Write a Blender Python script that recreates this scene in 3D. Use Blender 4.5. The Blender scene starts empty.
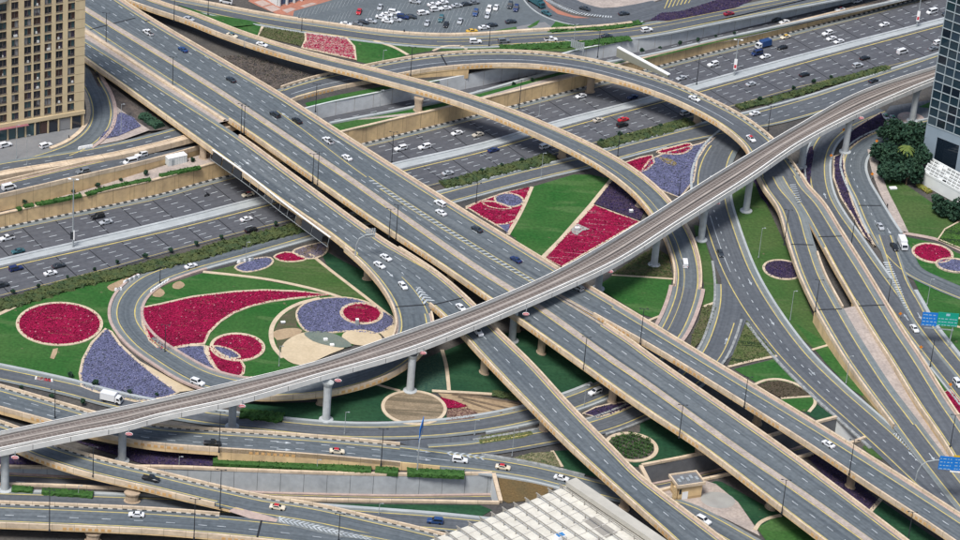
import bpy, math, random
import numpy as np
from mathutils import Vector, Matrix
from mathutils.geometry import tessellate_polygon
random.seed(7); rng = np.random.default_rng(7)
SC = bpy.context.scene
COL = SC.collection
# ---------------------------------------------------------------- camera
CAM_H, FPX, PITCH, ROLL = 460.0, 3000.0, math.radians(29.0), math.radians(4.8)
ct, st, ca, sa = math.cos(PITCH), math.sin(PITCH), math.cos(ROLL), math.sin(ROLL)
FWD = np.array([0, ct, -st]); UP0 = np.array([0, st, ct]); RT0 = np.array([1.0, 0, 0])
CR = ca*RT0 + sa*UP0; CU = -sa*RT0 + ca*UP0
cd = bpy.data.cameras.new('camera'); cam = bpy.data.objects.new('camera', cd); COL.objects.link(cam)
cd.sensor_width = 36.0; cd.lens = FPX/960*36; cd.clip_start = 1; cd.clip_end = 8000
M = Matrix.Identity(4)
for i in range(3):
    M[i][0], M[i][1], M[i][2] = CR[i], CU[i], -FWD[i]
M[2][3] = CAM_H
cam.matrix_world = M; SC.camera = cam
# ---------------------------------------------------------------- light
SUN_EL, SUN_AZ = math.radians(60), math.radians(205)
w = bpy.data.worlds.new('World'); SC.world = w; w.use_nodes = True
nt = w.node_tree; sky = nt.nodes.new('ShaderNodeTexSky'); sky.sky_type = 'NISHITA'; sky.sun_disc = False
sky.sun_elevation = SUN_EL; sky.sun_rotation = SUN_AZ; sky.dust_density = 3.0; sky.air_density = 1.0
bg = nt.nodes['Background']; nt.links.new(sky.outputs[0], bg.inputs[0]); bg.inputs[1].default_value = 0.078
sd = bpy.data.lights.new('sun', 'SUN'); sun = bpy.data.objects.new('sun', sd); COL.objects.link(sun)
sd.energy = 2.1; sd.angle = math.radians(17); sd.color = (1.0, 0.985, 0.965)
sv = Vector((math.sin(SUN_AZ)*math.cos(SUN_EL), math.cos(SUN_AZ)*math.cos(SUN_EL), math.sin(SUN_EL)))
sun.rotation_euler = sv.to_track_quat('Z', 'Y').to_euler(); sun.location = (0, 600, 300)
SC.view_settings.view_transform = 'Standard'; SC.view_settings.look = 'None'
SC.view_settings.exposure = 0.94; SC.view_settings.gamma = 1.0

# ---------------------------------------------------------------- photo point -> place
def at(x, y, z=0.0):
    d = FWD + (x-480)/FPX*CR + (270-y)/FPX*CU
    t = (z-CAM_H)/d[2]
    return np.array([0, 0, CAM_H]) + d*t
def px(p):
    q = np.asarray(p) - np.array([0, 0, CAM_H]); k = FPX/(q@FWD)
    return np.array([480+(q@CR)*k, 270-(q@CU)*k])

# ---------------------------------------------------------------- materials
MATS = {}
def mat(name, col, rough=0.85, col2=None, scale=0.15, amt=1.0, fine=None, spec=0.2, bump=0.0, metal=0.0, speck=None, stripe=None, streak=None, joint=None, rows=None):
    """procedural: col mixed with col2 by large noise; fine = small value noise; speck=(colour, scale, threshold); stripe=(colour, period m along uv v)"""
    if name in MATS: return MATS[name]
    m = bpy.data.materials.new(name); m.use_nodes = True; N = m.node_tree.nodes; Lk = m.node_tree.links
    b = N['Principled BSDF']; b.inputs['Roughness'].default_value = rough; b.inputs['Metallic'].default_value = metal
    b.inputs['Specular IOR Level'].default_value = spec
    rgb = N.new('ShaderNodeRGB'); rgb.outputs[0].default_value = (*col, 1); out = rgb.outputs[0]
    tc = N.new('ShaderNodeTexCoord')
    def noise(sc, det=4, vec=None):
        n = N.new('ShaderNodeTexNoise'); n.inputs['Scale'].default_value = sc; n.inputs['Detail'].default_value = det
        Lk.new(vec or tc.outputs['Object'], n.inputs['Vector']); return n.outputs['Fac']
    def ramp(f, a, b_):
        r = N.new('ShaderNodeMapRange'); r.inputs[1].default_value = a; r.inputs[2].default_value = b_; Lk.new(f, r.inputs[0]); return r.outputs[0]
    def mix(f, a, c, k=1.0, mode='MIX'):
        x = N.new('ShaderNodeMix'); x.data_type = 'RGBA'; x.blend_type = mode
        if k != 1.0:
            q = N.new('ShaderNodeMath'); q.operation = 'MULTIPLY'; Lk.new(f, q.inputs[0]); q.inputs[1].default_value = k; f = q.outputs[0]
        Lk.new(f, x.inputs[0]); Lk.new(a, x.inputs[6])
        if isinstance(c, tuple): x.inputs[7].default_value = (*c, 1)
        else: Lk.new(c, x.inputs[7])
        return x.outputs[2]
    if col2: out = mix(ramp(noise(scale, 5), 0.35, 0.65), out, col2, amt)
    if streak:
        mp = N.new('ShaderNodeMapping'); Lk.new(tc.outputs['UV'], mp.inputs[0]); mp.inputs['Scale'].default_value = (streak[1], streak[2], 1)
        out = mix(ramp(noise(1.0, 3, mp.outputs[0]), 0.4, 0.7), out, streak[0], streak[3])
    if stripe:
        sp = N.new('ShaderNodeSeparateXYZ'); Lk.new(tc.outputs['UV'], sp.inputs[0])
        a = N.new('ShaderNodeMath'); a.operation = 'DIVIDE'; Lk.new(sp.outputs[1], a.inputs[0]); a.inputs[1].default_value = stripe[1]
        f = N.new('ShaderNodeMath'); f.operation = 'FRACT'; Lk.new(a.outputs[0], f.inputs[0])
        g = N.new('ShaderNodeMath'); g.operation = 'GREATER_THAN'; Lk.new(f.outputs[0], g.inputs[0]); g.inputs[1].default_value = 0.5
        out = mix(g.outputs[0], out, stripe[0])
    if joint:
        sp = N.new('ShaderNodeSeparateXYZ'); Lk.new(tc.outputs['UV'], sp.inputs[0])
        a = N.new('ShaderNodeMath'); a.operation = 'DIVIDE'; Lk.new(sp.outputs[1], a.inputs[0]); a.inputs[1].default_value = joint[1]
        f = N.new('ShaderNodeMath'); f.operation = 'FRACT'; Lk.new(a.outputs[0], f.inputs[0])
        g = N.new('ShaderNodeMath'); g.operation = 'LESS_THAN'; Lk.new(f.outputs[0], g.inputs[0]); g.inputs[1].default_value = joint[2]
        out = mix(g.outputs[0], out, joint[0], .8)
    if rows:   # planting rows: (bare colour, angle, scale along, scale across, threshold)
        mp = N.new('ShaderNodeMapping'); Lk.new(tc.outputs['Object'], mp.inputs[0]); mp.inputs['Rotation'].default_value = (0, 0, -rows[1]); mp.inputs['Scale'].default_value = (rows[2], rows[3], 1)
        out = mix(ramp(noise(1.0, 3, mp.outputs[0]), rows[4], rows[4]+.07), out, rows[0])
    if fine:
        f = ramp(noise(fine[0], 6), 0.25, 0.75)
        r = N.new('ShaderNodeMapRange'); r.inputs[3].default_value = 1-fine[1]; r.inputs[4].default_value = 1+fine[1]; Lk.new(f, r.inputs[0])
        c = N.new('ShaderNodeCombineColor'); [Lk.new(r.outputs[0], c.inputs[k]) for k in range(3)]
        x = N.new('ShaderNodeMix'); x.data_type = 'RGBA'; x.blend_type = 'MULTIPLY'; x.inputs[0].default_value = 1.0
        Lk.new(out, x.inputs[6]); Lk.new(c.outputs[0], x.inputs[7]); out = x.outputs[2]
    if speck: out = mix(ramp(noise(speck[1], 3), speck[2], speck[2]+0.05), out, speck[0])
    Lk.new(out, b.inputs['Base Color'])
    if bump:
        bp = N.new('ShaderNodeBump'); bp.inputs['Strength'].default_value = bump; bp.inputs['Distance'].default_value = 0.3
        Lk.new(noise(2.5, 4), bp.inputs['Height']); Lk.new(bp.outputs[0], b.inputs['Normal'])
    MATS[name] = m; return m

ASPH = mat('asphalt', (.100,.118,.130), .9, (.126,.141,.149), .025, 1, (0.8, .18), streak=((.060,.073,.085), .9, .010, .95))
ASPD = mat('asphalt_dark', (.084,.088,.099), .9, (.098,.101,.110), .03, .9, (0.6, .16), streak=((.060,.064,.075), 1.0, .010, .7))
ASPN = mat('asphalt_grey', (.104,.113,.124), .9, (.086,.096,.108), .04, .9, (0.7, .16), streak=((.062,.071,.083), 1.0, .012, .8))
SHLD = mat('asphalt_shoulder', (.15,.175,.18), .9, (.20,.205,.195), .06, .8, (0.7, .12), streak=((.09,.11,.12), 1.5, .02, .6))
YEL = mat('yellow_paint', (.54,.435,.13), .7, (.32,.28,.15), .4, .8)
WHT = mat('white_paint', (.47,.50,.51), .7, (.26,.29,.31), .5, .9)
CREAM = mat('cream_concrete', (.60,.485,.35), .9, (.52,.41,.29), .12, .9, (0.9, .14), streak=((.36,.29,.215), .5, .16, .8), joint=((.30,.24,.17), 6.0, .03))
TAN = mat('tan_render', (.62,.45,.245), .9, (.55,.395,.21), .1, .9, (0.7, .12), streak=((.40,.29,.17), .12, .22, .8), joint=((.34,.24,.13), 6.0, .03))
ORNG = mat('ochre_panel', (.50,.29,.115), .85, (.55,.34,.15), .5)
GREY = mat('grey_concrete', (.40,.425,.43), .9, (.34,.36,.37), .1, .9, (0.6, .12), streak=((.27,.29,.30), .3, .15, .5))
GREYL = mat('light_wall_concrete', (.56,.58,.585), .9, (.48,.50,.505), .1, .9, (.6,.1), streak=((.38,.40,.405), .3, .15, .5))
WCON = mat('pale_concrete', (.36,.385,.385), .85, (.30,.325,.33), .12, .9, (0.6, .08))
PINK = mat('pink_paving', (.37,.315,.275), .9, (.29,.25,.225), .25, .9, (1.2, .22))
KERB = mat('kerb_paint', (.42,.41,.38), .85, (.36,.34,.31), .2, .8, stripe=((.045,.05,.055), 2.6))
KPINK = mat('kerb_pink', (.40,.31,.27), .85, (.33,.25,.22), .3, .8, (1.0, .15))
PATH = mat('edging_cream', (.52,.43,.31), .9, (.43,.345,.25), .3, .9, (1.5, .12))
DARK = mat('joint_black', (.02,.022,.026), .9)
BLK = mat('black_steel', (.03,.034,.04), .5)
STEEL = mat('grey_steel', (.30,.33,.34), .5, (.24,.26,.27), .5, spec=.4)

# ---------------------------------------------------------------- mesh builder
class MB:
    def __init__(s): s.v = []; s.f = []; s.uv = []; s.mi = []
    def quad(s, a, b, c, d, uv=None, mi=0):
        n = len(s.v); s.v += [tuple(a), tuple(b), tuple(c), tuple(d)]; s.f.append((n, n+1, n+2, n+3))
        s.uv += uv or [(0,0),(1,0),(1,1),(0,1)]; s.mi.append(mi)
    def poly(s, pts, mi=0):
        n = len(s.v); s.v += [tuple(p) for p in pts]; s.f.append(tuple(range(n, n+len(pts)))); s.uv += [(p[0], p[1]) for p in pts]; s.mi.append(mi)
    def loft(s, rails, S, close=False, cap=False, mi=0):
        """rails: list of (n,3) arrays; faces between consecutive rails"""
        n = len(S); b = len(s.v); k = len(rails)
        for r in rails: s.v += [tuple(p) for p in r]
        acc = [0.0]
        for i in range(1, k): acc.append(acc[-1] + float(np.linalg.norm(rails[i][0]-rails[i-1][0])))
        pairs = [(i, i+1) for i in range(k-1)] + ([(k-1, 0)] if close else [])
        for i, j in pairs:
            ui, uj = acc[i], acc[j] if j else acc[i]+1
            for q in range(n-1):
                s.f.append((b+i*n+q, b+j*n+q, b+j*n+q+1, b+i*n+q+1))
                s.uv += [(ui, S[q]), (uj, S[q]), (uj, S[q+1]), (ui, S[q+1])]; s.mi.append(mi)
        if cap:
            for q in (0, n-1):
                idx = [b+i*n+q for i in range(k)]; s.f.append(tuple(idx if q else idx[::-1])); s.uv += [(0, 0)]*k; s.mi.append(mi)
    def box(s, c, sx, sy, sz, ax=0.0, mi=0, top=1.0):
        """box with base centre c, size, turned ax about z; top scales the top face"""
        cx, sn = math.cos(ax), math.sin(ax); P = []
        for z, k in ((0, 1.0), (sz, top)):
            for dx, dy in ((-1,-1),(1,-1),(1,1),(-1,1)):
                x, y = dx*sx/2*k, dy*sy/2*k
                P.append((c[0]+x*cx-y*sn, c[1]+x*sn+y*cx, c[2]+z))
        n = len(s.v); s.v += P
        for f in ((3,2,1,0),(4,5,6,7),(0,1,5,4),(1,2,6,5),(2,3,7,6),(3,0,4,7)):
            s.f.append(tuple(n+i for i in f)); s.uv += [(0,0),(1,0),(1,1),(0,1)]; s.mi.append(mi)
    def tube(s, a, b, r0, r1=None, n=8, cap=True, mi=0):
        a, b = np.array(a, float), np.array(b, float); r1 = r0 if r1 is None else r1
        d = b-a; d /= np.linalg.norm(d); h = np.array([0,0,1.0]) if abs(d[2]) < .9 else np.array([1.0,0,0])
        e1 = np.cross(d, h); e1 /= np.linalg.norm(e1); e2 = np.cross(d, e1); m = len(s.v)
        for p, r in ((a, r0), (b, r1)):
            for i in range(n):
                t = 2*math.pi*i/n; s.v.append(tuple(p + r*(math.cos(t)*e1+math.sin(t)*e2)))
        for i in range(n):
            j = (i+1) % n; s.f.append((m+i, m+n+i, m+n+j, m+j)); s.uv += [(0,0),(0,1),(1,1),(1,0)]; s.mi.append(mi)
        if cap:
            s.f.append(tuple(m+i for i in range(n))); s.uv += [(0,0)]*n; s.mi.append(mi)
            s.f.append(tuple(m+2*n-1-i for i in range(n))); s.uv += [(0,0)]*n; s.mi.append(mi)
    def mesh(s, name, mats):
        me = bpy.data.meshes.new(name); me.from_pydata(s.v, [], s.f)
        for m in (mats if isinstance(mats, (list, tuple)) else [mats]): me.materials.append(m)
        ul = me.uv_layers.new(name='UVMap'); ul.data.foreach_set('uv', np.array(s.uv, np.float32).ravel())
        if any(s.mi): me.polygons.foreach_set('material_index', s.mi)
        me.update(); return me

def link(name, me, parent=None, loc=None, **props):
    o = bpy.data.objects.new(name, me); COL.objects.link(o)
    if parent is not None: o.parent = parent
    if loc is not None: o.location = loc
    for k, v in props.items(): o[k] = v
    return o
def root(name, loc, label, cat, group=None, rz=0.0):
    o = link(name, None, None, tuple(loc), label=label, category=cat); o.rotation_euler[2] = rz; o.empty_display_size = 1
    if group: o['group'] = group
    return o
def wpart(name, mb, m, r, **props):
    """a part given in world coordinates under root r (r not turned)"""
    if not mb.f: return None
    o = link(name, mb.mesh(name, m), r, **props)
    if r is not None: o.location = tuple(-np.array(wloc(r)))
    return o
def wloc(r):
    p = np.array(r.location)
    while r.parent is not None: r = r.parent; p = p + np.array(r.location)
    return p
def struct(name, mb, m, parent=None, **props):
    if parent is not None: return wpart(name, mb, m, parent, **props)
    return link(name, mb.mesh(name, m), None, kind='structure', **props)

# ---------------------------------------------------------------- curves and ribbons
def spline(P, step=3.0, closed=False):
    P = np.asarray(P, float); n = len(P)
    if n == 2 and not closed:
        k = max(2, int(np.linalg.norm(P[1]-P[0])/step)+1); t = np.linspace(0, 1, k)[:, None]; return P[0]*(1-t)+P[1]*t
    Q = np.vstack([P[-1], P, P[0], P[1]]) if closed else np.vstack([2*P[0]-P[1], P, 2*P[-1]-P[-2]])
    out = []
    for i in range(1, len(Q)-2):
        p0, p1, p2, p3 = Q[i-1], Q[i], Q[i+1], Q[i+2]
        d = [max(1e-6, np.linalg.norm((b-a)[:3])**.5) for a, b in ((p0,p1),(p1,p2),(p2,p3))]
        t1 = d[0]; t2 = t1+d[1]; t3 = t2+d[2]
        k = max(2, int(np.linalg.norm((p2-p1)[:3])/step)+1)
        for t in np.linspace(t1, t2, k, endpoint=False):
            A1 = (t1-t)/t1*p0+t/t1*p1; A2 = (t2-t)/(t2-t1)*p1+(t-t1)/(t2-t1)*p2; A3 = (t3-t)/(t3-t2)*p2+(t-t2)/(t3-t2)*p3
            B1 = (t2-t)/t2*A1+t/t2*A2; B2 = (t3-t)/(t3-t1)*A2+(t-t1)/(t3-t1)*A3
            out.append((t2-t)/(t2-t1)*B1+(t-t1)/(t2-t1)*B2)
    if not closed: out.append(P[-1])
    return np.array(out)
class Rib:
    """a road: L and R are its edge curves (n,3), travelling along the list; d runs across"""
    def __init__(s, L, R):
        s.L, s.R = L, R; C = (L+R)/2; s.C = C
        s.S = np.concatenate([[0], np.cumsum(np.linalg.norm(np.diff(C, axis=0), axis=1))]); s.n = len(C); s.len = s.S[-1]
        d = (R-L).copy(); d[:, 2] = 0; s.N = d/np.linalg.norm(d, axis=1)[:, None]
        s.PX = np.array([px(p) for p in C])
    def P(s, u, m=0.0, dz=0.0, sl=slice(None)):
        q = s.L[sl]*(1-u) + s.R[sl]*u + s.N[sl]*m; q = q.copy(); q[:, 2] += dz; return q
    def idx(s, p): return int(np.argmin(((s.PX-np.array(p))**2).sum(1)))
    def sl(s, rg):
        if rg is None: return slice(0, s.n)
        a = 0 if rg[0] is None else s.idx(rg[0]); b = s.n-1 if rg[1] is None else s.idx(rg[1])
        return slice(min(a, b), max(a, b)+1)
    def pt(s, S, u, m=0.0, dz=0.0):
        q = np.array([np.interp(S, s.S, s.L[:, k])*(1-u)+np.interp(S, s.S, s.R[:, k])*u + np.interp(S, s.S, s.N[:, k])*m for k in range(3)]); q[2] += dz; return q
    def strip(s, mb, u0, m0, u1, m1, dz=0.02, rg=None):
        sl = s.sl(rg); mb.loft([s.P(u0, m0, dz, sl), s.P(u1, m1, dz, sl)], s.S[sl])
    def beam(s, mb, u, m0, m1, z0, z1, rg=None):
        sl = s.sl(rg)
        mb.loft([s.P(u, m0, z0, sl), s.P(u, m1, z0, sl), s.P(u, m1, z1, sl), s.P(u, m0, z1, sl)], s.S[sl], close=True, cap=True)
    def dash(s, mb, u, m=0.0, w=.25, on=2.4, per=7.2, dz=0.035, rg=None, ph=0.0):
        sl = s.sl(rg); a, b = s.S[sl][0], s.S[sl][-1]; t = a+ph
        while t+on < b:
            mb.quad(s.pt(t, u, m-w/2, dz), s.pt(t, u, m+w/2, dz), s.pt(t+on, u, m+w/2, dz), s.pt(t+on, u, m-w/2, dz)); t += per
    def line(s, mb, u, m, w=.25, dz=0.03, rg=None): s.strip(mb, u, m-w/2, u, m+w/2, dz, rg)
    def bars(s, mb, ua, ma, ub, mb_, rg, on=.9, per=2.4, skew=1.5, dz=.04, vee=False):
        sl = s.sl(rg); t, e = s.S[sl][0], s.S[sl][-1]
        while t+on+abs(skew) < e:
            if vee:
                um, mm = (ua+ub)/2, (ma+mb_)/2
                mb.quad(s.pt(t, ua, ma, dz), s.pt(t+skew, um, mm, dz), s.pt(t+skew+on, um, mm, dz), s.pt(t+on, ua, ma, dz))
                mb.quad(s.pt(t+skew, um, mm, dz), s.pt(t, ub, mb_, dz), s.pt(t+on, ub, mb_, dz), s.pt(t+skew+on, um, mm, dz))
            else:
                mb.quad(s.pt(t, ua, ma, dz), s.pt(t+skew, ub, mb_, dz), s.pt(t+skew+on, ub, mb_, dz), s.pt(t+on, ua, ma, dz))
            t += per
def center(rows, step=3.0, dz=0.0):
    """rows (x,y,z,width): photo points on the middle of the road"""
    Q = np.array([[*at(x, y, z+dz), wd] for x, y, z, wd in rows]); Q[:, 2] = [r[2]+dz for r in rows]
    C4 = spline(Q, step); C, W = C4[:, :3], C4[:, 3]
    T = np.gradient(C, axis=0); T[:, 2] = 0; T /= np.linalg.norm(T, axis=1)[:, None]
    N = np.stack([T[:, 1], -T[:, 0], np.zeros(len(T))], 1)
    return Rib(C-N*W[:, None]/2, C+N*W[:, None]/2)
def edges(A, B, zf, za=0.0, zb=0.0, step=3.0):
    """A, B: photo points of the left and right edges; zf(x,y) road height; za/zb: the points were read that much above the road"""
    def cur(Ps, off):
        P = np.array([at(x, y, zf(x, y)+off) for x, y in Ps]); P[:, 2] = [zf(x, y) for x, y in Ps]; return spline(P, step)
    a = cur(A, za); b = cur(B, zb); bd = []
    for p in a:
        d = ((b[:, :2]-p[:2])**2).sum(1); i = int(np.argmin(d)); best = b[i]
        for j in (i-1, i):
            if 0 <= j < len(b)-1:
                e = b[j+1]-b[j]; t = np.clip(((p-b[j])[:2]@e[:2])/(e[:2]@e[:2]), 0, 1); q = b[j]+t*e
                if ((q-p)[:2]**2).sum() < ((best-p)[:2]**2).sum(): best = q
        bd.append(best)
    return Rib(a, np.array(bd))
def const(z): return lambda x, y: z
# ================================================================ setting: levels
def ZF(keys, kx=.308, ky=.951):
    ts = np.array([kx*x+ky*y for x, y, z in keys]); zs = np.array([z for *_, z in keys]); o = np.argsort(ts); ts, zs = ts[o], zs[o]
    return lambda x, y: float(np.interp(kx*x+ky*y, ts, zs))
ZA = ZF([(-60,-80,14), (85,9,13.5), (217,90,12.5), (351,180,11), (474,266,9.6), (612,360,8.7), (800,493,8), (1000,640,7.5)])
ZT = lambda x, y: float(np.interp(x, [0,160,365,480,658,800,907], [4.8,5.6,6.4,5.6,4.6,3.6,3.0]))   # top of the wall along the sunk highway

STUFFY = {'lane_marking', 'fascia_panel', 'joint', 'hatching', 'edge_line'}
class Road:
    """collects the meshes of one road or bridge under one object"""
    def __init__(s, r, asph): s.r = r; s.a = asph; s.m = {}
    def mb(s, name, m): return s.m.setdefault((name, m.name), (MB(), m))[0]
    def build(s, top_name=None, base=None):
        first = None
        for (nm, _), (mb, m) in s.m.items():
            if not mb.f: continue
            if s.r is None and first is None and top_name:
                first = struct(top_name, mb, m); s.r = first; continue
            o = wpart(nm, mb, m, s.r)
            if nm in STUFFY: o['kind'] = 'stuff'
        return s.r
def lay(R, rib, lanes=(), yl=1.6, yr=1.6, rg=None, bridge=True, pL=True, pR=True, kL=False, kR=False, fas='', thick=.95, skirt=None, on=2.4, per=7.2, paleL=True, paleR=True, verge=.45, noy='', ph=0.0, dashw=.25, parh=.95):
    """surface, shoulders, lines, parapets and deck of a ribbon"""
    rib.strip(R.mb('road_surface', R.a), 0, 0, 1, 0, 0.0, rg)
    if yl and paleL: rib.strip(R.mb('shoulder', SHLD), 0, 0, 0, yl, .018, rg)
    if yr and paleR: rib.strip(R.mb('shoulder', SHLD), 1, -yr, 1, 0, .018, rg)
    if yl and 'L' not in noy: rib.line(R.mb('edge_line', YEL), 0, yl, .34, .034, rg)
    if yr and 'R' not in noy: rib.line(R.mb('edge_line', YEL), 1, -yr, .34, .034, rg)
    for u in lanes: rib.dash(R.mb('lane_marking', WHT), u, on=on, per=per, rg=rg, ph=ph, w=dashw)
    if kL: rib.beam(R.mb('kerb', KERB), 0, verge, verge+.35, -.03, .17, rg)
    if kR: rib.beam(R.mb('kerb', KERB), 1, -verge-.35, -verge, -.03, .17, rg)
    if bridge:
        for side, on_ in ((0, pL), (1, pR)):
            if not on_: continue
            k = 1 if side == 0 else -1
            rib.beam(R.mb('parapet', CREAM), side, -.05*k, .5*k, -.45, parh, rg)
            rib.beam(R.mb('verge', KPINK), side, .5*k, (.5+verge)*k if not (kL if side == 0 else kR) else verge*k, -.02, .14, rg)
        sl = rib.sl(rg); S = rib.S[sl]; t = skirt if skirt else thick
        R.mb('deck', TAN).loft([rib.P(0, 0, -.3, sl), rib.P(0, 0, -t, sl), rib.P(.22, 0, -t-(0 if skirt else .6), sl), rib.P(.78, 0, -t-(0 if skirt else .6), sl), rib.P(1, 0, -t, sl), rib.P(1, 0, -.3, sl)], S, close=True, cap=True)
        for side in fas:
            u = 0 if side == 'L' else 1; k = 1 if side == 'L' else -1; q = S[0]+2
            while q < S[-1]-14:
                for i in range(8):
                    a, b = q+i*1.7, q+i*1.7+1.0
                    P = [rib.pt(t_, u, m*k, z) for t_ in (a, b) for m, z in ((-.09, -.5), (-.09, .3), (.0, -.5), (.0, .3))]
                    mb = R.mb('fascia_panel', ORNG)
                    mb.quad(P[0], P[1], P[5], P[4]); mb.quad(P[1], P[3], P[7], P[5]); mb.quad(P[0], P[2], P[3], P[1]); mb.quad(P[4], P[5], P[7], P[6]); mb.quad(P[0], P[4], P[6], P[2])
                q += 31
def pier(R, p, ztop, zbase=0.0, w=1.9, l=2.9, ax=0.0, capw=1.25, m=None, xy=None):
    """column with a flared head; p = photo point of its foot"""
    c = at(p[0], p[1], zbase) if xy is None else np.array([*xy, zbase]); mb = MB(); n = 12
    def ring(z, k): return [(c[0]+math.cos(ax)*k*l/2*math.cos(t)-math.sin(ax)*k*w/2*math.sin(t), c[1]+math.sin(ax)*k*l/2*math.cos(t)+math.cos(ax)*k*w/2*math.sin(t), z) for t in [2*math.pi*i/n for i in range(n)]]
    h = ztop-zbase
    rs = [ring(zbase-.2, 1.3), ring(zbase+.35, 1.3), ring(zbase+.36, 1.0), ring(zbase+.62*h, 1.0), ring(ztop-.35, capw), ring(ztop, capw)]
    b = 0
    for r in rs: mb.v += r
    for i in range(len(rs)-1):
        for j in range(n):
            k = (j+1) % n; mb.f.append((i*n+j, i*n+k, (i+1)*n+k, (i+1)*n+j)); mb.uv += [(0,0)]*4; mb.mi.append(0)
    mb.f.append(tuple(range(5*n, 6*n))); mb.uv += [(0,0)]*n; mb.mi.append(0)
    return wpart('column', mb, m or PIER, R)
PIER = mat('pier_concrete', (.40,.31,.22), .9, (.33,.26,.19), .4, .8, (.9,.1))

# ================================================================ the sunk highway, both carriageways
FAR = [(-60,243),(0,229),(160,195),(210,181),(365,144),(480,115),(572,91),(658,67),(800,30.5),(907,2),(1000,-24)]
MUP = [(-60,274),(0,260),(160,223),(267,196),(395,163.5),(480,144),(555,122),(640,100),(695,84),(800,55.5),(947,17.5),(1000,3)]
MLO = [(-60,281),(0,267),(160,231),(267,204),(403,169.5),(480,151),(565,126.5),(638,107),(703,89.5),(800,62.5),(947,23),(1000,9)]
NEA = [(-60,311),(0,297),(100,272),(160,255),(263,228),(297,220),(508,167),(535,160),(602,142),(632,134),(677,122),(747,103),(800,88),(842,78),(890,67),(960,49),(1000,38)]
Z0 = const(0.0)
hw1, hwm, hw2 = edges(FAR, MUP, Z0), edges(MUP, MLO, Z0), edges(MLO, NEA, Z0)
r = Road(None, ASPD)
hw1.strip(r.mb('highway', ASPD), 0, 0, 1, 0, 0); hw2.strip(r.mb('highway', ASPD), 0, 0, 1, 0, 0)
hw1.strip(r.mb('shoulder', SHLD), 0, 0, 0, 2.0, .02)
hw1.beam(r.mb('kerb', KERB), 0, -.4, .3, -.05, .32)
for k in range(1, 5):
    hw1.dash(r.mb('lane_marking', WHT), .06+.185*k, ph=.6*k, per=7.6, on=2.6); hw2.dash(r.mb('lane_marking', WHT), .02+.19*k, ph=.6*k, per=7.6, on=2.6)
hw2.line(r.mb('edge_line', YEL), 0, 1.0, .45); hw1.line(r.mb('edge_line', YEL), 0, 2.0, .2); hw2.line(r.mb('edge_line', YEL), 1, -.9, .2)
for h in (hw1, hw2):
    t = 4.0
    while t < h.len-2:
        mb = r.mb('joint', DARK); mb.quad(h.pt(t, 0, .8, .012), h.pt(t+.35, 0, .8, .012), h.pt(t+.35, 1, -.5, .012), h.pt(t, 1, -.5, .012)); t += 11.5
hwm.beam(r.mb('median_barrier', GREY), 0, 0, .9, -.05, .55); hwm.beam(r.mb('median_barrier', GREY), 1, -.9, 0, -.05, .55)
hwm.strip(r.mb('median', WCON), 0, .9, 1, -.9, .25)
r.build('highway')

# ================================================================ upper ground beyond the highway, terraces, walls
def polyline_wall(name, P, zt, th, m, label, cat='retaining wall', inward=1, cope=True, zb=-.1):
    """P: photo points at the foot (height zb list/const), zt top heights; thickness away from the camera"""
    Q = spline(np.array([[*at(x, y, b)[:2], b, t] for (x, y), b, t in zip(P, zb if hasattr(zb, '__len__') else [zb]*len(P), zt)]), 6.0)
    L = Q[:, :3]; T = np.gradient(L, axis=0); T[:, 2] = 0; T /= np.linalg.norm(T, axis=1)[:, None]; N = np.stack([-T[:, 1], T[:, 0], 0*T[:, 0]], 1)*inward
    S = np.concatenate([[0], np.cumsum(np.linalg.norm(np.diff(L, axis=0), axis=1))])
    up = L.copy(); up[:, 2] = Q[:, 3]
    ro = root(name, L[0], label, cat); mb = MB()
    mb.loft([L, up, up+N*th, L+N*th], S, close=True, cap=True); wpart('wall_face', mb, m, ro)
    if cope:
        mb = MB(); d = np.array([0,0,.3]); mb.loft([up-N*.15+d*0+[0,0,.003], up-N*.15+d, up+N*(th+.1)+d, up+N*(th+.1)+[0,0,.003]], S, close=True, cap=True); wpart('coping', mb, CREAM, ro)
    mb = MB(); t = 0   # vertical joints
    while t < S[-1]:
        a = np.array([np.interp(t, S, L[:, k]) for k in range(3)]); z = np.interp(t, S, up[:, 2]); n = np.array([np.interp(t, S, N[:, k]) for k in range(3)]); e = np.array([n[1], -n[0], 0])*.05*inward
        mb.quad(a-n*.02-e, a-n*.02+e, np.array([*(a-n*.02+e)[:2], z]), np.array([*(a-n*.02-e)[:2], z])); t += 7.5
    wpart('wall_joint', mb, JNT, ro, kind='stuff')
    return ro, L, up
BRN = None
JNT = mat('wall_joint_dark', (.2,.15,.09), .9)
SOIL = mat('bare_soil', (.17,.125,.085), .95, (.10,.075,.05), .25, 1, (1.5,.25), bump=.5)
SAND = mat('sandy_soil', (.36,.27,.17), .95, (.28,.2,.125), .2, 1, (1.2,.15))
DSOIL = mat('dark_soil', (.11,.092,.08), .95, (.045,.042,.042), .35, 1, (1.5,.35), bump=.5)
PAVE = mat('forecourt_paving', (.20,.20,.20), .9, (.16,.165,.17), .1, 1, (.8,.1))
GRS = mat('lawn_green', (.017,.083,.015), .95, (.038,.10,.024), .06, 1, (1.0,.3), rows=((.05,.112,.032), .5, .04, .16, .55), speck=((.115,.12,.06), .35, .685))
GRD = mat('lawn_shade_green', (.010,.046,.022), .95, (.017,.058,.026), .07, 1, (1.0,.28), rows=((.02,.065,.03), .5, .03, .22, .56), speck=((.07,.085,.05), .4, .72))  # darker lawn copy: shade below the flyovers is mixed into its green
GRO = mat('lawn_olive', (.034,.086,.02), .95, (.055,.094,.028), .06, 1, (1.0,.28), rows=((.065,.10,.035), .5, .03, .2, .57), speck=((.12,.11,.06), .4, .70))

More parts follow.
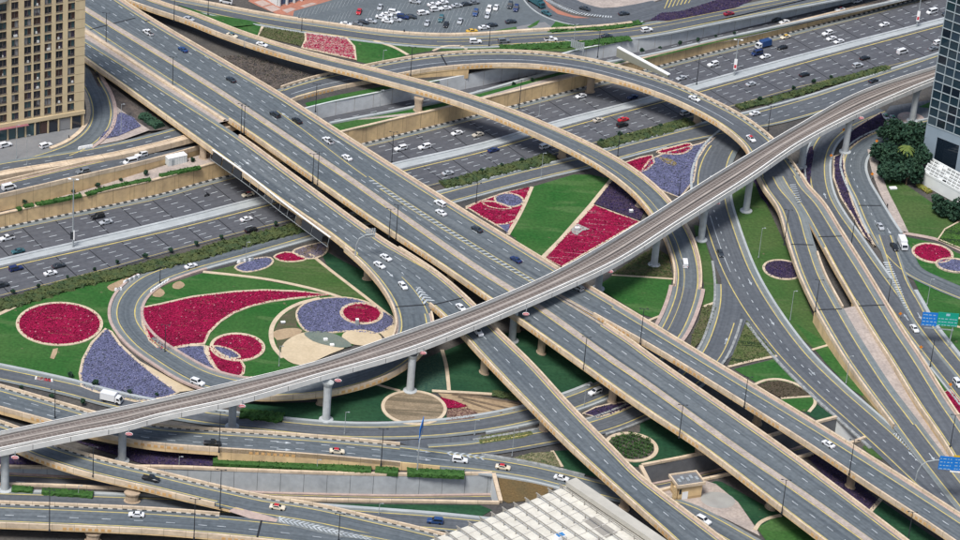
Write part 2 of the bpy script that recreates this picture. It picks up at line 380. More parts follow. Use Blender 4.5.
def flat(name, P, m, z=0.0, parent=None, smooth=False, kind='structure', closed_px=True, **props):
    """polygon laid on the ground: P photo points (x,y) or (x,y,z)"""
    Q = [at(p[0], p[1], p[2] if len(p) > 2 else z) for p in P]
    for q, p in zip(Q, P): q[2] = p[2] if len(p) > 2 else z
    if smooth: Q = list(spline(np.array(Q), 2.5, closed=True))
    mb = MB(); tess = tessellate_polygon([[Vector(q) for q in Q]]); mb.v = [tuple(q) for q in Q]
    for t in tess:
        a, b, c = (Vector(Q[i]) for i in t); t = t if (b-a).cross(c-a).z > 0 else t[::-1]
        mb.f.append(tuple(t)); mb.uv += [(Q[i][0], Q[i][1]) for i in t]; mb.mi.append(0)
    if parent is not None: return wpart(name, mb, m, parent)
    return link(name, mb.mesh(name, m), None, kind=kind, **props)
def band(P, wd, closed=False, smooth=True, z0=0.0, h=.14, z=0.0, step=2.0):
    """kerb-like band along photo points -> MB"""
    Q = np.array([at(p[0], p[1], p[2] if len(p) > 2 else z) for p in P])
    for q, p in zip(Q, P): q[2] = p[2] if len(p) > 2 else z
    Q = spline(Q, step, closed=closed) if smooth else (np.vstack([Q, Q[:1]]) if closed else Q)
    if smooth and closed: Q = np.vstack([Q, Q[:1]])
    T = np.gradient(Q, axis=0)
    if closed: T[0] = T[-1] = (Q[1]-Q[-2])/2
    T[:, 2] = 0; T /= np.maximum(1e-9, np.linalg.norm(T, axis=1))[:, None]; N = np.stack([T[:, 1], -T[:, 0], 0*T[:, 0]], 1)
    S = np.concatenate([[0], np.cumsum(np.linalg.norm(np.diff(Q, axis=0), axis=1))]); mb = MB()
    lo = np.array([0,0,z0]); hi = np.array([0,0,z0+h])
    mb.loft([Q-N*wd/2+lo, Q-N*wd/2+hi, Q+N*wd/2+hi, Q+N*wd/2+lo], S, close=True, cap=not closed); return mb

# ground sheet (near side, level 0) with the two cuttings of the underpass left open
TRA = [(-90,466),(40,469),(160,468.5),(240,471.5),(320,474.5),(400,476),(492,475)]      # far edge of the cutting
TRB = [(-90,484),(40,485.5),(120,489),(200,494.5),(283,498.5),(340,500.5),(420,501.5),(499,503)]
ZTR = lambda x: float(np.interp(x, [-90,0,120,240], [-.6,-1.2,-3.5,-6.4]))
T2A = [(642,467),(695,456.5),(760,440),(826,421.5),(837,418.8)]
T2B = [(655,492.5),(693,482),(728,474.5),(800,457),(850,443.5),(864,438)]
g = [np.array([-1400,-300,-.2]), np.array([1500,-300,-.2]), np.array([3200,4200,-.2]), np.array([-3200,4200,-.2])]
def hole(A, B): return [Vector((*at(x, y, 0)[:2], -.2)) for x, y in A] + [Vector((*at(x, y, 0)[:2], -.2)) for x, y in B[::-1]]
loops = [[Vector(q) for q in g], hole(TRA, TRB), hole(T2A, T2B)]
flatv = [v for l in loops for v in l]; mb = MB(); mb.v = [tuple(v) for v in flatv]
for t in tessellate_polygon(loops):
    a, b, c = (flatv[i] for i in t); t = t if (b-a).cross(c-a).z > 0 else t[::-1]
    mb.f.append(tuple(t)); mb.uv += [(0,0)]*3; mb.mi.append(0)
GROUND = mat('sandy_ground', (.085,.078,.07), .95, (.05,.05,.05), .08, 1, (1.2,.25), bump=.3)
struct('ground', mb, GROUND)
def cutting(name, A, B, zf, label, farm, e0=False, e1=True, cope=True):
    ro = root(name, at(*A[0], 0), label, 'underpass')
    a = np.array([[*at(x, y, 0)[:2], zf(x)] for x, y in A]); b = np.array([[*at(x, y, 0)[:2], zf(x)] for x, y in B])
    a, b = spline(a, 4), spline(b, 4)
    for c, sgn, m in ((a, 1, farm), (b, -1, GREY)):
        t = c.copy(); t[:, 2] = 0.0; S = np.concatenate([[0], np.cumsum(np.linalg.norm(np.diff(c, axis=0), axis=1))])
        T = np.gradient(c, axis=0); T[:, 2] = 0; T /= np.linalg.norm(T, axis=1)[:, None]; N = np.stack([-T[:, 1], T[:, 0], 0*T[:, 0]], 1)*sgn
        mb = MB(); mb.loft([c, t, t+N*.6, c+N*.6], S, close=True, cap=True); wpart('retaining_wall', mb, m, ro)
        mb = MB(); up = np.array([0,0,.75]); lo = np.array([0,0,.004]); mb.loft([t-N*.1+lo, t-N*.1+up, t+N*.8+up, t+N*.8+lo], S, close=True, cap=True); wpart('coping', mb, CREAM, ro)
        mb = MB(); q = 5
        while q < S[-1]:
            p = np.array([np.interp(q, S, c[:, k]) for k in range(3)]); n = np.array([np.interp(q, S, N[:, k]) for k in range(3)]); e = np.array([n[1], -n[0], 0])*.06
            P0 = p-n*.03; mb.quad(P0-e, P0+e, np.array([*(P0+e)[:2], 0]), np.array([*(P0-e)[:2], 0])); q += 6.5
        wpart('wall_joint', mb, GREYJ, ro, kind='stuff')
    n = 60; ia = np.linspace(0, len(a)-1, n); fa = np.array([[np.interp(i, range(len(a)), a[:, k]) for k in range(3)] for i in ia]); ib = np.linspace(0, len(b)-1, n); fb = np.array([[np.interp(i, range(len(b)), b[:, k]) for k in range(3)] for i in ib])
    rb = Rib(fa, fb); R = Road(ro, ASPD); rb.strip(R.mb('road_surface', ASPD), 0, 0, 1, 0, 0); rb.line(R.mb('edge_line', YEL), 0, 1.2); rb.line(R.mb('edge_line', YEL), 1, -1.2)
    rb.dash(R.mb('lane_marking', WHT), .5, per=7.2); rb.beam(R.mb('kerb', KPINK), 0, .02, .8, -.02, .3); R.build()
    for en, i in ((e0, 0), (e1, -1)):
        if en:
            A0, B0 = a[i], b[i]; mb = MB(); d = (B0-A0); d /= np.linalg.norm(d); nn = np.array([-d[1], d[0], 0])*(.5 if i else -.5)
            zt = .0
            mb.quad(A0, B0, np.array([*B0[:2], zt]), np.array([*A0[:2], zt]))
            wpart('portal_face', mb, mat('portal_white', (.6,.62,.61), .7), ro)
            if i == -1 and not cope: continue
            mb = MB(); o2 = np.array([0,0,.78]); a1, b1 = A0.copy(), B0.copy(); a1[2] = b1[2] = .01
            mb.loft([np.array([a1-nn*.2, b1-nn*.2]), np.array([a1-nn*.2+o2, b1-nn*.2+o2]), np.array([a1+nn*2+o2, b1+nn*2+o2]), np.array([a1+nn*2, b1+nn*2])], [0, 9], close=True, cap=True); wpart('coping', mb, CREAM, ro)
    return ro
GREYJ = mat('grey_joint', (.13,.14,.14), .9)
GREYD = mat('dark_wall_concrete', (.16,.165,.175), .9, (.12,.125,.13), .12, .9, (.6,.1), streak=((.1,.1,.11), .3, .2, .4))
cutting('underpass', TRA, TRB, ZTR, 'long grey walled road cutting below the hedge and tan wall, ending at a white portal', GREY)
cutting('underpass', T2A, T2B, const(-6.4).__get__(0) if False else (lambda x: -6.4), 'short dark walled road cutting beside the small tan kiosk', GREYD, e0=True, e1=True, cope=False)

# wall along the far side of the sunk highway
WX = [(-60,243),(0,229),(160,195),(210,181),(365,144),(480,115),(572,91),(658,67),(800,30.5),(907,2),(1000,-24)]
_, wl, wu = polyline_wall('retaining_wall', [(x, y-.6) for x, y in WX], [ZT(x, y) for x, y in WX], .7, TAN, 'long tan retaining wall with a chequered kerb along the far edge of the sunk highway')
# terrace behind it (planting strip)
def top_of(x): return at(*[(x, np.interp(x, [p[0] for p in WX], [p[1]-.6 for p in WX]))][0], 0)
tb = [(-60,215),(0,208),(75,193),(165,165),(240,143),(335,121),(437,101),(480,90.5),(560,69),(640,56),(720,38),(800,21),(907,-2),(1000,-26)]
P = [tuple(p) for p in wu[::3]] + [tuple(wu[-1])]
Q = [np.array([*at(x, y, ZT(x, y))[:2], ZT(x, y)-.05]) for x, y in tb]
loop = [Vector((p[0], p[1], p[2]-.05)) for p in P] + [Vector(q) for q in Q[::-1]]
mb = MB(); mb.v = [tuple(v) for v in loop]
for t in tessellate_polygon([loop]):
    a, b, c = (loop[i] for i in t); t = t if (b-a).cross(c-a).z > 0 else t[::-1]
    mb.f.append(tuple(t)); mb.uv += [(0,0)]*3; mb.mi.append(0)
struct('terrace', mb, PINK)

# upper ground: foot of the grey wall at road level 3, top 8.4
N1 = [(240,138),(290,128),(330,121),(387,109),(413,103),(480,90),(560,71),(600,61.5),(640,53.5),(723,35),(800,17),(867,2),(960,-20)]
GW = [(262,134),(300,124),(330,116.5),(413,99.5),(480,86),(547,71.5),(583,62),(640,51.5),(720,33.5),(800,14.5),(867,-1.5),(960,-23.5)]
_, gl, gu = polyline_wall('retaining_wall', GW, [8.5]*len(GW), .7, GREYL, 'pale grey retaining wall below the upper road, beyond the planting strip', cope=False, zb=[3.0]*len(GW))
UG = [(p[0], p[1], 8.42) for p in gu]
back = [(2200,3600,8.42), (-2200,3600,8.42), (-700,1000,8.42)]
ve = [(-60,186,8.42),(0,172,8.42),(60,160,8.42),(120,147,8.42),(170,134,8.42),(215,122,8.42),(262,112,8.42),(296,104,8.42)]
loop = [Vector(p) for p in UG] + [Vector(p) for p in back] + [Vector((*at(x, y, z)[:2], z)) for x, y, z in ve]
mb = MB(); mb.v = [tuple(v) for v in loop]
for t in tessellate_polygon([loop]):
    a, b, c = (loop[i] for i in t); t = t if (b-a).cross(c-a).z > 0 else t[::-1]
    mb.f.append(tuple(t)); mb.uv += [(0,0)]*3; mb.mi.append(0)
struct('upper_ground', mb, GROUND)

# lower road in the trough beyond the highway
zn = const(3.0); n1 = center([(x, y, 3.0, 8.6) for x, y in N1]); R = Road(None, ASPD)
n1.strip(R.mb('trough_road', ASPD), 0, 0, 1, 0, 0); n1.dash(R.mb('lane_marking', WHT), .5, per=7.2); n1.line(R.mb('edge_line', YEL), 1, -1.0); n1.line(R.mb('edge_line', YEL), 0, 1.0)
n1.beam(R.mb('kerb', KERB), 0, -.9, -.1, -.1, .3); n1.strip(R.mb('road_base', GREY), 0, -2.5, 1, 1, -.03); R.build('trough_road')
# white barrier on the terrace edge
BW = [(330,124),(437,103),(480,92.5),(560,71),(640,57.5),(720,39.5),(800,22.5),(907,-1)]
ro = root('barrier', at(330,124,6), 'low pale concrete barrier between the planting strip and the trough road', 'barrier')
wpart('barrier_wall', band([(x, y, ZT(x, y)) for x, y in BW], 1.1, h=.6), WCON, ro)
flat('grass_strip', [(x, y+1, ZT(x, y)) for x, y in BW] + [tuple(v) for v in []] + [(x, np.interp(x, [p[0] for p in tbp], [p[1] for p in tbp]), ZT(x, 0)) for tbp in [[(330,134),(365,127.5),(437,109),(480,97),(560,75),(640,61),(720,41.5),(800,23.5)]] for x in (800,720,640,560,480,437,365,330)], GRS, kind='structure')

# ================================================================ upper roads on the far side
def ground_road(name, rib, asph=None, **k):
    R = Road(None, asph or ASPN); k.setdefault('bridge', False)
    lay(R, rib, **k); return R
# hotel-side upper road that becomes the great arch ramp
UC = [(-60,181,9.6,8),(0,168,9.6,8),(50,160,9.6,8),(103,151,9.5,8),(160,138,9.3,8),(225,119,9,9),(290,93.5,8.9,10),(325,83.5,8.9,11),(360,76,9,11.5),(390,69.5,9.8,11.5),(430,63,11.2,11.5),(480,59,12,11.5),(530,59.5,12,11.5),(580,65.5,11.6,11.5),(620,75,11,11.5),(660,87.5,10.3,11.5),(700,104.5,9.4,11.5),(735,124,8.4,12),(760,145,7.6,12.5),(773,165,7,14.5),(786,188,6.3,16)]
ur = center(UC)
VR = [(-60,203,10.4,8.5),(0,190,10.3,8.5),(75,172.5,9.8,8.5),(130,160,8.6,8.5),(165,151,7.4,8.5),(210,139,6.0,8.5),(260,131,4.6,8),(300,125,3.6,8)]
vr = center(VR)
T1 = [(120,-13,12.6,8),(170,2,11.4,8),(210,10,10.2,8),(260,20,9,8.5),(320,29.5,8.6,9),(387,38.5,8.5,9),(437,42,8.5,9.5),(480,41.5,8.5,10),(530,38.5,8.5,10.5),(597,35,8.5,11),(640,30.5,8.5,11),(723,15,8.5,10.5),(800,0,8.5,10.5),(880,-15,8.5,10.5)]
t1 = center(T1)
R = Road(None, ASPN); lay(R, t1, lanes=(), bridge=False, yl=2.2, yr=1.6)
t1.beam(R.mb('kerb_wall', CREAM), 0, -1.4, -.1, -1.5, .8, rg=(None,(642,30))); t1.beam(R.mb('kerb', WCON), 1, .0, .6, -.3, .25)
t1.line(R.mb('edge_line', YEL), .45, 0, .25, rg=((440,42), None)); R.build('upper_road')
R = Road(root('road_ramp', at(0,190,10), 'raised two lane road with a tall tan side wall leading under the flyovers', 'ramp road'), ASPN)
lay(R, vr, lanes=(.5,), yl=1.3, yr=1.3, pL=True, skirt=5.2, parh=1.0); R.build()

CF = root('curved_flyover', at(480,60,10), 'wide tan ramp arching over the sunk highway and passing under the viaduct on the right', 'flyover')
R = Road(CF, ASPN)
lay(R, ur, lanes=(), rg=(None, (290,93.5)), yl=1.6, yr=1.4, bridge=True, pL=False, skirt=1.0); ur.beam(R.mb('wide_parapet', CREAM), 1, .0, 2.2, -1.2, .75, rg=(None,(222,120)))
lay(R, ur, lanes=(), rg=((290,93.5), None), yl=2.0, yr=2.0, kL=True, fas='R', noy='')
ur.line(R.mb('lane_line', WHT), .56, 0, .25, rg=((290,93), (735,126))); ur.dash(R.mb('lane_marking', WHT), .55, rg=(None, (225,119)))
R.build()
wpart('abutment_wall', (lambda mb: (mb.loft([ur.P(1, -.15, -.05, ur.sl(((400,68),(462,60)))), ur.P(1, -.15, -4.6, ur.sl(((400,68),(462,60))))], ur.S[ur.sl(((400,68),(462,60)))]), mb)[1])(MB()), TAN, CF)
for p, z in (((697,122.5),7.4), ((590,92),9.4), ((775,186),4.6)): pier(CF, p, z, ax=.3)

# slip road curling round the hotel
wr = center([(83,62,9.3,7.5),(90,80,9.4,7.5),(99,97,9.45,7.5),(102,115,9.5,7.5),(96,131,9.5,7.5),(76,147,9.5,7.5),(45,158,9.52,7),(5,166,9.52,5)], dz=.03)
R = Road(None, ASPH); lay(R, wr, bridge=False, yl=.8, yr=.8); wr.beam(R.mb('kerb', CREAM), 1, .05, 1.5, -.9, .5, rg=(None,(60,152))); wr.beam(R.mb('kerb', KPINK), 0, -1.3, -.05, -.9, .25, rg=(None,(80,145))); R.build('slip_road')

# ================================================================ the service road, loop and right-hand ramps (ground level)
LP = [(350,247,10.3,5),(372,262,10.1,8),(391,279,9.9,10),(405,297,9.6,11),(413,314,9.3,11.5),(414,332,8.9,11.5),(403,351,8.2,11),(377,369,6.8,11),(337,382,5.2,11),(292,388.5,3.7,10.5),(245,388,2.4,10.5),(203,378,1.3,10),(166,358,.5,9.5),(140,339,.15,9),(126,318,.1,9),(130,298,.1,9),(150,280,.1,9),(185,266.5,.1,8.5),(245,250,.1,8),(310,231.5,.1,8)]
lp = center(LP, dz=-.04)
SV = [(300,234,.1,8),(310,231.5,.1,8),(380,214,.1,8),(440,199,.1,8),(530,175,.1,8),(585,162,.1,8),(640,147,.1,8),(690,134.5,.1,9),(735,124.5,.1,11),(775,115.5,.1,12),(820,103,.1,12),(860,90,.1,12),(900,76,.1,11),(960,55.5,.1,11),(1010,38,.1,11)]
sv_ = center(SV, dz=.02)
E1 = [(800,101,.1,8),(770,113,.1,9),(742,129,.1,10),(722,148,.1,11.5),(712,172,.1,12.5),(712,198,.1,12.5),(719,224,.1,12.5),(737,272,.1,12.5),(760,312,.1,12.5),(793,355,.1,12),(828,390,.1,12),(862,420,.1,12),(894,449,.1,12),(925,478,.1,12),(965,514,.1,12),(1010,552,.1,12)]
e1 = center(E1, dz=.04)
E0 = [(720,235,.1,8),(726,262,.1,8),(729.5,285,.1,8.5),(729,305,.1,8.5),(724,326,.1,8.5),(712,354,.1,8.5),(690,379,.1,8.5),(665,397,.1,8.5),(635,412.5,.1,8.5),(597,426.5,.1,8.5),(538,438.5,.1,8.5),(500,445,.1,8.5),(470,449,.1,8),(430,451,.4,7)]
e0 = center(E0, dz=.06)
R = Road(None, ASPN); lay(R, sv_, bridge=False, yl=1.2, yr=1.2, rg=((310,231),None)); sv_.beam(R.mb('kerb', WCON), 1, 0, .5, -.2, .2, rg=((310,231),(660,142))); sv_.beam(R.mb('kerb', WCON), 0, -.9, 0, -.2, .25, rg=((310,231),None))
sv_.dash(R.mb('lane_marking', WHT), .36, rg=((745,121),None)); sv_.dash(R.mb('lane_marking', WHT), .66, rg=((745,121),None)); R.build('service_road')
GRYK = mat('rough_kerb', (.30,.31,.30), .95, (.17,.18,.18), .8, 1, (2.0,.2))
R = Road(None, ASPN); lay(R, e1, bridge=False, yl=0, yr=0, rg=(None,(722,148))); lay(R, e1, bridge=False, yl=1.9, yr=1.9, paleR=False, rg=((722,148),None)); e1.dash(R.mb('lane_marking', WHT), .52, per=5.0, on=1.6, rg=((712,175),None)); e1.line(R.mb('lane_line', WHT), .67, 0, .2, rg=((716,215),(737,272)))
e1.beam(R.mb('kerb', GRYK), 1, -.1, .9, -.3, .25, rg=((767,322),(890,446))); e1.beam(R.mb('kerb', WCON), 0, -.7, .1, -.3, .22, rg=((715,170),(893,448))); e1.beam(R.mb('kerb', WCON), 1, 0, .8, -.3, .22, rg=((735,133),(716,218))); R.build('ramp_road')
R = Road(None, ASPN); lay(R, e0, bridge=False, yl=1.5, yr=1.5, rg=((729,285),(726,320)), paleL=False, noy='L'); lay(R, e0, bridge=False, yl=1.5, yr=1.5, rg=((726,320),None), paleL=False); e0.beam(R.mb('kerb', GRYK), 0, -.8, .0, -.3, .22, rg=((729,318),(600,425))); e0.beam(R.mb('kerb', GRYK), 1, -.0, .8, -.3, .22, rg=((726,262),(480,447))); R.build('ramp_road')
# the middle ramp that comes down from the top left and runs on as the ground road
BP = [(120,-6,13.2,7),(160,8,13.3,7.2),(190,18,13.8,7.2),(232,34.5,14.2,7.2),(277,49.5,14.2,7.4),(320,61.5,14,7.4),(370,74,13.7,7.6),(437,92,12.8,8),(480,106,11.6,8.4),(513,118.5,10.6,8.8),(547,133,9.4,9.2),(580,148.5,8,9.6),(613,167,6.5,9.8),(640,187,5.2,10),(660,208,4,10),(677,235,2.5,9.6),(684,254,1.7,9.4),(687.5,271,1.1,9),(687,288,.6,9),(682,307,.3,9),(671,331,.1,9),(655,352,.1,8.5),(633,373,.1,8.5),(603,389.5,.1,8.5),(573,401.5,.1,8.5),(530,414.5,.1,8.5),(480,424.5,.1,8.5),(430,430,.1,8.5),(370,432,.1,8),(320,430,.1,8),(260,424,.1,8),(210,418,.15,8),(150,408,.2,8),(108,399,.2,8),(67,388,.2,8),(0,373.5,.2,8),(-60,362,.2,8)]
bp = center(BP)
BF = root('curved_flyover', at(418,112,5), 'narrow tan ramp sweeping from the upper left down between the flower beds', 'flyover')
R = Road(BF, ASPH)
lay(R, bp, rg=(None,(687,288)), yl=1.3, yr=1.5, fas='R'); bp.line(R.mb('edge_line', YEL), .62, 0, .2, rg=((580,148),(671,331)))
R.build()
for p, zb, zt in (((232,79),8.4,12.2), ((418,111),6,11), ((562,157.5),0,6.8), ((640,207),0,3.2)): pier(BF, p, zt, zb, ax=-.5)
R = Road(None, ASPN); lay(R, bp, bridge=False, rg=((687,288),None), yl=1.4, yr=1.5)
bp.beam(R.mb('kerb', KPINK), 0, -1.2, .0, -.3, .5, rg=((687,288),(665,340))); bp.beam(R.mb('kerb', KPINK), 1, .0, 1.2, -.3, .4, rg=((687,288),(665,340)))
bp.beam(R.mb('kerb', WCON), 1, .0, 1.0, -.3, .3, rg=((603,389),None)); bp.beam(R.mb('kerb', WCON), 0, -.7, .0, -.3, .3, rg=((603,389),(480,424))); R.build('ground_road')

# loop ramp
LF = root('loop_ramp', at(326,398,0), 'curling tan exit ramp that loops under the rail viaduct round the flower beds', 'flyover')
R = Road(LF, ASPH); lay(R, lp, rg=((350,247),(413,314)), yl=0, yr=1.9, pL=False); lay(R, lp, rg=((413,314),(245,388)), yl=2.2, yr=1.9, fas='L', pL=True)
lp.line(R.mb('edge_line', YEL), 0, 1.3, .25, rg=((391,279),(413,314))); R.build()
for p, z in (((368,279),8.4), ((322,404),3.2)): pier(LF, p, z, ax=.2)
R = Road(None, ASPH); lay(R, lp, bridge=False, rg=((247,388),None), yl=1.9, yr=1.7)
lp.beam(R.mb('kerb', KPINK), 0, -.9, .0, -.3, .3, rg=((247,388),(200,262))); lp.beam(R.mb('kerb', KPINK), 1, .0, .9, -.3, .3, rg=((247,388),(200,262))); lp.beam(R.mb('kerb', WCON), 0, -.9, .0, -.2, .25, rg=((200,262),None)); lp.beam(R.mb('kerb', WCON), 1, .0, .9, -.2, .25, rg=((200,262),None)); R.build('loop_road')

# ================================================================ the main flyovers
A1N = [(30,-6),(85,31),(160,80),(243,134),(308,180),(375,227),(440,270),(517,324),(640,412),(697,450),(800,529),(860,574)]
MED = [(20,-33),(85,9),(160,54.5),(217,90),(320,159),(351,180),(474,266),(539,307.5),(612,360),(640,379),(739,450),(800,492),(870,542),(910,571)]
DIV = [(50,-40),(116,4),(200,60),(287,118),(372,181),(480,250),(560,297)]
A1F = DIV + [(625,336),(661,360.5),(787,448),(910,540),(960,578)]
DN = DIV + [(600,321),(665,360),(800,445),(863,487),(942,539),(1000,580)]
DFAR = [(70,-40),(116,-6),(160,22),(277,90),(320,117.5),(418,180),(480,218.5),(560,267),(640,314.5),(715,360),(800,411),(863,450),(960,512),(1010,545)]
def medges(A, B, za, zb):   # per-list read-off heights (lists of offsets allowed)
    def cur(Ps, off):
        off = off if hasattr(off, '__len__') else [off]*len(Ps); P = []
        for (x, y), o in zip(Ps, off):
            z = ZA(x, y+2.6*o); p = at(x, y, z+o); p[2] = z; P.append(p)
        return spline(np.array(P), 3.0)
    a, b = cur(A, za), cur(B, zb); bd = []
    for p in a:
        i = int(np.argmin(((b[:, :2]-p[:2])**2).sum(1))); best = b[i]
        for j in (i-1, i):
            if 0 <= j < len(b)-1:
                e = b[j+1]-b[j]; t = np.clip(((p-b[j])[:2]@e[:2])/(e[:2]@e[:2]), 0, 1); q = b[j]+t*e
                if ((q-p)[:2]**2).sum() < ((best-p)[:2]**2).sum(): best = q
        bd.append(best)
    bd = np.array(bd); k = 9   # smooth the far side against kinks
    return Rib(a, bd)
offF = [0]*len(DIV)+[.5,1,1,1,1]; offD = [0]*len(DIV)+[-.6,-1.3,-1.3,-1.3,-1.3,-1.3]
a1 = medges(MED, A1N, 0, -1.3); a1.L, a1.R = a1.L, a1.R
a2 = medges(MED, A1F, 0, offF); a2 = Rib(a2.R, a2.L)          # left edge = divide, right edge = median
dd = medges(DN, DFAR, offD, 1.0); dd = Rib(dd.R, dd.L)         # left = far parapet, right = divide / near edge
AF = root('main_flyover', at(440,270,0), 'wide straight flyover with a paved pink median crossing the whole picture diagonally', 'flyover')
R = Road(AF, ASPH)
AJ = (228,124); lay(R, a1, lanes=(.47,), yl=1.2, yr=1.7, pL=False, pR=False, paleL=False, rg=(None,(243,110))); lay(R, a1, lanes=(.47,), yl=1.2, yr=1.7, pL=False, pR=True, fas='R', paleL=False, rg=((243,110),None))
SPL = (600,321)
lay(R, a2, lanes=(), yl=0, yr=1.2, pL=False, pR=False, paleR=False, rg=(None, SPL)); lay(R, a2, lanes=(.5,), yl=1.6, yr=1.2, pR=False, pL=True, paleR=False, rg=(SPL, None))
lay(R, dd, lanes=(), yl=2.2, yr=0, pL=True, pR=False, rg=(None, SPL)); lay(R, dd, lanes=(.55,), yl=3.0, yr=1.4, fas='R', rg=(SPL, None))
a2.dash(R.mb('lane_marking', WHT), .47, rg=(None, SPL)); dd.dash(R.mb('lane_marking', WHT), .47, rg=((200,40), SPL)); dd.dash(R.mb('lane_marking', WHT), 1.0, rg=(None, (280,112)))
dd.line(R.mb('edge_line', YEL), 1, 0, .3, rg=((284,112),(378,176)))
dd.line(R.mb('edge_line', YEL), 1, -1.0, .25, rg=((378,176), SPL)); a2.line(R.mb('edge_line', YEL), 0, 1.0, .25, rg=((372,190), SPL))
dd.bars(R.mb('hatching', WHT), 1, -.8, 1, .8, ((385,183),(552,286)), on=.65, per=2.0, skew=-.8)
# paved median strip
a1.beam(R.mb('median', PINK), 0, -1.05, 1.05, -.05, .22)
mb = R.mb('gore_paving', PINK); a2.strip(mb, 0, .35, 0, 1.3, .03, ((545,300), SPL)); dd.strip(mb, 1, -1.4, 1, -.05, .03, ((545,292), SPL))
JOIN = R
R.build()
for p, zt in (((612,402),6.4), ((689,437),6.2), ((700,452),6.2), ((850,487),6.0), ((516,330),6.6), ((541,353),6.4), ((757,423),6.1), ((770,508),6.0), ((450,285),7.6)): pier(AF, p, zt, 0, ax=-.9)

# left-hand flyover: carries the loop exit, then narrows to the slim ramp
A2N = [(30,22),(84,63),(122,90),(160,117.5),(213,156),(270,198),(328,238),(352,257)]
A2F = [(20,-4),(85,36),(160,83),(240,134),(303,180),(375,232),(437,271),(474,302)]
a3 = medges(A2F[:-1], A2N, 1.0, -1.3)
GF = root('exit_flyover', at(299,229,0), 'straight flyover carrying the sign lattice, narrowing to a slim ramp past the white roof', 'flyover')
R = Road(GF, ASPH)
# quad strip version: left = far parapet, right = near edge
lay(R, a3, lanes=(.27,.5,.73), yl=1.8, yr=1.6, fas='', pL=False, rg=(None,(225,142))); lay(R, a3, lanes=(.27,.5,.73), yl=1.8, yr=1.6, fas='', rg=((225,142),None))
q_ = a1.P(1, 0, .16, a1.sl((None,(243,110)))); w_ = np.array([a3.L[int(np.argmin(((a3.L[:, :2]-p[:2])**2).sum(1)))]*[1,1,0]+[0,0,p[2]] for p in q_]); R.mb('paved_strip', PINK).loft([q_-[0,0,.3], q_, w_, w_-[0,0,.3]], a1.S[a1.sl((None,(243,110)))]); h_ = q_*.72+w_*.28; g_ = q_*.45+w_*.55; R.mb('low_wall', CREAM).loft([h_, h_+[0,0,.7], g_+[0,0,.7], g_], a1.S[a1.sl((None,(243,110)))])
KN = [(340,244),(366,258),(392,276),(414,295),(434,313),(460,338),(481,361),(523,405),(568,450.5),(640,516),(668,541),(720,590)]
KF = [(400,246),(437,270),(474,302),(494,324),(532,361),(572,404.5),(618,451),(640,473),(727,540),(780,584)]
k1 = medges(KN, KF, [0,0,0,-.5,-1.2]+[-1.3]*7, 1.0); k1 = Rib(k1.R, k1.L)
lay(R, k1, lanes=(.48,), yl=1.5, yr=1.7, rg=((452,300), None), fas='R')
lay(R, k1, lanes=(.5,), yl=1.5, yr=0, pR=False, rg=(None,(452,300)))
k1.line(R.mb('edge_line', YEL), 1, -.6, .25, rg=((400,278),(452,300)))
px_chev = MB()
R.build()
for p, zt, zb in (((203,158.5),10.3,5.5), ((299,228.5),9.3,0), ((543,430),6.6,0), ((624,508),6.4,0), ((484,373),6.8,0)): pier(GF, p, zt, zb, ax=-.8)

# ================================================================ bottom left bridges
G2 = [(-60,382,3,11),(0,398,3.2,11),(50,412,3.8,10.5),(97,425,4.4,10.5),(133,432,4.6,10.5),(160,436,4.6,10.5),(210,440,4.4,10.5),(265,443.5,4,10.5),(320,447.5,3.4,10.5),(400,455,1.6,10.5),(440,459.5,.9,10),(480,464,.4,9),(535,473,.1,8.5),(562,479.5,.1,8.5),(620,494,.1,8.5),(682,509,.1,8.5),(715,525,.1,8.5),(745,542,.1,8.5),(790,566,.1,8.5)]
g2 = center(G2, dz=.08)
HF = root('low_flyover', at(213,450,0), 'low tan bridge road with chequered kerb and tan wall above the clipped hedge', 'flyover')
R = Road(HF, ASPH); lay(R, g2, rg=(None,(400,455)), lanes=(.36,.66), yl=2.2, yr=1.6, kL=True, fas='R', thick=1.6); R.build()
R = Road(None, ASPH); lay(R, g2, rg=((400,455),None), bridge=False, lanes=(), yl=1.4, yr=1.6); g2.line(R.mb('lane_line', WHT), .5, 0, .22, rg=((400,455),(446,460)))
g2.beam(R.mb('kerb', GRYK), 0, -1.0, 0, -.3, .25, rg=((482,464),(580,484))); g2.beam(R.mb('kerb', WCON), 1, 0, .8, -.3, .25, rg=((482,464),(580,484)))
g2.bars(R.mb('hatching', WHT), 0, .1, 0, 2.2, ((448,460),(486,464)), on=.7, per=1.8, skew=-1.0, vee=True); R.build('ground_road')
# tan wall in front of it, falling to nothing on the right
mb = MB(); s_ = g2.sl(((218,441),(440,459.5))); Pt = g2.P(1, .05, .9, s_); Pb = Pt.copy(); Pb[:, 2] = 0; mb.loft([Pb, Pt, g2.P(1, -.2, .9, s_)], g2.S[s_])
ro = root('retaining_wall', Pb[0], 'tan wall tapering to the right behind the clipped hedge above the cutting', 'retaining wall'); wpart('wall_face', mb, TAN, ro)
mb = MB(); e = g2.pt(g2.S[g2.idx((218,441))], 1, .05, 0); f = g2.pt(g2.S[g2.idx((218,441))], 0, 0, 0); mb.quad([e[0],e[1],0], [f[0],f[1],0], f, e); wpart('wall_return', mb, TAN, ro)

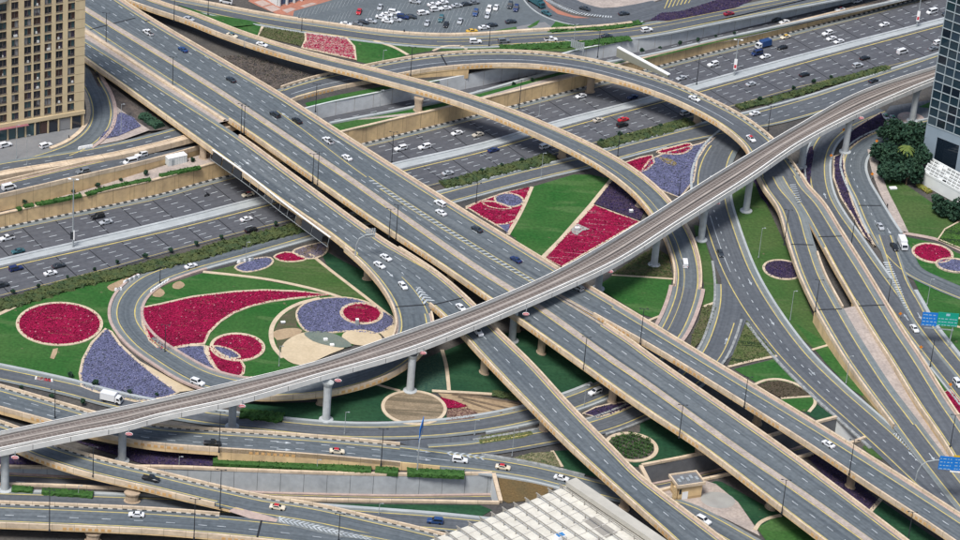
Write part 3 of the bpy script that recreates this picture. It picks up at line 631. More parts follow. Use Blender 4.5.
G3 = [(-60,416,3.4,8.5),(0,432,3.8,8.5),(42,451,4.4,8.8),(93,467,4.8,9),(150,480.5,4.9,9),(210,495,4.8,9),(260,506,4.7,9),(310,514,4.6,9),(370,527,4.5,8.5),(413,537,4.5,8.5),(470,552,4.5,8.5)]
G4 = [(-60,512,4.7,10.8),(0,514.5,4.7,10.8),(90,518,4.7,10.8),(160,521.5,4.7,10.8),(227,527,4.7,10.8),(310,536,4.7,10.8),(370,545,4.7,10.8),(450,562,4.7,10.8)]
g3, g4 = center(G3, dz=.03), center(G4)
JF = root('low_flyover', at(132,501,0), 'pair of low bridge roads joining at white chevrons along the bottom left edge', 'flyover')
R = Road(JF, ASPH); lay(R, g3, lanes=(), yl=2.0, yr=2.4, kL=True, fas='R', pR=True, rg=(None,(222,497))); lay(R, g3, yl=2.0, yr=1.2, kL=True, pR=False, rg=((222,497),None), paleR=False)
lay(R, g4, lanes=(.52,), yl=2.2, yr=2.3, kL=True, fas='R', paleL=False, rg=(None,(215,526)), per=8.6); lay(R, g4, lanes=(.5,), yl=1.6, yr=2.3, pL=False, fas='R', paleL=False, rg=((215,526),None), per=8.6)
mb = R.mb('gore_paving', KPINK)
def gpoly(P, z, m, name): flat(name, [(x, y, z) for x, y in P], m, parent=JF)
gpoly([(228,511),(236,507),(262,514),(278,519),(276,522),(250,518.5)], 4.79, KPINK, 'gore_paving')
gpoly([(276,516),(300,520),(345,531),(385,541),(340,537),(300,528),(276,522)], 4.765, SHLD, 'gore_surface')
def px_bars(mb, A, B, n, z, on=.5, vee=0.0):
    a = spline(np.array([[*at(x, y, z)[:2], z] for x, y in A]), .5); b = spline(np.array([[*at(x, y, z)[:2], z] for x, y in B]), .5)
    I = lambda c, t: np.array([np.interp(t, np.linspace(0, 1, len(c)), c[:, k]) for k in range(3)])
    for i in range(n):
        t0, t1 = i/n, (i+on)/n; v = vee/n
        A0, A1, B0, B1 = I(a, t0), I(a, t1), I(b, t0), I(b, t1); M0, M1 = (I(a, max(0, t0-v))+I(b, max(0, t0-v)))/2, (I(a, max(0, t1-v))+I(b, max(0, t1-v)))/2
        if vee: mb.quad(A0, A1, M1, M0); mb.quad(M0, M1, B1, B0)
        else: mb.quad(A0, A1, B1, B0)
mb = MB(); px_bars(mb, [(279,516.3),(302,521),(345,531.5),(375,538.5)], [(279,521.5),(302,526.5),(345,536),(375,541)], 20, 4.81, .5, 1.0); wpart('chevron_marking', mb, WHT, JF, kind='stuff')
R.build()
for p, zt, zb in (((132,501.5),3.0,0), ((93,541),2.8,0), ((262,552),2.8,0)): pier(JF, p, zt, zb, w=2.4, l=3.6)
# ground road under them with the blue car
g6 = center([(-60,497,.1,7),(0,499,.1,7),(100,502,.1,7),(200,506,.1,7),(300,512,.1,7),(370,517.5,.1,7.5),(437,522.5,.1,7.5),(500,529,.1,7.5),(560,536,.1,7.5)])
R = Road(None, ASPN); lay(R, g6, bridge=False, yl=1.0, yr=1.0); g6.beam(R.mb('kerb', WCON), 0, -1.2, 0, -.3, .25); R.build('ground_road')

# ================================================================ right-hand descending ramps beyond the rail viaduct
_q = [ur.C[-4]+ur.N[-4]*3.9, ur.C[-1]+ur.N[-1]*4.0]; C1 = [(*px(q), q[2], 8.2) for q in _q]+[(790,209,5.9,9),(800,240,5.7,9),(812,275,5.1,9),(829,309,4.4,9.5),(845,337,3.6,9.5),(860,361,2.7,9.5),(880,390,1.8,9),(899,415,1.1,9),(923,447,.5,9),(947,478,.2,9),(985,525,.15,9)]
_q = [ur.C[-4]-ur.N[-4]*3.9, ur.C[-1]-ur.N[-1]*4.0]; C2 = [(*px(q), q[2], 8.2) for q in _q]+[(811,204,6.0,9),(828,232,5.8,9.4),(848.5,267,5.2,10.4),(868,300,4.6,10.6),(886,330,4,10.6),(904.5,358,3.3,10.6),(932,402,2.4,10.4),(960,443,1.6,10.2),(990,495,.8,9.4),(1015,535,.5,9.4)]
c1, c2 = center(C1, dz=.05), center(C2, dz=.07)
R = Road(CF, ASPN)
lay(R, c1, yl=2.6, yr=1.9, rg=(None,(829,309)), pL=False, pR=True)
lay(R, c2, yl=3.0, yr=1.3, rg=(None,(868,300)), pL=True, pR=False)

lay(R, c1, yl=2.4, yr=1.9, rg=((829,309),(905,424)), skirt=4.6, pL=False); lay(R, c1, bridge=False, yl=1.8, yr=1.8, rg=((905,424),None))
lay(R, c2, yl=3.0, yr=1.6, rg=((868,300),None), skirt=4.8, pL=True)
c1.beam(R.mb('parapet', CREAM), 0, .02, .6, -.8, .9, rg=((808,250),(829,309))); c2.beam(R.mb('parapet', CREAM), 1, -.6, -.02, -.8, .9, rg=((838,250),(868,300)))
R.build()
for p, z in (((800,250),3.6),): pier(CF, p, z, ax=-.9)
# paved wedge between the two ramps
mb = MB(); sA = c1.sl(((829,309),(947,478))); A_ = c1.P(1, .0, .02, sA); B_ = []
for p in A_:
    i = int(np.argmin(((c2.L[:, :2]-p[:2])**2).sum(1))); q = c2.L[i].copy(); q[2] = p[2]+.002; B_.append(q)
# travelling down both: right edge of c1 faces the left edge of c2
mb.loft([c1.P(0, 0, .03, sA), np.array([c2.R[int(np.argmin(((c2.R[:, :2]-p[:2])**2).sum(1)))]*[1,1,0]+[0,0,p[2]+.03] for p in c1.P(0, 0, 0, sA)])], c1.S[sA])
wpart('wedge_paving', mb, PINK, CF)
F1 = [(880,109,.1,8),(862,116,.1,8),(842,126,.1,8),(826,140,.1,8),(818.5,157,.1,8),(818,178,.1,8),(823,197,.1,8),(833,215,.1,8),(848,236,.1,8),(866,262,.1,8),(890,295,.1,8),(914,328,.1,8.5),(938,358,.1,9),(962,388,.1,9),(1000,436,.1,9)]
F2 = [(1000,113,.1,8),(960,119,.1,8),(925,126,.1,8),(895,132,.1,8),(872,141,.1,8),(857,153,.1,8),(853,166,.1,8),(857,181,.1,8),(866,198,.1,8.5),(880,225,.1,10),(896,250,.1,11),(912,270,.1,8),(935,282,.1,8),(962,293.5,.1,8),(1000,308,.1,8)]
F3 = [(884,235,.1,6),(892,258,.1,6),(900,281,.1,6),(912,304,.1,6.5),(922,322,.1,6.5),(945,352,.1,6.5),(975,388,.1,6.5)]
f1, f2, f3 = center(F1, dz=.03), center(F2, dz=.05), center(F3, dz=.07)
R = Road(None, ASPN); lay(R, f1, bridge=False, yl=1.6, yr=1.4); f1.beam(R.mb('kerb', WCON), 0, -.8, 0, -.3, .25, rg=((842,126),(880,281))); f1.beam(R.mb('kerb', WCON), 1, 0, .6, -.3, .25); R.build('ramp_road')
R = Road(None, ASPH); lay(R, f2, bridge=False, yl=1.2, yr=1.0, noy='L', paleL=False); f2.beam(R.mb('kerb', WCON), 0, -.9, 0, -.3, .25, rg=(None,(884,232))); f2.beam(R.mb('kerb', WCON), 1, 0, .7, -.3, .25, rg=((960,119),(884,232))); f2.dash(R.mb('lane_marking', WHT), .6, per=5, on=1.5, rg=((857,153),(884,232))); R.build('ramp_road')
R = Road(None, ASPN); lay(R, f3, bridge=False, yl=.9, yr=1.4, noy=''); f3.beam(R.mb('kerb', WCON), 0, -1.2, -.0, -.3, .25, rg=((905,292),None)); R.build('ramp_road')
mb = MB(); px_bars(mb, [(883,262),(893,283),(902,302),(912,316)], [(890,262),(899,283),(906,302),(913,316)], 24, .2, .45); struct('hatching', mb, WHT)
mb = MB(); px_bars(mb, [(786,172),(791,188),(798,204)], [(791,172),(797,188),(802,203)], 15, 6.5, .34); wpart('hatching', mb, WHT, CF, kind='stuff')
mb = MB(); px_bars(mb, [(414.5,287),(419,297),(425,306)], [(420,287),(428,295.5),(437,302.5)], 6, 9.66, .5, .8); wpart('chevron_marking', mb, WHT, GF, kind='stuff')
mb = MB(); px_bars(mb, [(893,434),(905,446),(917,458)], [(899,431),(911,442),(922,455)], 11, .35, .45, .8); struct('hatching', mb, WHT)
# ================================================================ planting: lawns, beds, paths
MAG = mat('magenta_petunia', (.235,.003,.038), .9, (.14,.003,.026), .16, .9, (2.4,.4), speck=((.36,.17,.18), .9, .69), rows=((.17,.05,.045), .1, .12, 1.0, .63), bump=.6)
MAGR = mat('magenta_rows', (.25,.0035,.038), .9, (.15,.004,.03), .15, .8, (2.5,.4), rows=((.30,.13,.15), .62, .09, 1.3, .585), bump=.6)
MAGP = mat('magenta_sparse', (.27,.008,.045), .9, (.34,.20,.17), .5, .9, (2.5,.3), speck=((.40,.27,.24), 1.0, .54), bump=.6)
LAV = mat('lavender_petunia', (.105,.112,.195), .9, (.075,.08,.14), .35, .9, (2.2,.5), speck=((.19,.18,.18), .9, .68), bump=.6)
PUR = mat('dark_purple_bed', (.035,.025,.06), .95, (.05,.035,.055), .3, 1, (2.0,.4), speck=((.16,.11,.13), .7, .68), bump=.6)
OLV = mat('olive_ground_cover', (.07,.085,.035), .95, (.095,.085,.045), .25, 1, (1.8,.3), bump=.6)
TEAL = mat('bluegreen_ground_cover', (.02,.06,.045), .95, (.05,.095,.06), 1.2, .8, (2.5,.3), bump=.6)
GLEN = mat('grey_green_cover', (.12,.15,.13), .95, (.15,.17,.14), .3, 1, (2,.15))
SANDL = mat('pale_sand', (.50,.41,.28), .95, (.42,.34,.225), .15, .8, (1.5,.1))
LEAF = mat('hedge_leaf', (.022,.068,.014), .8, (.04,.10,.022), .6, 1, (3,.35))
LEAFD = mat('shrub_leaf', (.035,.06,.025), .85, (.07,.085,.03), .4, 1, (3,.4))
LEAFT = mat('tree_leaf', (.014,.040,.025), .8, (.028,.062,.034), .3, 1, (2,.4))
BARK = mat('bark', (.10,.07,.05), .95, (.06,.045,.03), 3)

def lawn(P, m=GRS, z=0.0, smooth=False): return flat('lawn', P, m, z, smooth=smooth)
def ell(c, rx, z=0.0, n=40, ry=None):
    """photo points of a circle (or ground ellipse) on the ground: c its centre, rx half width in photo pixels"""
    C = at(*c, z); r = np.linalg.norm(at(c[0]+rx, c[1], z)-C); r2 = r if ry is None else ry*r
    return [tuple(float(k_) for k_ in px(C+np.array([r*math.cos(t), r2*math.sin(t), 0]))) for t in np.linspace(0, 2*math.pi, n, endpoint=False)]
NB = []
TONES = {'magenta_petunia': ((.30,.006,.055), (.11,.003,.02), (.34,.14,.17)), 'magenta_rows': ((.30,.006,.055), (.12,.004,.02), (.36,.17,.19)), 'magenta_sparse': ((.30,.01,.06), (.36,.22,.20), (.38,.28,.26)), 'lavender_petunia': ((.135,.14,.24), (.06,.07,.09), (.17,.165,.21)), 'dark_purple_bed': ((.03,.02,.07), (.02,.018,.03), (.14,.09,.11)), 'faded_lavender': ((.12,.11,.16), (.10,.09,.05), (.16,.13,.12)),
 'olive_ground_cover': ((.07,.09,.03), (.035,.05,.018), (.13,.115,.07)), 'olive_rows': ((.07,.10,.03), (.03,.05,.015), (.13,.13,.07)), 'hedge_rows': ((.05,.075,.022), (.025,.04,.014), (.11,.09,.05)), 'hedge_stripes': ((.05,.12,.02), (.03,.07,.015), (.07,.14,.03)), 'bluegreen_ground_cover': ((.02,.06,.045), (.012,.04,.03), (.06,.11,.07)), 'dark_soil': ((.11,.09,.075), (.045,.05,.03), (.19,.165,.14)), 'dry_shrub': ((.16,.15,.09), (.05,.07,.03), (.20,.17,.11)), 'yellow_green_bed': ((.12,.125,.045), (.065,.09,.03), (.17,.15,.09)), 'brown_bed': ((.07,.055,.035), (.05,.05,.025), (.10,.08,.06)), 'dotted_soil': ((.12,.06,.055), (.09,.05,.04), (.22,.15,.11))}
def inside(q, P):
    c = False; n = len(P)
    for i in range(n):
        (x1, y1), (x2, y2) = P[i][:2], P[i-1][:2]
        if (y1 > q[1]) != (y2 > q[1]) and q[0] < (x2-x1)*(q[1]-y1)/(y2-y1)+x1: c = not c
    return c
def blossoms(o, m, r, zb, holes=()):
    """plant clumps over the whole bed: small tilted faces in three tones"""
    t = TONES.get(m.name)
    if not t: return
    me = o.data; V = np.array([v.co[:] for v in me.vertices]); T_ = [tuple(p.vertices) for p in me.polygons]; A = np.array([np.linalg.norm(np.cross(V[b]-V[a], V[c]-V[a]))/2 for a, b, c in T_]); tot = A.sum()
    n = int(min(6500, tot*4.0)); pick = rng.choice(len(T_), n, p=A/tot); b_ = MB()
    for i in pick:
        a, b, c = (V[k] for k in T_[i]); u, v = rng.random(2); u, v = (1-u, 1-v) if u+v > 1 else (u, v); p = a+(b-a)*u+(c-a)*v+np.array([0,0,rng.uniform(.02,.3)])
        if holes and any(inside(px(p), h) for h in holes): continue
        n_ = np.array([rng.normal(0,.5), rng.normal(0,.5), 1.0]); n_ /= np.linalg.norm(n_); h = rng.normal(size=3); e1 = np.cross(n_, h); e1 /= np.linalg.norm(e1); e2 = np.cross(n_, e1); s = rng.uniform(.09, .24)
        b_.quad(p-e1*s-e2*s*.7, p+e1*s*.8-e2*s, p+e1*s+e2*s*.7, p-e1*s*.7+e2*s, mi=int(rng.choice(3, p=[.70,.26,.04])))
    mats_ = [mat(m.name+s_, c_, .9, fine=(2.0,.25)) for s_, c_ in zip(('_light','_deep','_pale'), t)]
    wpart('blossoms' if 'flower' in r['category'] else 'plants', b_, mats_, r, kind='stuff')
def bed(label, P, m, z=.12, smooth=False, edge=1.2, cat='flower bed', name='flower_bed', fl='flowers', holes=()):
    """raised planting bed: flowers inside a cream edging"""
    NB.append(1); z += .0037*(len(NB) % 23); zb = 0.0 if z < 2 else z-.2
    Q = [(p[0], p[1], z) for p in P]; c = at(P[0][0], P[0][1], zb); r = root(name, c, label, cat)
    o = flat(fl, Q, m, z, parent=r, smooth=smooth); o['kind'] = 'stuff'
    blossoms(o, m, r, zb, holes)
    if edge: wpart('edging', band([(p[0], p[1], zb) for p in P], edge*.72, closed=True, smooth=smooth, h=z-zb+.113), PATH, r)
    return r
def path(P, wd=1.1, m=None, smooth=True, h=.171, closed=False, name='path', z=0.0): return struct(name, band([(p[0], p[1], p[2] if len(p) > 2 else z) for p in P], wd, smooth=smooth, h=h, closed=closed), m or PATH)

# --- left lawn and its beds
lawn([(-40,330),(0,314.5),(33,300),(83,283),(140,273),(146,277),(128,288),(115,303),(112,319),(116,335),(100,335),(86,352),(80,370),(82,388),(60,385),(30,378),(0,371),(-40,363)])
path([(-40,331),(0,314),(33,299),(83,282),(145,272)], 1.3)
bed('oval magenta flower bed ringed in cream on the left lawn', ell((59.5,324), 42), MAG, smooth=False, edge=1.35)
bed('lavender wedge bed between the left lawn and the loop road', [(106,329),(92,343),(83,360),(80,374),(82,387),(95,392),(115,397),(135,402),(165,398),(178,393),(158,378),(136,360),(120,345),(111,332)], LAV)
flat('bare_strip', [(111,331),(120,344),(136,359),(158,377),(178,392),(196,390),(170,378),(140,361),(126,350),(115,338)], SANDL, .05)
flat('bare_patch', [(107,287),(118,281),(129,277),(136,280),(131,286),(122,290),(112,291)], SAND, .03, smooth=True)
flat('bare_patch', [(50,358),(53,349),(58,348),(57,353),(54,359)], SAND, .03)
# --- inside the loop
lawn([(142,305),(150,294),(170,283),(203,273),(235,275),(300,287),(330,295),(392,318),(384,333),(300,366),(240,380),(205,372),(165,355),(146,336)])
lawn([(210,271),(240,264),(275,258),(312,256),(330,270),(360,293),(392,318),(350,300),(320,291),(270,280),(225,275)], GRO, .03)
path([(203,272),(232,275),(270,280),(320,291),(350,301),(392,318)], 1.2); path([(310,254),(330,270),(360,293),(392,318)], 1.1)
bed('small lavender lobe beside the service road inside the loop', [(235,268),(243,263),(256,259),(270,258),(273,262),(268,267),(256,271),(243,272)], LAV, smooth=True, edge=.9)
bed('small magenta lobe beside the service road under the exit flyover', [(274,257),(286,252.5),(297,254.5),(306,259.5),(293,262),(281,261)], MAG, smooth=True, edge=.9)
bed('brownish lavender lobe half under the exit flyover', [(293,252),(312,245),(325,243),(328,248),(322,256),(308,259)], mat('faded_lavender', (.13,.115,.15), .9, (.16,.12,.09), .3, 1, (2,.3)), smooth=True, edge=.9)
bed('long magenta swoosh bed tapering to the right inside the loop', [(142,308),(160,304.5),(193,297),(235,292),(263,290.5),(295,291.5),(330,295),(296,298.5),(272,301.5),(252,306),(234,313),(220,322),(209,333),(204,344),(190,345),(176,347.5),(163,353),(150,341),(143,325)], MAG)
bed('lavender segment below the magenta swoosh at the loop kerb', [(164,354.5),(177,348),(190,346),(204,346),(206,354),(212,365),(222,376),(200,371),(180,362)], LAV)
bed('magenta lobe under the round bed beside the rail viaduct', [(207,346),(212,349),(219,354),(232,359),(241,362),(244,367),(243,374),(238,378),(226,377),(216,369),(209,357)], MAG, edge=1.2, holes=[ell((237.5,347.5), 27)])
bed('round magenta bed with a lavender lens inside the loop', ell((237.5,347.5), 26), MAG, z=.16, edge=1.5, holes=[[(213,346),(222,346.5),(232,350.5),(241,358),(230,359.5),(220,355)]])
bed('narrow lavender lens across the round magenta bed', [(213,347),(222,347.5),(232,351),(240,358),(230,358.5),(220,354)], LAV, z=.22, smooth=True, edge=.9)
flat('olive_bed', [(317,300),(297,306),(281,317),(274,330),(277,346),(284,357),(300,345),(306,333),(297,326),(296,315),(304,306)], mat('dark_olive_soil', (.06,.075,.035), .95, (.09,.075,.05), .3, 1, (1.5,.2)), .06)
path([(320,298.5),(300,303.5),(284,312),(274,323),(271,334),(274,347),(283,358)], 1.4)
flat('bare_patch', [(273,332),(282,329),(294,328),(302,330),(298,335),(288,338),(277,340)], SAND, .09, smooth=True)
bed('large lavender teardrop bed inside the loop', [(297,312),(305,304),(320,299.5),(345,298),(368,303),(384,312),(394,320),(387,331),(375,334),(352,331.5),(330,333),(308,332),(299,323)], LAV, z=.14, smooth=True, edge=.9, holes=[ell((361.5,314), 21)])
bed('magenta oval set in the lavender teardrop bed', ell((361.5,314), 20), MAG, z=.2, edge=1.5)
flat('sand_patch', [(282,346),(292,337),(307,332),(325,336),(346,346),(330,354),(300,365),(284,358)], SANDL, .24, smooth=True)
flat('sand_patch', ell((362,337.5), 20, ry=.78), SANDL, .27); flat('sand_patch', [(380,333),(392,324),(397,322),(396,333),(386,339)], SANDL, .25)
flat('grey_cover', [(304,333),(318,331),(332,333),(345,339),(352,346),(340,347.5),(326,345),(313,341)], GLEN, .30, smooth=True)
# --- lawns below the flyovers, left centre
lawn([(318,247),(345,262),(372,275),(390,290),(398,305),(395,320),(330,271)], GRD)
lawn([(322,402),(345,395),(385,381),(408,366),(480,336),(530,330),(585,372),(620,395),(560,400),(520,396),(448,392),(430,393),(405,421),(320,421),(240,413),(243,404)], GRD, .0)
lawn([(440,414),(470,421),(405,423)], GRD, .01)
flat('shrub_bed', [(415,391),(417,362),(440,352),(444,355),(447,391)], TEAL, .06)
path([(442,350),(446,365),(448,380),(449,391)], 1.1); path([(432,391),(470,393),(520,396)], 1.2); path([(375,384),(385,387),(400,391)], .9)
ro = bed('round sandy bed ringed with pink paving at the foot of a viaduct column', ell((414,408), 31), mat('raked_sand', (.25,.195,.13), .95, (.19,.15,.10), .3, 1, (1.8,.25), rows=((.13,.105,.07), .15, .03, .7, .52)), edge=1.4, cat='planting bed', name='planting_bed', fl='raked_soil')
flat('sand_patch', [(438,393),(480,396),(545,408),(540,412),(505,413),(490,417),(470,421),(447,421),(452,408)], mat('striped_sand', (.33,.245,.15), .95, (.26,.19,.12), .2, 1, (1.2,.2), rows=((.13,.09,.055), -.45, .02, .55, .55)), .04)
bed('small magenta triangle beside the round sandy bed', [(440,397),(453,400),(468,406),(458,408),(448,408)], MAG, edge=0)
for q in ([(452,394.5),(485,398),(528,405.5)], [(458,397),(482,402.5),(515,410)], [(463,400),(480,406),(502,413)], [(450,393.2),(500,396),(540,402)]): path(q, .9, SOIL, h=.10, name='planting_strip', z=.05)
bed('dotted brown planting bed beside the small magenta triangle', [(448,409),(468,408),(478,413),(474,418),(446,421)], mat('dotted_soil', (.25,.17,.12), .95, (.12,.07,.06), 1.4, 1, (2,.3)), edge=0, cat='planting bed', name='planting_bed', fl='seedlings')
bed('narrow yellowish planting strip between two ground roads', [(478,437),(500,433),(530,431),(534,434),(522,438),(500,441),(480,444)], mat('yellow_green_bed', (.12,.125,.05), .95, (.075,.10,.035), .8, 1, (2,.4)), edge=0, cat='planting bed', name='planting_bed', fl='ground_cover')
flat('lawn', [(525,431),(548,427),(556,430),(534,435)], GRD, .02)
bed('dry shrub bed between the merging roads near the white roof', [(512,458),(530,453),(553,451.5),(561,467),(535,464)], mat('dry_shrub', (.19,.17,.10), .95, (.07,.09,.04), .7, 1, (2,.4)), edge=0, cat='planting bed', name='planting_bed', fl='dry_shrubs')
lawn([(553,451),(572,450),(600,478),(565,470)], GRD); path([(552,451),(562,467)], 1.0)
flat('bare_soil', [(498,476),(530,478),(556,486),(540,499),(508,503),(502,500)], mat('brown_soil', (.13,.085,.035), .95, (.10,.075,.035), .2, 1, (1.5,.25), bump=.4), .02)
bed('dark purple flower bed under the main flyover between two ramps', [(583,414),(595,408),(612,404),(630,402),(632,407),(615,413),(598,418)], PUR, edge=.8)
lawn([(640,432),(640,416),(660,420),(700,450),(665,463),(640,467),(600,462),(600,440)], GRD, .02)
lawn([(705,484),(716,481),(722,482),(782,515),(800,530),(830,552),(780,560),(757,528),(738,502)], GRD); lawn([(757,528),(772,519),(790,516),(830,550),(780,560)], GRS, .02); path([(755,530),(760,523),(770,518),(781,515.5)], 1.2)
flat('forecourt', [(640,492),(700,479),(716,484),(738,502),(756,528),(760,536),(728,520),(690,503)], PINK, .02); flat('forecourt_circle', ell((718,500), 17, ry=.85), mat('pale_paving', (.30,.30,.28), .9, (.26,.255,.24), .3), .04)
# --- far left, terrace, hotel front
flat('forecourt', [(-60,184,9.45),(0,170,9.45),(40,160,9.45),(72,148,9.45),(92,132,9.45),(97,115,9.45),(93,95,9.45),(70,60,9.45),(-60,60,9.45)], PAVE, 9.45)
flat('slip_island', [(104,97,9.47),(112,103,9.47),(135,120,9.47),(150,130,9.47),(122,140,9.47),(94,146,9.47),(102,132,9.47),(108,115,9.47)], PINK, 9.47)
flat('painted_shade_verge', [(88,66,9.455),(110,84,9.455),(140,108,9.455),(168,129,9.455),(150,131,9.455),(133,119,9.455),(112,102,9.455),(98,86,9.455)], DSOIL, 9.455)  # shade by the exit flyover painted as dark ground, over some planting
hedge_later = True
bed('purple flower triangle on the island beside the hotel slip road', [(112,119),(121,112),(133,117),(141,126),(118,136),(98,140),(104,132),(112,126)], LAV, z=9.55, edge=0)
# --- top: planting between the upper roads
UGZ = 8.46
flat('lawn', [(176,4,11.5),(205,13,10.4),(250,20.5,9.4),(262,24,8.9),(240,26,10),(228,27,10.4),(200,15,11.5)], GRS, UGZ)
flat('lawn', [(228,27,10),(245,25,9.2),(262,24,8.9),(257,36,9)], GRS, UGZ); path([(228,27,9.6),(243,25,9.2),(264,24,8.7)], 1.3); path([(264,24,8.7),(257,36,8.6)], 1.2)
bed('striped green shrub bed between the upper roads near the top', [(263,25),(303,32.5),(305,38),(301,46),(258,36)], OLV, z=8.6, edge=0, cat='planting bed', name='planting_bed', fl='shrub_rows')
bed('sparse magenta and pale flower bed between the upper roads near the top', [(305,33),(322,35),(346,38),(354,47),(356,60),(330,54),(302,48),(306,40)], MAGP, z=8.7, edge=1.3)
lawn([(350,39,UGZ),(373,41,UGZ),(392,47,UGZ),(407,55,UGZ),(385,62,UGZ),(372,65,UGZ),(356,61,UGZ),(355,48,UGZ)], GRS, UGZ)
flat('lawn', [(375,41,UGZ),(440,46,UGZ),(452,47,UGZ),(436,50,UGZ),(408,55,UGZ),(393,47,UGZ)], GRO, UGZ); path([(374,41,UGZ),(393,47,UGZ),(408,55,UGZ)], 1.2)
flat('lawn', [(437,51,UGZ),(452,46,UGZ),(480,46,UGZ),(540,44,UGZ),(592,41,UGZ),(640,36,UGZ),(632,40,UGZ),(600,46,UGZ),(570,52,UGZ),(500,49,UGZ)], GRO, UGZ); path([(433,51,UGZ),(445,46.5,UGZ),(462,46,UGZ)], 1.0); path([(460,46,UGZ),(467,49.5,UGZ)], 1.0)
flat('lawn', [(305,103,UGZ),(340,94.5,UGZ),(395,84,UGZ),(437,79.5,UGZ),(440,81,UGZ),(413,85.5,UGZ),(372,94,UGZ),(330,102.5,UGZ),(308,107.5,UGZ)], GRS, UGZ)
bed('rough dark shrub slope between the flyover and the narrow ramp', [(215,58),(232,55),(262,58),(300,72),(318,78),(290,89),(272,88),(240,70)], DSOIL, z=8.5, edge=0, cat='planting bed', name='planting_bed', fl='rough_shrubs')
# --- centre: the big lawn and beds between the rail viaduct and the highway
lawn([(533,186.5),(555,180),(573,174.5),(590,174.5),(612,179),(594,204),(545,258),(524,247),(510,234),(520,213)])
path([(612,179),(590,206),(560,240),(543,257)], 1.3, smooth=False); path([(532,187),(521,212),(508,235)], 1.2)
bed('large magenta bed with white flecks beside the rail viaduct', [(594,205),(616,213.5),(640,222),(600,245),(562,267),(545,258)], MAGR, edge=.9)
bed('dark purple bed between the magenta bed and the curved ramp', [(595,203.5),(612,180),(628,193),(645,209),(640,220.5),(617,212)], PUR, edge=0)
bed('magenta bed beside the flyover parapet, left of the big lawn', [(466,207),(480,201.5),(505,193),(531,187),(520,212),(508,233),(499,227),(482,217)], MAGR, edge=.8, holes=[ell((509,200.5), 14.5), [(497,225),(512,222),(508,235)]])
bed('lavender oval overlapping the magenta bed left of the big lawn', ell((509,200.5), 14), LAV, z=.2, edge=1.0)
bed('magenta lens at the lower edge of the lavender oval', [(482,202.5),(490,202),(500,204),(511,209),(499,209.5),(488,207)], MAG, z=.26, smooth=True, edge=.8)
flat('lavender_strip', [(497,225),(510,224),(508,233.5)], LAV, .18)
path([(466,209),(480,202),(490,201)], .8); path([(494,225),(506,224),(516,220)], .8)
bed('lavender bed between the curved ramp and the right-hand road', [(650,160),(665,153.5),(700,144),(716,137.5),(706,146),(697,160),(693,182),(680,198),(660,190),(640,173)], LAV, edge=1.0)
bed('rounded magenta lobe beside the curved ramp, left of the lavender', [(622,164),(640,158),(652,155.5),(654,163),(647,170),(638,174)], MAG, z=.18, edge=1.0)
bed('magenta half moon along the service road above the lavender bed', [(657,152.5),(673,147.5),(690,144),(691.5,148),(683,154),(669,154.5)], MAG, z=.2, smooth=True, edge=1.1)
flat('bare_patch', [(657,157),(668,158),(677,163),(674,166),(664,162)], mat('yellow_dry_patch', (.22,.17,.06), .95, (.15,.12,.08), .5), .16, smooth=True)
# --- under and right of the rail viaduct
lawn([(596,287),(612,276),(645,277),(672,279),(669,300),(662,320),(640,314)], GRS)
bed('dark hedge rows under the viaduct right of the big lawn', [(612,274),(640,255),(655,247),(668,255),(673,278),(645,276)], mat('hedge_rows', (.05,.07,.025), .95, (.09,.075,.04), .5, 1, (1.5,.4)), z=.25, edge=0, cat='planting bed', name='planting_bed', fl='hedge_rows')
path([(612,275),(645,277),(673,279)], .9); path([(648,321),(655,318),(664,315)], .9, smooth=False)
flat('asphalt_apron', [(395,441),(480,435),(500,444),(470,457),(420,450)], ASPN, .012)
flat('asphalt_apron', [(720,255),(736,276),(748,316),(742,330),(736,352),(722,364),(716,340),(722,300)], ASPN, .012)
lawn([(694,225),(700,226),(712,262),(718,285),(717,303),(702,305),(704,285),(700,262)], GRO); bed('brown olive planting strip between the curved ramp and the branch road', [(702,306),(717,304),(712,322),(702,340),(690,352),(692,335),(699,320)], OLV, edge=0, cat='planting bed', name='planting_bed', fl='ground_cover')
path([(703,307),(717,302)], 1.0, smooth=False)
bed('olive triangle of planted rows between the two right-hand roads', [(747,320),(756,332),(776,355),(752,361),(728,366),(738,342)], mat('olive_rows', (.06,.09,.028), .95, (.10,.10,.045), .4, 1, (1.6,.35), rows=((.02,.035,.014), .95, .03, .6, .53)), edge=0, cat='planting bed', name='planting_bed', fl='planted_rows')
path([(728,367),(752,361),(777,356)], 1.0, smooth=False)
lawn([(734,369),(778,358),(800,381),(806,388),(770,383),(757,383)]); lawn([(770,400),(800,397),(813,395),(815,402),(806,412),(798,410)])
bed('brown half oval bed beside the right flyover parapet', [(757,385.5),(768,381),(780,380.5),(793,384),(805,391),(811,395.5),(782,398)], mat('brown_bed', (.075,.06,.04), .95, (.055,.045,.03), .4, 1, (2,.3)), smooth=False, edge=0, cat='planting bed', name='planting_bed', fl='bare_plants')
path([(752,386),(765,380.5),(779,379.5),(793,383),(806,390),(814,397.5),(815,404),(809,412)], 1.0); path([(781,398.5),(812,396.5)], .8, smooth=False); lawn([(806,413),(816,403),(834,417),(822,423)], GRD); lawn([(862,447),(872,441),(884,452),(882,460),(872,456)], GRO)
lawn([(726,188),(750,178),(760,190),(790,255),(813,316),(860,386),(868,398),(826,360),(790,328),(752,272),(732,214)], GRO)
lawn([(795,323),(829,344),(862,392),(868,400),(850,388),(825,362)], GRS, .03); path([(812,350),(829,345)], .9, smooth=False)
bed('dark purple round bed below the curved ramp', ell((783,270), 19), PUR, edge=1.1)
bed('dark purple bed in the shade of the arching ramp', [(752,176),(757,173),(765,192),(770,208),(760,196)], PUR, edge=0)
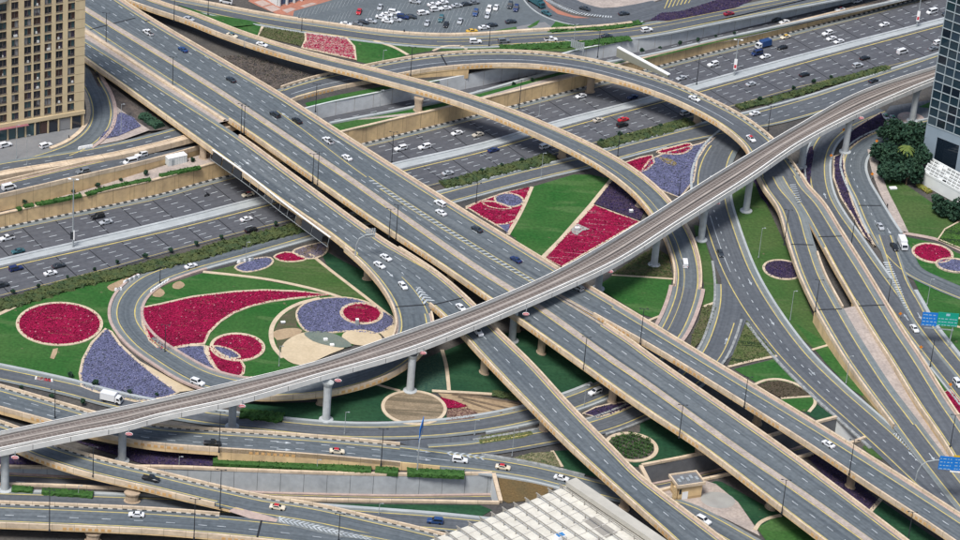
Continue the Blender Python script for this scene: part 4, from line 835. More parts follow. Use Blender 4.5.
bed('narrow dark purple bed between the arching ramp and the next road', [(801,180),(804,150),(812,146),(814,152),(811,170),(810,192)], PUR, edge=0)
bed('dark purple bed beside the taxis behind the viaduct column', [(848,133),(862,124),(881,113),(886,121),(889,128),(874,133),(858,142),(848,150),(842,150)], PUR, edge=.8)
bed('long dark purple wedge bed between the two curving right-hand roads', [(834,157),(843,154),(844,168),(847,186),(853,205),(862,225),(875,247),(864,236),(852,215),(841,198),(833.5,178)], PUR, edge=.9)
lawn([(877,178),(888,172),(960,222),(1000,245),(1000,256),(955,246),(936,240),(904,234)], GRO); path([(872,150),(876,170),(883,190),(893,210),(904,233)], 3.2, PINK); path([(903,233),(938,240),(960,250),(1000,268)], 1.7, KPINK)
lawn([(903,236),(936,243),(960,254),(1000,272),(1000,304),(962,288),(932,276),(915,264)])
bed('oval magenta bed ringed in cream right of the parked truck', ell((932.5,253.5), 19), MAG, edge=1.3)
bed('grey lavender oval bed at the right picture edge below the magenta oval', ell((955,266), 18, ry=.75), LAV, edge=1.2, z=.2)
bed('striped clipped hedge bed at the right picture edge', [(938,240),(945,230),(960,222),(990,215),(990,262),(960,249)], mat('hedge_stripes', (.05,.12,.02), .9, (.03,.06,.02), .5, 1, (1.5,.3), rows=((.015,.035,.012), .85, .02, .55, .52)), z=.3, edge=.8, cat='planting bed', name='planting_bed', fl='clipped_rows')
lawn([(912,276),(935,286),(962,298),(1000,313),(1000,392),(970,362),(948,338),(926,305)]); path(ell((961,323), 9), .9, smooth=False, closed=True)
lawn([(893,318),(899,318),(915,338),(932,360),(950,388),(942,394)]); bed('magenta strip beside the right-hand ramp parapet at the picture edge', [(941,394),(950,390),(960,402),(985,432),(985,446),(962,418)], MAG, edge=.6)
bed('dark purple flowers under the rail viaduct at the lower left', [(75,441),(100,444),(160,450),(214,455),(216,464),(205,467.5),(170,467),(140,463),(100,450)], PUR, edge=0)
bed('dark soil strip between the two low bridges at the lower left', [(-20,455),(20,449),(45,458),(60,466),(20,466),(-20,464)], PUR, edge=0)
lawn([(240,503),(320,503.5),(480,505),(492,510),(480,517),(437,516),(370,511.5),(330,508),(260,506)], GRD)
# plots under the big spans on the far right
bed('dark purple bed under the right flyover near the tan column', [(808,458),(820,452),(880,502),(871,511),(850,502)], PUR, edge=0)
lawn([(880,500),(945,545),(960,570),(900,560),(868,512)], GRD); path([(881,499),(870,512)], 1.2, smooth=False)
flat('median_planting', [(868,393),(862,396),(872,408),(884,418),(882,410),(872,398)], OLV, .05)
# ================================================================ rail viaduct
MF = [(-60,444),(0,431),(80,414.5),(160,398),(240,379.5),(320,359.5),(400,332.5),(480,303.5),(560,268),(640,221.5),(705,180),(800,123),(860,91),(940,64),(1000,45)]
MN = [(-60,469),(0,456),(80,439.5),(125,431),(160,421.5),(240,404),(320,381),(407,356),(480,327.5),(560,293),(617,266),(680,226),(748,183),(800,147.5),(860,116),(917,91),(960,74),(1000,58)]
mr = edges(MF, MN, const(14.0), .9, -1.1, step=4.0)
MR = root('rail_viaduct', at(326,420,0), 'long pale grey elevated twin track railway viaduct crossing over every road', 'viaduct')
VC = mat('viaduct_concrete', (.70,.69,.65), .8, (.63,.62,.585), .12, .9, (.6,.1), streak=((.52,.51,.48), .4, .1, .5)); TRK = mat('track_slab', (.145,.118,.102), .9, (.11,.092,.082), .12, 1, (1,.15), streak=((.15,.13,.12), 1.2, .02, .7)); RAIL = mat('rail_steel', (.30,.265,.24), .5)
WALK = mat('walkway_grey', (.33,.29,.255), .9, (.27,.24,.215), .2); DGR = mat('cable_trough', (.105,.095,.088), .9, (.075,.07,.067), .2, 1, streak=((.05,.047,.045), 1.2, .02, .6))
V = lambda n, f, m: (lambda b: (f(b), wpart(n, b, m, MR)))(MB())
V('girder', lambda b: b.loft([mr.P(0,0,-.3), mr.P(0,.1,-.6), mr.P(.25,0,-1.4), mr.P(.75,0,-1.4), mr.P(1,-.1,-.7), mr.P(1,0,-.3)], mr.S, close=True, cap=True), VC)
V('parapet', lambda b: mr.beam(b, 0, 0, .5, -.35, .85), VC); V('parapet', lambda b: (mr.beam(b, 1, -.6, 0, -.9, 1.3), mr.beam(b, 1, .02, .5, -.95, .75)), VC)
V('cable_tray', lambda b: (mr.beam(b, 1, -.12, -.02, 1.3, 1.36), mr.beam(b, 1, .02, .2, .75, .82), mr.beam(b, 0, .38, .5, .85, .93)), DGR)
V('floor', lambda b: mr.strip(b, 0, .7, 1, -.45, 0), DGR)
V('track_bed', lambda b: mr.beam(b, 0, 1.6, 4.1, .0, .18), TRK); V('track_bed', lambda b: mr.beam(b, 1, -4.0, -1.5, .0, .18), TRK)
V('walkway', lambda b: mr.beam(b, .5, -.45, .35, 0, .4), WALK); V('walkway', lambda b: mr.beam(b, 1, -1.25, -.5, 0, .5), WALK)
for u, m in ((0,2.15),(0,3.6),(1,-3.45),(1,-2.0)): V('rail', lambda b: mr.beam(b, u, m-.1, m+.1, .18, .36), RAIL)
def sleepers(b):
    t = 1.0
    while t < mr.len-1:
        for u, m in ((0,2.87),(1,-2.72)): b.box(mr.pt(t, u, m, .17), 2.2, .3, .1, math.atan2(mr.N[min(mr.n-1, int(np.searchsorted(mr.S, t)))][1], mr.N[min(mr.n-1, int(np.searchsorted(mr.S, t)))][0]))
        t += 1.6
b = MB(); sleepers(b); wpart('sleeper', b, mat('sleeper_concrete', (.20,.175,.155), .9), MR, kind='stuff')
b = MB(); t = 12
while t < mr.len:
    for dz0, dz1 in ((-.9, 1.55),):
        a, c = mr.pt(t, 1, .01, -.84), mr.pt(t+.12, 1, .01, -.84); b.quad(mr.pt(t,1,.51,-.84), mr.pt(t+.15,1,.51,-.84), mr.pt(t+.15,1,.51,.74), mr.pt(t,1,.51,.74))
    t += 11
wpart('segment_joint', b, DGR, MR, kind='stuff')
PGR = mat('viaduct_column', (.42,.445,.45), .85, (.35,.37,.375), .3, .9, (.7,.12)); RED = mat('red_paint', (.50,.05,.07), .5); WPL = mat('white_panel', (.75,.75,.74), .5)
for cx, cy, s in ((5,490,1),(122,461,1),(232,427,1),(326,420,1),(410,391,1),(512,341,1),(598,289,1),(654,265,1),(701,240,1),(746,211,1),(801,167,1),(845,152,1),(912,121,1)):
    c = at(cx, cy, 0); b = MB(); n = 14; prof = [(-.2,2.1),(.3,2.1),(.45,1.5),(.5,1.15),(7,1.12),(11.4,1.2),(12.3,1.55),(12.75,1.7)]
    for z, r_ in prof: b.v += [(c[0]+r_*math.cos(2*math.pi*i/n), c[1]+r_*math.sin(2*math.pi*i/n), z) for i in range(n)]
    for i in range(len(prof)-1):
        for j in range(n): k = (j+1) % n; b.f.append((i*n+j, i*n+k, (i+1)*n+k, (i+1)*n+j)); b.uv += [(0,0)]*4; b.mi.append(0)
    wpart('column', b, PGR, MR)
def emblem(x, y):
    c = at(x, y, 12.6); r_ = root('line_emblem', c, EMB[len(EMBD)], 'emblem sign', 'red oval emblems on the rail viaduct'); EMBD.append(1)
    for nm, rx, rz, y0, m in (('border', 1.05, .55, 0, WPL), ('plate', .9, .42, -.06, RED), ('band', .75, .09, -.09, WPL)):
        b = MB(); P = [(rx*math.cos(t), y0, rz*math.sin(t)) for t in np.linspace(0, 2*math.pi, 20, endpoint=False)]; Q = [(p[0], y0+.12, p[2]) for p in P]
        b.poly(P); [b.quad(P[i], P[(i+1) % 20], Q[(i+1) % 20], Q[i]) for i in range(20)]; link(nm, b.mesh(nm, m), r_)
    b = MB(); b.box((0,.2,.6), .2, .5, 1.2); link('bracket', b.mesh('bracket', STEEL), r_)
EMBD = []; EMB = ['red oval emblem under the viaduct by the column at the left picture edge', 'red oval emblem beside the viaduct column on the low tan bridge', 'red oval emblem by the viaduct column standing left of the loop ramp', 'red oval emblem by the viaduct column in front of the loop ramp', 'red oval emblem by the viaduct column on the round sandy bed', 'red oval emblem beside the viaduct column between the two straight flyovers', 'red oval emblem by the viaduct column behind the main flyover parapet', 'red oval emblem by the viaduct column next to the white van ramp', 'red oval emblem on the viaduct over the purple bed beside the taxis']
for x, y in ((15,457.5),(129,434),(242,406),(338,380.5),(423,353),(526,314),(610,271.5),(717,203),(861,118)): emblem(x, y)

# ================================================================ hotel block at the upper left
HW = mat('hotel_stone', (.58,.475,.30), .85, (.51,.41,.255), .06, .9, (.5,.08), streak=((.36,.27,.15), .3, .1, .4)); HW2 = mat('hotel_band', (.55,.445,.285), .85, (.48,.385,.24), .1)
GLS = [mat('window_dark', (.02,.025,.035), .12, spec=.6), mat('window_teal', (.035,.075,.085), .15, spec=.6), mat('window_brown', (.06,.035,.03), .25, spec=.5), mat('window_curtain', (.22,.22,.22), .6), mat('window_violet', (.04,.035,.06), .15, spec=.6)]
H0, H1 = at(84,127,9.45), at(0,141.5,9.45); hd = (H1-H0); hd[2] = 0; hd /= np.linalg.norm(hd); hn = np.array([hd[1], -hd[0], 0]); hn = hn if hn[1] < 0 else -hn
HR = root('hotel_block', H0, 'tall sand coloured block with rows of square windows above shops at the upper left', 'building')
def hp(s, o, z): return H0+hd*s+hn*o+np.array([0,0,z])
def hbox(b, s0, s1, o0, o1, z0, z1, mi=0):
    A = [hp(s0,o0,z0), hp(s1,o0,z0), hp(s1,o1,z0), hp(s0,o1,z0)]; B = [p+np.array([0,0,z1-z0]) for p in A]; n = len(b.v); b.v += [tuple(p) for p in A+B]
    for f in ((3,2,1,0),(4,5,6,7),(0,1,5,4),(1,2,6,5),(2,3,7,6),(3,0,4,7)): b.f.append(tuple(n+i for i in f)); b.uv += [(0,0),(1,0),(1,1),(0,1)]; b.mi.append(mi)
cols = [4.7,8.9,12.8,16.6,19.8,24.2,28.3,32.6,36.8,41]; WH = 1.27; HL = 46; fl0, fh, NF = 6.6, 3.29, 16
b = MB(); hbox(b, 0, HL, -26, -.75, 0, fl0+fh*NF+1); wpart('core_wall', b, HW, HR)
b = MB(); hbox(b, -.25, HL, -26.2, .35, 5.0, 6.3); wpart('ledge', b, HW2, HR)
edg = [0]+[c for c in cols]+[HL]
for i in range(len(cols)+1):
    s0 = 0 if i == 0 else cols[i-1]+WH; s1 = HL if i == len(cols) else cols[i]-WH
    b = MB(); hbox(b, s0, s1, -.75, 0, 6.3, fl0+fh*NF+1); wpart('pilaster', b, HW, HR)
for k in range(NF+1):
    b = MB(); z = fl0+fh*k; hbox(b, .02, HL-.02, -.76, -.14, z-.42 if k else 6.31, z+.3); wpart('spandrel', b, HW2, HR)
b = MB()
for k in range(1, NF, 1): hbox(b, .0, 3.3, .0, .03, fl0+fh*k-.1, fl0+fh*k+.02)
wpart('stone_joint', b, JNT, HR, kind='stuff')
wm = {}
ACM = mat('ac_unit', (.55,.55,.53), .6)
for ci, c in enumerate(cols):
    for k in range(NF):
        z0, z1 = fl0+fh*k+.3, fl0+fh*(k+1)-.42; g_ = rng.integers(0, 5, 2) if rng.random() < .8 else [0, 0]
        b = MB(); hbox(b, c-WH, c-WH+.12, -.72, -.3, z0, z1); hbox(b, c-.06, c+.06, -.72, -.4, z0, z1); hbox(b, c+WH-.12, c+WH, -.72, -.3, z0, z1); hbox(b, c-WH, c+WH, -.72, -.05, z0-.02, z0+.1)
        fr = wpart('window', b, mat('window_frame', (.12,.10,.085), .6), HR)
        for q in (0, 1):
            b = MB(); s0 = c-WH+.12+q*(WH-.06); p0, p1 = hp(s0,-.6,z0+.1), hp(s0+WH-.18,-.6,z0+.1); t = np.array([0,0,z1-z0-.1]); b.quad(p1, p0, p0+t, p1+t)
            o = link('pane', b.mesh('pane', GLS[int(g_[q])]), fr); o.location = tuple(-wloc(fr))
        if rng.random() < .35:
            b = MB(); hbox(b, c-.9+rng.random(), c-.3+rng.random()*.9, -.5, -.15, z0+.1, z0+.8); wpart('balcony_box', b, ACM if rng.random() < .4 else mat('dark_box', (.05,.045,.05), .7), HR)
# shop front
for i, (s0, s1, m) in enumerate(((1,4.2,0),(4.6,8.6,3),(9.2,12.4,0),(13,15.2,2),(15.6,17,0),(17.6,20.2,1),(21,23.4,1),(24,26.4,1),(27,29.5,1),(30,33,1),(34,37,0))):
    b = MB(); hbox(b, s0, s1, -.74, -.2, .2, 4.2); wpart('shop_window', b, GLS[m], HR)
for i, s0 in enumerate((0,4.3,8.8,12.5,17.1,20.4,23.5,26.6,29.8,33.2,37.4)):
    b = MB(); hbox(b, s0, s0+.45, -.75, .1, 0, 5); wpart('shop_pillar', b, HW2, HR)
b = MB(); hbox(b, 20, 38, .36, 1.4, 4.7, 4.95); wpart('awning', b, mat('awning_rose', (.30,.12,.13), .8, (.24,.10,.12), 1.5), HR)
# round ornament high on the left
oc = at(1,18,0); tt = 34.2; b = MB(); n = 40; rO = [(3.9,0),(3.9,.3),(3.3,.3),(3.3,0)]
zc = 9.45+ (141.5-18-0)/ (2.72*.885) - 9.45*0; 
P = []
for i in range(n):
    a = 2*math.pi*i/n; P.append([hp(33.4+r_*math.cos(a), o_+.36, 44.2+r_*math.sin(a)) for r_, o_ in rO])
for i in range(n):
    A, B = P[i], P[(i+1) % n]
    for j in range(3): b.quad(A[j], B[j], B[j+1], A[j+1])
wpart('ring_ornament', b, mat('ornament_grey', (.42,.42,.38), .7), HR)
b = MB(); n = 30; z = 50.2
ring = [hp(36+9.5*math.cos(a), .02+2.2*math.sin(a), z) for a in np.linspace(0, math.pi, n)]
b.poly([p+np.array([0,0,1.6]) for p in ring]); b.poly(ring[::-1]); [b.quad(ring[i], ring[i+1], ring[i+1]+np.array([0,0,1.6]), ring[i]+np.array([0,0,1.6])) for i in range(n-1)]
wpart('round_balcony', b, mat('ornament_grey', (.42,.42,.38), .7), HR)

# ================================================================ glass tower at the right edge
TW0 = at(921.5,160.5,0); td = np.array([.80,-.60,0]); tn = np.array([-.60,-.80,0])
TR = root('glass_tower', TW0, 'dark glass tower with pale mullion grid on a grey stone base at the right', 'building')
def tp(s, o, z): return TW0+td*s+tn*o+np.array([0,0,z])
def tbox(b, s0, s1, o0, o1, z0, z1):
    A = [tp(s0,o0,z0), tp(s1,o0,z0), tp(s1,o1,z0), tp(s0,o1,z0)]; B = [p+np.array([0,0,z1-z0]) for p in A]; n = len(b.v); b.v += [tuple(p) for p in A+B]
    for f in ((0,1,2,3),(7,6,5,4),(4,5,1,0),(5,6,2,1),(6,7,3,2),(7,4,0,3)): b.f.append(tuple(n+i for i in f)); b.uv += [(0,0),(1,0),(1,1),(0,1)]; b.mi.append(0)
TG = [mat('tower_glass_a', (.014,.03,.042), .06, spec=.5), mat('tower_glass_b', (.024,.042,.06), .08, spec=.5), mat('tower_glass_c', (.008,.014,.022), .08, spec=.5), mat('tower_glass_d', (.04,.06,.075), .15, spec=.5)]
STN = mat('tower_stone', (.215,.265,.305), .7, (.18,.23,.27), .15, .9, (.6,.06)); MUL = mat('tower_mullion', (.27,.315,.335), .5)
G0, GH, GWd, NR, NC = 14.3, 3.3, 3.5, 20, 11
b = MB(); tbox(b, 0, 40, -30, -.25, 0, G0+GH*NR); wpart('core', b, mat('tower_core', (.02,.03,.035), .4), TR)
b = MB(); tbox(b, -.3, 4.6, -30.3, 0, 0, G0); tbox(b, 13.4, 40, -30.3, 0, 0, G0); tbox(b, 4.61, 13.39, -.24, 0, 10.8, G0); wpart('stone_base', b, STN, TR)
b = MB(); tbox(b, 4.7, 13.3, -.24, -.15, .5, 10.7); wpart('entrance_glass', b, TG[2], TR)
for c in range(NC):
    for k in range(NR):
        b = MB(); s0, z0 = c*GWd+.15, G0+k*GH+.15; h = GH-.3
        p0, p1 = tp(s0, -.1, z0), tp(s0+GWd-.3, -.1+rng.normal(0,.03), z0); t = np.array([0,0,h]); b.quad(p0, p1, p1+t+tn*rng.normal(0,.03), p0+t)
        wpart('pane', b, TG[int(rng.choice(4, p=[.4,.25,.25,.1]))], TR)
for c in range(NC+1):
    b = MB(); tbox(b, c*GWd-.13, c*GWd+.13, -.24, .2, G0, G0+GH*NR); wpart('mullion', b, MUL, TR)
for k in range(NR+1):
    b = MB(); tbox(b, -.2, NC*GWd, -.24, .17, G0+k*GH-.12, G0+k*GH+.12); wpart('transom', b, MUL, TR)

# ================================================================ low white pavilion by the tower
W = [at(924,162,5), at(934,158.5,5), at(965,170,5), at(965,193.5,5), at(924,171.5,5)]
c0 = at(924,171.5,5); e1_ = at(960,191,5)-c0; e1_[2] = 0; Lw = np.linalg.norm(e1_); e1_ /= Lw; e2_ = np.array([.28,.96,0])*1.29
WR = root('pavilion', np.array([*c0[:2], 0]), 'low white pavilion with a pierced lattice roof between the trees and the glass tower', 'building')
def wb(b, s0, s1, o0, o1, z0, z1):
    A = [c0*[1,1,0]+e1_*s+e2_*o+np.array([0,0,z0]) for s, o in ((s0,o0),(s1,o0),(s1,o1),(s0,o1))]; B = [p+np.array([0,0,z1-z0]) for p in A]; n = len(b.v); b.v += [tuple(p) for p in A+B]
    for f in ((3,2,1,0),(4,5,6,7),(0,1,5,4),(1,2,6,5),(2,3,7,6),(3,0,4,7)): b.f.append(tuple(n+i for i in f)); b.uv += [(0,0),(1,0),(1,1),(0,1)]; b.mi.append(0)
WW = mat('pavilion_white', (.62,.64,.62), .7, (.54,.56,.55), .3, .8)
b = MB(); wb(b, 0, 34, 0, 9.5, 0, 4.2); wpart('wall', b, WW, WR)
b = MB(); wb(b, .5, 33.5, .5, 9, 4.2, 4.3); wpart('roof_recess', b, mat('roof_recess', (.03,.035,.035), .8), WR)
for o_ in (0, 1.7, 3.5, 5.3, 7.1, 9.0): b = MB(); wb(b, -.2, 34.2, o_-.1, o_+.35, 4.31, 5.0); wpart('roof_beam', b, WW, WR)
for i in range(18):
    s_ = i*2.0; b = MB(); wb(b, s_, s_+.3, .56, 8.89, 4.315, 4.9); wpart('roof_rib', b, WW, WR)
for i in range(26):
    s_, o_ = rng.integers(0, 17)*2.0+.46, [.47,2.27,4.07,5.87,7.67][rng.integers(0, 5)]; b = MB(); wb(b, s_, s_+1.5, o_, o_+1.1, 4.33, 4.72); wpart('roof_panel', b, WW, WR)

# ================================================================ white slatted roof at the bottom
RZ = 8.0
RR = root('station_roof', at(565,487,0), 'large white roof crossed by grey beams on posts at the bottom edge of the picture', 'roof')
RWH = mat('roof_white', (.58,.56,.49), .8, (.47,.45,.39), .25, .9, (1.2,.08)); RBM = mat('roof_beam_grey', (.27,.255,.225), .6); RPB = mat('parapet_beige', (.42,.40,.35), .75, (.37,.355,.31), .3)
roofp = [(430,540),(478,522),(566,486),(640,535),(680,562),(640,580),(420,580)]
b = MB(); T_ = [at(x, y, RZ) for x, y in roofp]; b.poly(T_); B_ = [p-np.array([0,0,1.2]) for p in T_]; [b.quad(T_[i], B_[i], B_[(i+1) % 7], T_[(i+1) % 7]) for i in range(7)]; wpart('roof_sheet', b, RWH, RR)
b = MB(); T_ = [at(x, y, RZ-1.3) for x, y in roofp]; [b.quad(T_[i], T_[i]*[1,1,0], T_[(i+1) % 7]*[1,1,0], T_[(i+1) % 7]) for i in range(7)]; wpart('wall', b, GREYD, RR)
u0 = at(566,486,RZ); bd_ = at(640,537,RZ)-at(566,486,RZ); bd_[2] = 0; bd_ /= np.linalg.norm(bd_)
def obeam(b, p, q, w_, h_, z0):
    d = q-p; L_ = math.hypot(d[0], d[1]); b.box(((p[0]+q[0])/2, (p[1]+q[1])/2, z0), L_, w_, h_, math.atan2(d[1], d[0]))
for i in range(12):
    x = 560-i*11.4; y = 487.5+(562-x)*.415; p = at(x, y, RZ); q = p+bd_*34
    b = MB(); obeam(b, p-bd_*.6, q, .2, .32, RZ+1.15); wpart('beam', b, RBM, RR)
    b = MB()
    for t in range(0, 33, 5): b.box(p+bd_*t, .26, .26, 1.15)
    wpart('post', b, RBM, RR, kind='stuff')
    b = MB(); z0 = np.array([0,0,RZ+1.57]); b.quad(p*[1,1,0]+[0,0,RZ+.2], p*[1,1,0]+[0,0,RZ+1.15], (p+bd_*1.6)*[1,1,0]+[0,0,RZ+1.15], (p+bd_*1.5)*[1,1,0]+[0,0,RZ+1.05]); wpart('brace', b, RBM, RR)
ed = at(483,520,RZ)-at(567,486,RZ); ed[2] = 0; ed /= np.linalg.norm(ed)
for k in range(6):
    b = MB(); p = u0+bd_*(3+4.3*k); obeam(b, p, p+ed*52, .2, .16, RZ+.02); wpart('seam_batten', b, mat('batten', (.52,.50,.46), .7), RR)
# broad edge beam
bo = [at(x, y, 10.2) for x, y in ((566,481.5),(576,477.5),(640,521.5),(672,543.5),(700,563),(688,570),(660,545.5),(640,531.5))]
b = MB(); b.poly(bo[::-1]); lo = [p-np.array([0,0,1.5]) for p in bo]; n = len(bo); [b.quad(bo[i], bo[(i+1) % n], lo[(i+1) % n], lo[i]) for i in range(n)]; b.poly(lo); wpart('edge_beam', b, RPB, RR)
b = MB(); P = [at(x, y, RZ+.05) for x, y in ((582,520),(594,516.5),(618,532.5),(606,538))]; b.poly(P[::-1]); wpart('roof_patch', b, RBM, RR)
c = at(560,538.5,RZ); q = root('roof_unit', np.array([c[0], c[1], RZ]), 'small blue topped unit standing on the white slatted roof', 'roof unit'); b = MB(); b.box((0,0,.02), 2.6, 2.0, 1.2, .6); link('cabinet', b.mesh('cabinet', WPL), q); b = MB(); b.box((0,0,1.23), 2.2, 1.6, .1, .6); link('blue_lid', b.mesh('blue_lid', mat('blue_sheet', (.05,.18,.38), .5)), q)

# ================================================================ tan kiosk, white container
k0, k1_ = at(677.5,500.5,0), at(701,497,0); kd = k1_-k0; kd[2] = 0; kl = np.linalg.norm(kd); kd /= kl; kn = np.array([-kd[1], kd[0], 0])
KR = root('kiosk', k0, 'small tan flat roofed kiosk with roof equipment beside the dark cutting', 'kiosk'); ang = math.atan2(kd[1], kd[0])
def kb(nm, m, s0, s1, o0, o1, z0, z1):
    b = MB(); c = k0+kd*(s0+s1)/2+kn*(o0+o1)/2; b.box((c[0], c[1], z0), s1-s0, o1-o0, z1-z0, ang); return wpart(nm, b, m, KR)
kb('wall', TAN, 0, kl, 0, 5.2, 0, 4.4); kb('roof_slab', CREAM, -.8, kl+.6, -.6, 5.8, 4.41, 4.8)
for a in ((-.8,kl+.6,-.6,-.2),(-.8,kl+.6,5.4,5.8),(-.8,-.4,-.18,5.38),(kl+.2,kl+.6,-.18,5.38)): kb('roof_parapet', CREAM, *a, 4.81, 5.3)
kb('roof_deck', GREYD, -.38, kl+.18, -.18, 5.38, 4.805, 4.9)
for i in range(5): kb('roof_equipment', STEEL, .3+i*1.35, 1.1+i*1.35, 1.0+(i % 2), 2.6+(i % 2), 4.91, 5.5)
kb('door', WPL, 1.2, 3.0, -.06, -.002, .1, 2.6); kb('louvre_panel', BLK, .2, .9, -.05, -.003, 2.0, 3.6); kb('side_pillar', TAN, -1.2, -.3, .2, 1.2, 0, 4.39)
p = at(168.5,166.5,5.6); q_ = at(187,162.5,5.6); d = q_-p; d[2] = 0; L_ = np.linalg.norm(d); d /= L_; nn = np.array([-d[1], d[0], 0])
CO = root('cabin', p, 'white site cabin standing on the pink terrace beside the straight flyover', 'cabin'); a_ = math.atan2(d[1], d[0]); c = p+d*L_/2+nn*1.3
b = MB(); b.box(c, L_, 2.6, 2.7, a_); wpart('shell', b, mat('cabin_white', (.50,.53,.52), .6, (.43,.46,.45), .5), CO)
b = MB(); b.box((c[0], c[1], 8.31), L_+.15, 2.75, .15, a_); wpart('roof', b, WPL, CO)
b = MB()
for i in range(12): b.box(p+d*(.3+i*(L_-.6)/11)-nn*.03, .08, .06, 2.6, a_)
wpart('rib', b, WPL, CO, kind='stuff')
b = MB(); b.box(p+d*1.6-nn*.05, 1.0, .06, 2.1, a_); wpart('door', b, STEEL, CO)

# ================================================================ top: car park, pale mall corner, junction
CP = UGZ+.02
flat('car_park', [(262,6,CP),(280,14,CP),(322,25,CP),(385,34,CP),(437,37.5,CP),(480,36.5,CP),(540,33.5,CP),(560,26,CP),(548,12,CP),(535,-8,CP),(250,-12,CP)], mat('car_park_asphalt', (.115,.135,.145), .9, (.095,.11,.12), .06, 1, (.8,.12)), CP)
b = MB()
def bays(x0, y0, x1, y1, n, dx, dy):
    for i in range(n+1):
        t = i/n; p, q = at(x0+(x1-x0)*t, y0+(y1-y0)*t, CP+.04), at(x0+(x1-x0)*t+dx, y0+(y1-y0)*t+dy, CP+.04); d = (q-p)/np.linalg.norm(q-p); m = np.array([-d[1], d[0], 0])*.065; b.quad(p-m, p+m, q+m, q-m)
bays(300,11,366,-6,17,-4,8); bays(330,16,352,10,6,-4,8); bays(371,10,440,-5,16,-4,7.5); bays(377,24,392,22,4,-3,6); bays(399,18,452,16,12,-3.5,8); bays(414,29,462,26,11,-3,6); bays(446,9,500,6,12,-3.5,8); bays(455,20,472,18,5,-3.5,8); bays(478,12,512,-2,8,-3.5,8)
struct('parking_bay_line', b, mat('worn_white_paint', (.27,.29,.30), .8, (.18,.2,.21), .5))
flat('red_paving', [(248,1,CP+.03),(262,-8,CP+.03),(330,-10,CP+.03),(345,-4,CP+.03),(322,3,CP+.03),(294,11,CP+.03),(293,16,CP+.03),(277,14,CP+.03),(258,6,CP+.03)], mat('red_paving', (.36,.15,.10), .9, (.30,.14,.10), .3, 1, (1.2,.15)), CP)
for i, q in enumerate(([(254,2),(263,0),(271,4),(262,6.5)], [(264,7),(273,5),(281,9),(272,12)], [(282,10),(291,7.5),(296,9),(287,13)], [(300,6),(312,2.5),(317,3.5),(305,7.5)])): flat('pale_paving_panel', [(x, y, CP+.06) for x, y in q], KPINK, CP)
m0, m1 = at(277,6.2,CP), at(318,-4,CP); md = m1-m0; md[2] = 0; md /= np.linalg.norm(md); mn = np.array([-md[1], md[0], 0]); ma = math.atan2(md[1], md[0])
ML = root('corner_shop', m0, 'white building corner with blue glazed front on red paving at the top edge', 'building')
def mbx(nm, m, s0, s1, o0, o1, z0, z1):
    b = MB(); c = m0+md*(s0+s1)/2+mn*(o0+o1)/2; b.box((c[0], c[1], CP+z0), s1-s0, o1-o0, z1-z0, ma); return wpart(nm, b, m, ML)
mbx('wall', WW, 0, 26, 0, 20, 0, 6.5); mbx('roof_edge', WW, -.6, 26.5, -.6, 20.5, 6.51, 7.3)
for i in range(5): mbx('shop_window', mat('blue_glass', (.03,.08,.16), .15, spec=.6), 1.2+i*3.3, 3.9+i*3.3, -.08, -.01, .3, 4.2)
for i in range(6): mbx('pillar', WW, .3+i*3.3, .9+i*3.3, -1.0, -.2, 0, 6.5)
# junction roads top centre
T2 = center([(530,-10,CP,9),(541,6,CP,8.5),(556,15,CP,8.5),(580,21,CP,8.5),(610,22,CP,8.5),(640,15,CP,10),(690,1,CP,12),(740,-12,CP,12)], dz=.05); T3 = center([(553,-10,CP,8),(563,-1,CP,8),(580,7,CP,8),(605,12.5,CP,8),(635,10,CP,9),(660,5,CP,9)], dz=.03)
R = Road(None, ASPN); lay(R, T2, bridge=False, yl=0, yr=0); lay(R, T3, bridge=False, yl=0, yr=0); T2.beam(R.mb('kerb', WCON), 1, 0, .5, -.2, .2, rg=(None,(632,16))); R.build('junction_road')
b = MB(); px_bars(b, [(540,-3,)[:2],(556,6.5),(575,13.5),(600,17),(613,17.5)], [(546,-3),(560,4.5),(578,11.5),(600,15),(613,16)], 30, CP+.12, .5); struct('hatching', b, WHT)
flat('red_island', [(543,-1),(557,9.5),(573,15.5),(590,18),(575,18),(558,14),(548,7)], mat('red_paving', (.36,.15,.10)), CP+.11)
flat('pink_pavement', [(560,-4),(572,2),(600,8),(640,6),(665,-2),(670,-12),(560,-12)], PINK, CP+.01)
b = MB()
for i in range(7): x = 664+i*4; P = [at(x, 8.5-i*.9, CP+.12), at(x+1, 8.3-i*.9, CP+.12), at(x+5, -1-i*.6, CP+.12), at(x+4, -1-i*.6, CP+.12)]; b.quad(P[0], P[1], P[2], P[3])
struct('hatching', b, YEL)
bed('long dark purple flower bed along the upper road near the top', [(650,20),(661,13),(682,11),(716,0),(750,-9),(765,-6),(735,8),(705,14),(668,21)], PUR, z=8.62, edge=0)
flat('lawn', [(547,32),(556,21),(570,25),(600,27),(640,21),(646,23),(600,29),(560,32.5)], GRS, CP+.04); flat('pink_pavement', [(495,34),(520,26),(545,22),(552,27),(545,33)], PAVE, CP+.03); flat('lawn', [(488,32),(516,26.5),(517,29),(500,32)], GRS, CP+.05); flat('lawn', [(527,27),(537,21),(540,20),(537,25),(530,28)], GRS, CP+.05)
# roundabout and pavements by the glass tower
flat('pink_pavement', ell((911,118), 13), KPINK, .04); flat('pink_pavement', ell((911,118), 9), PINK, .06)
flat('asphalt_apron', [(862,142),(880,120),(890,106),(930,100),(960,98),(960,140),(930,135),(895,135)], ASPN, .015)
lawn([(918,107),(935,100),(945,104),(930,108)], GRS, .05)
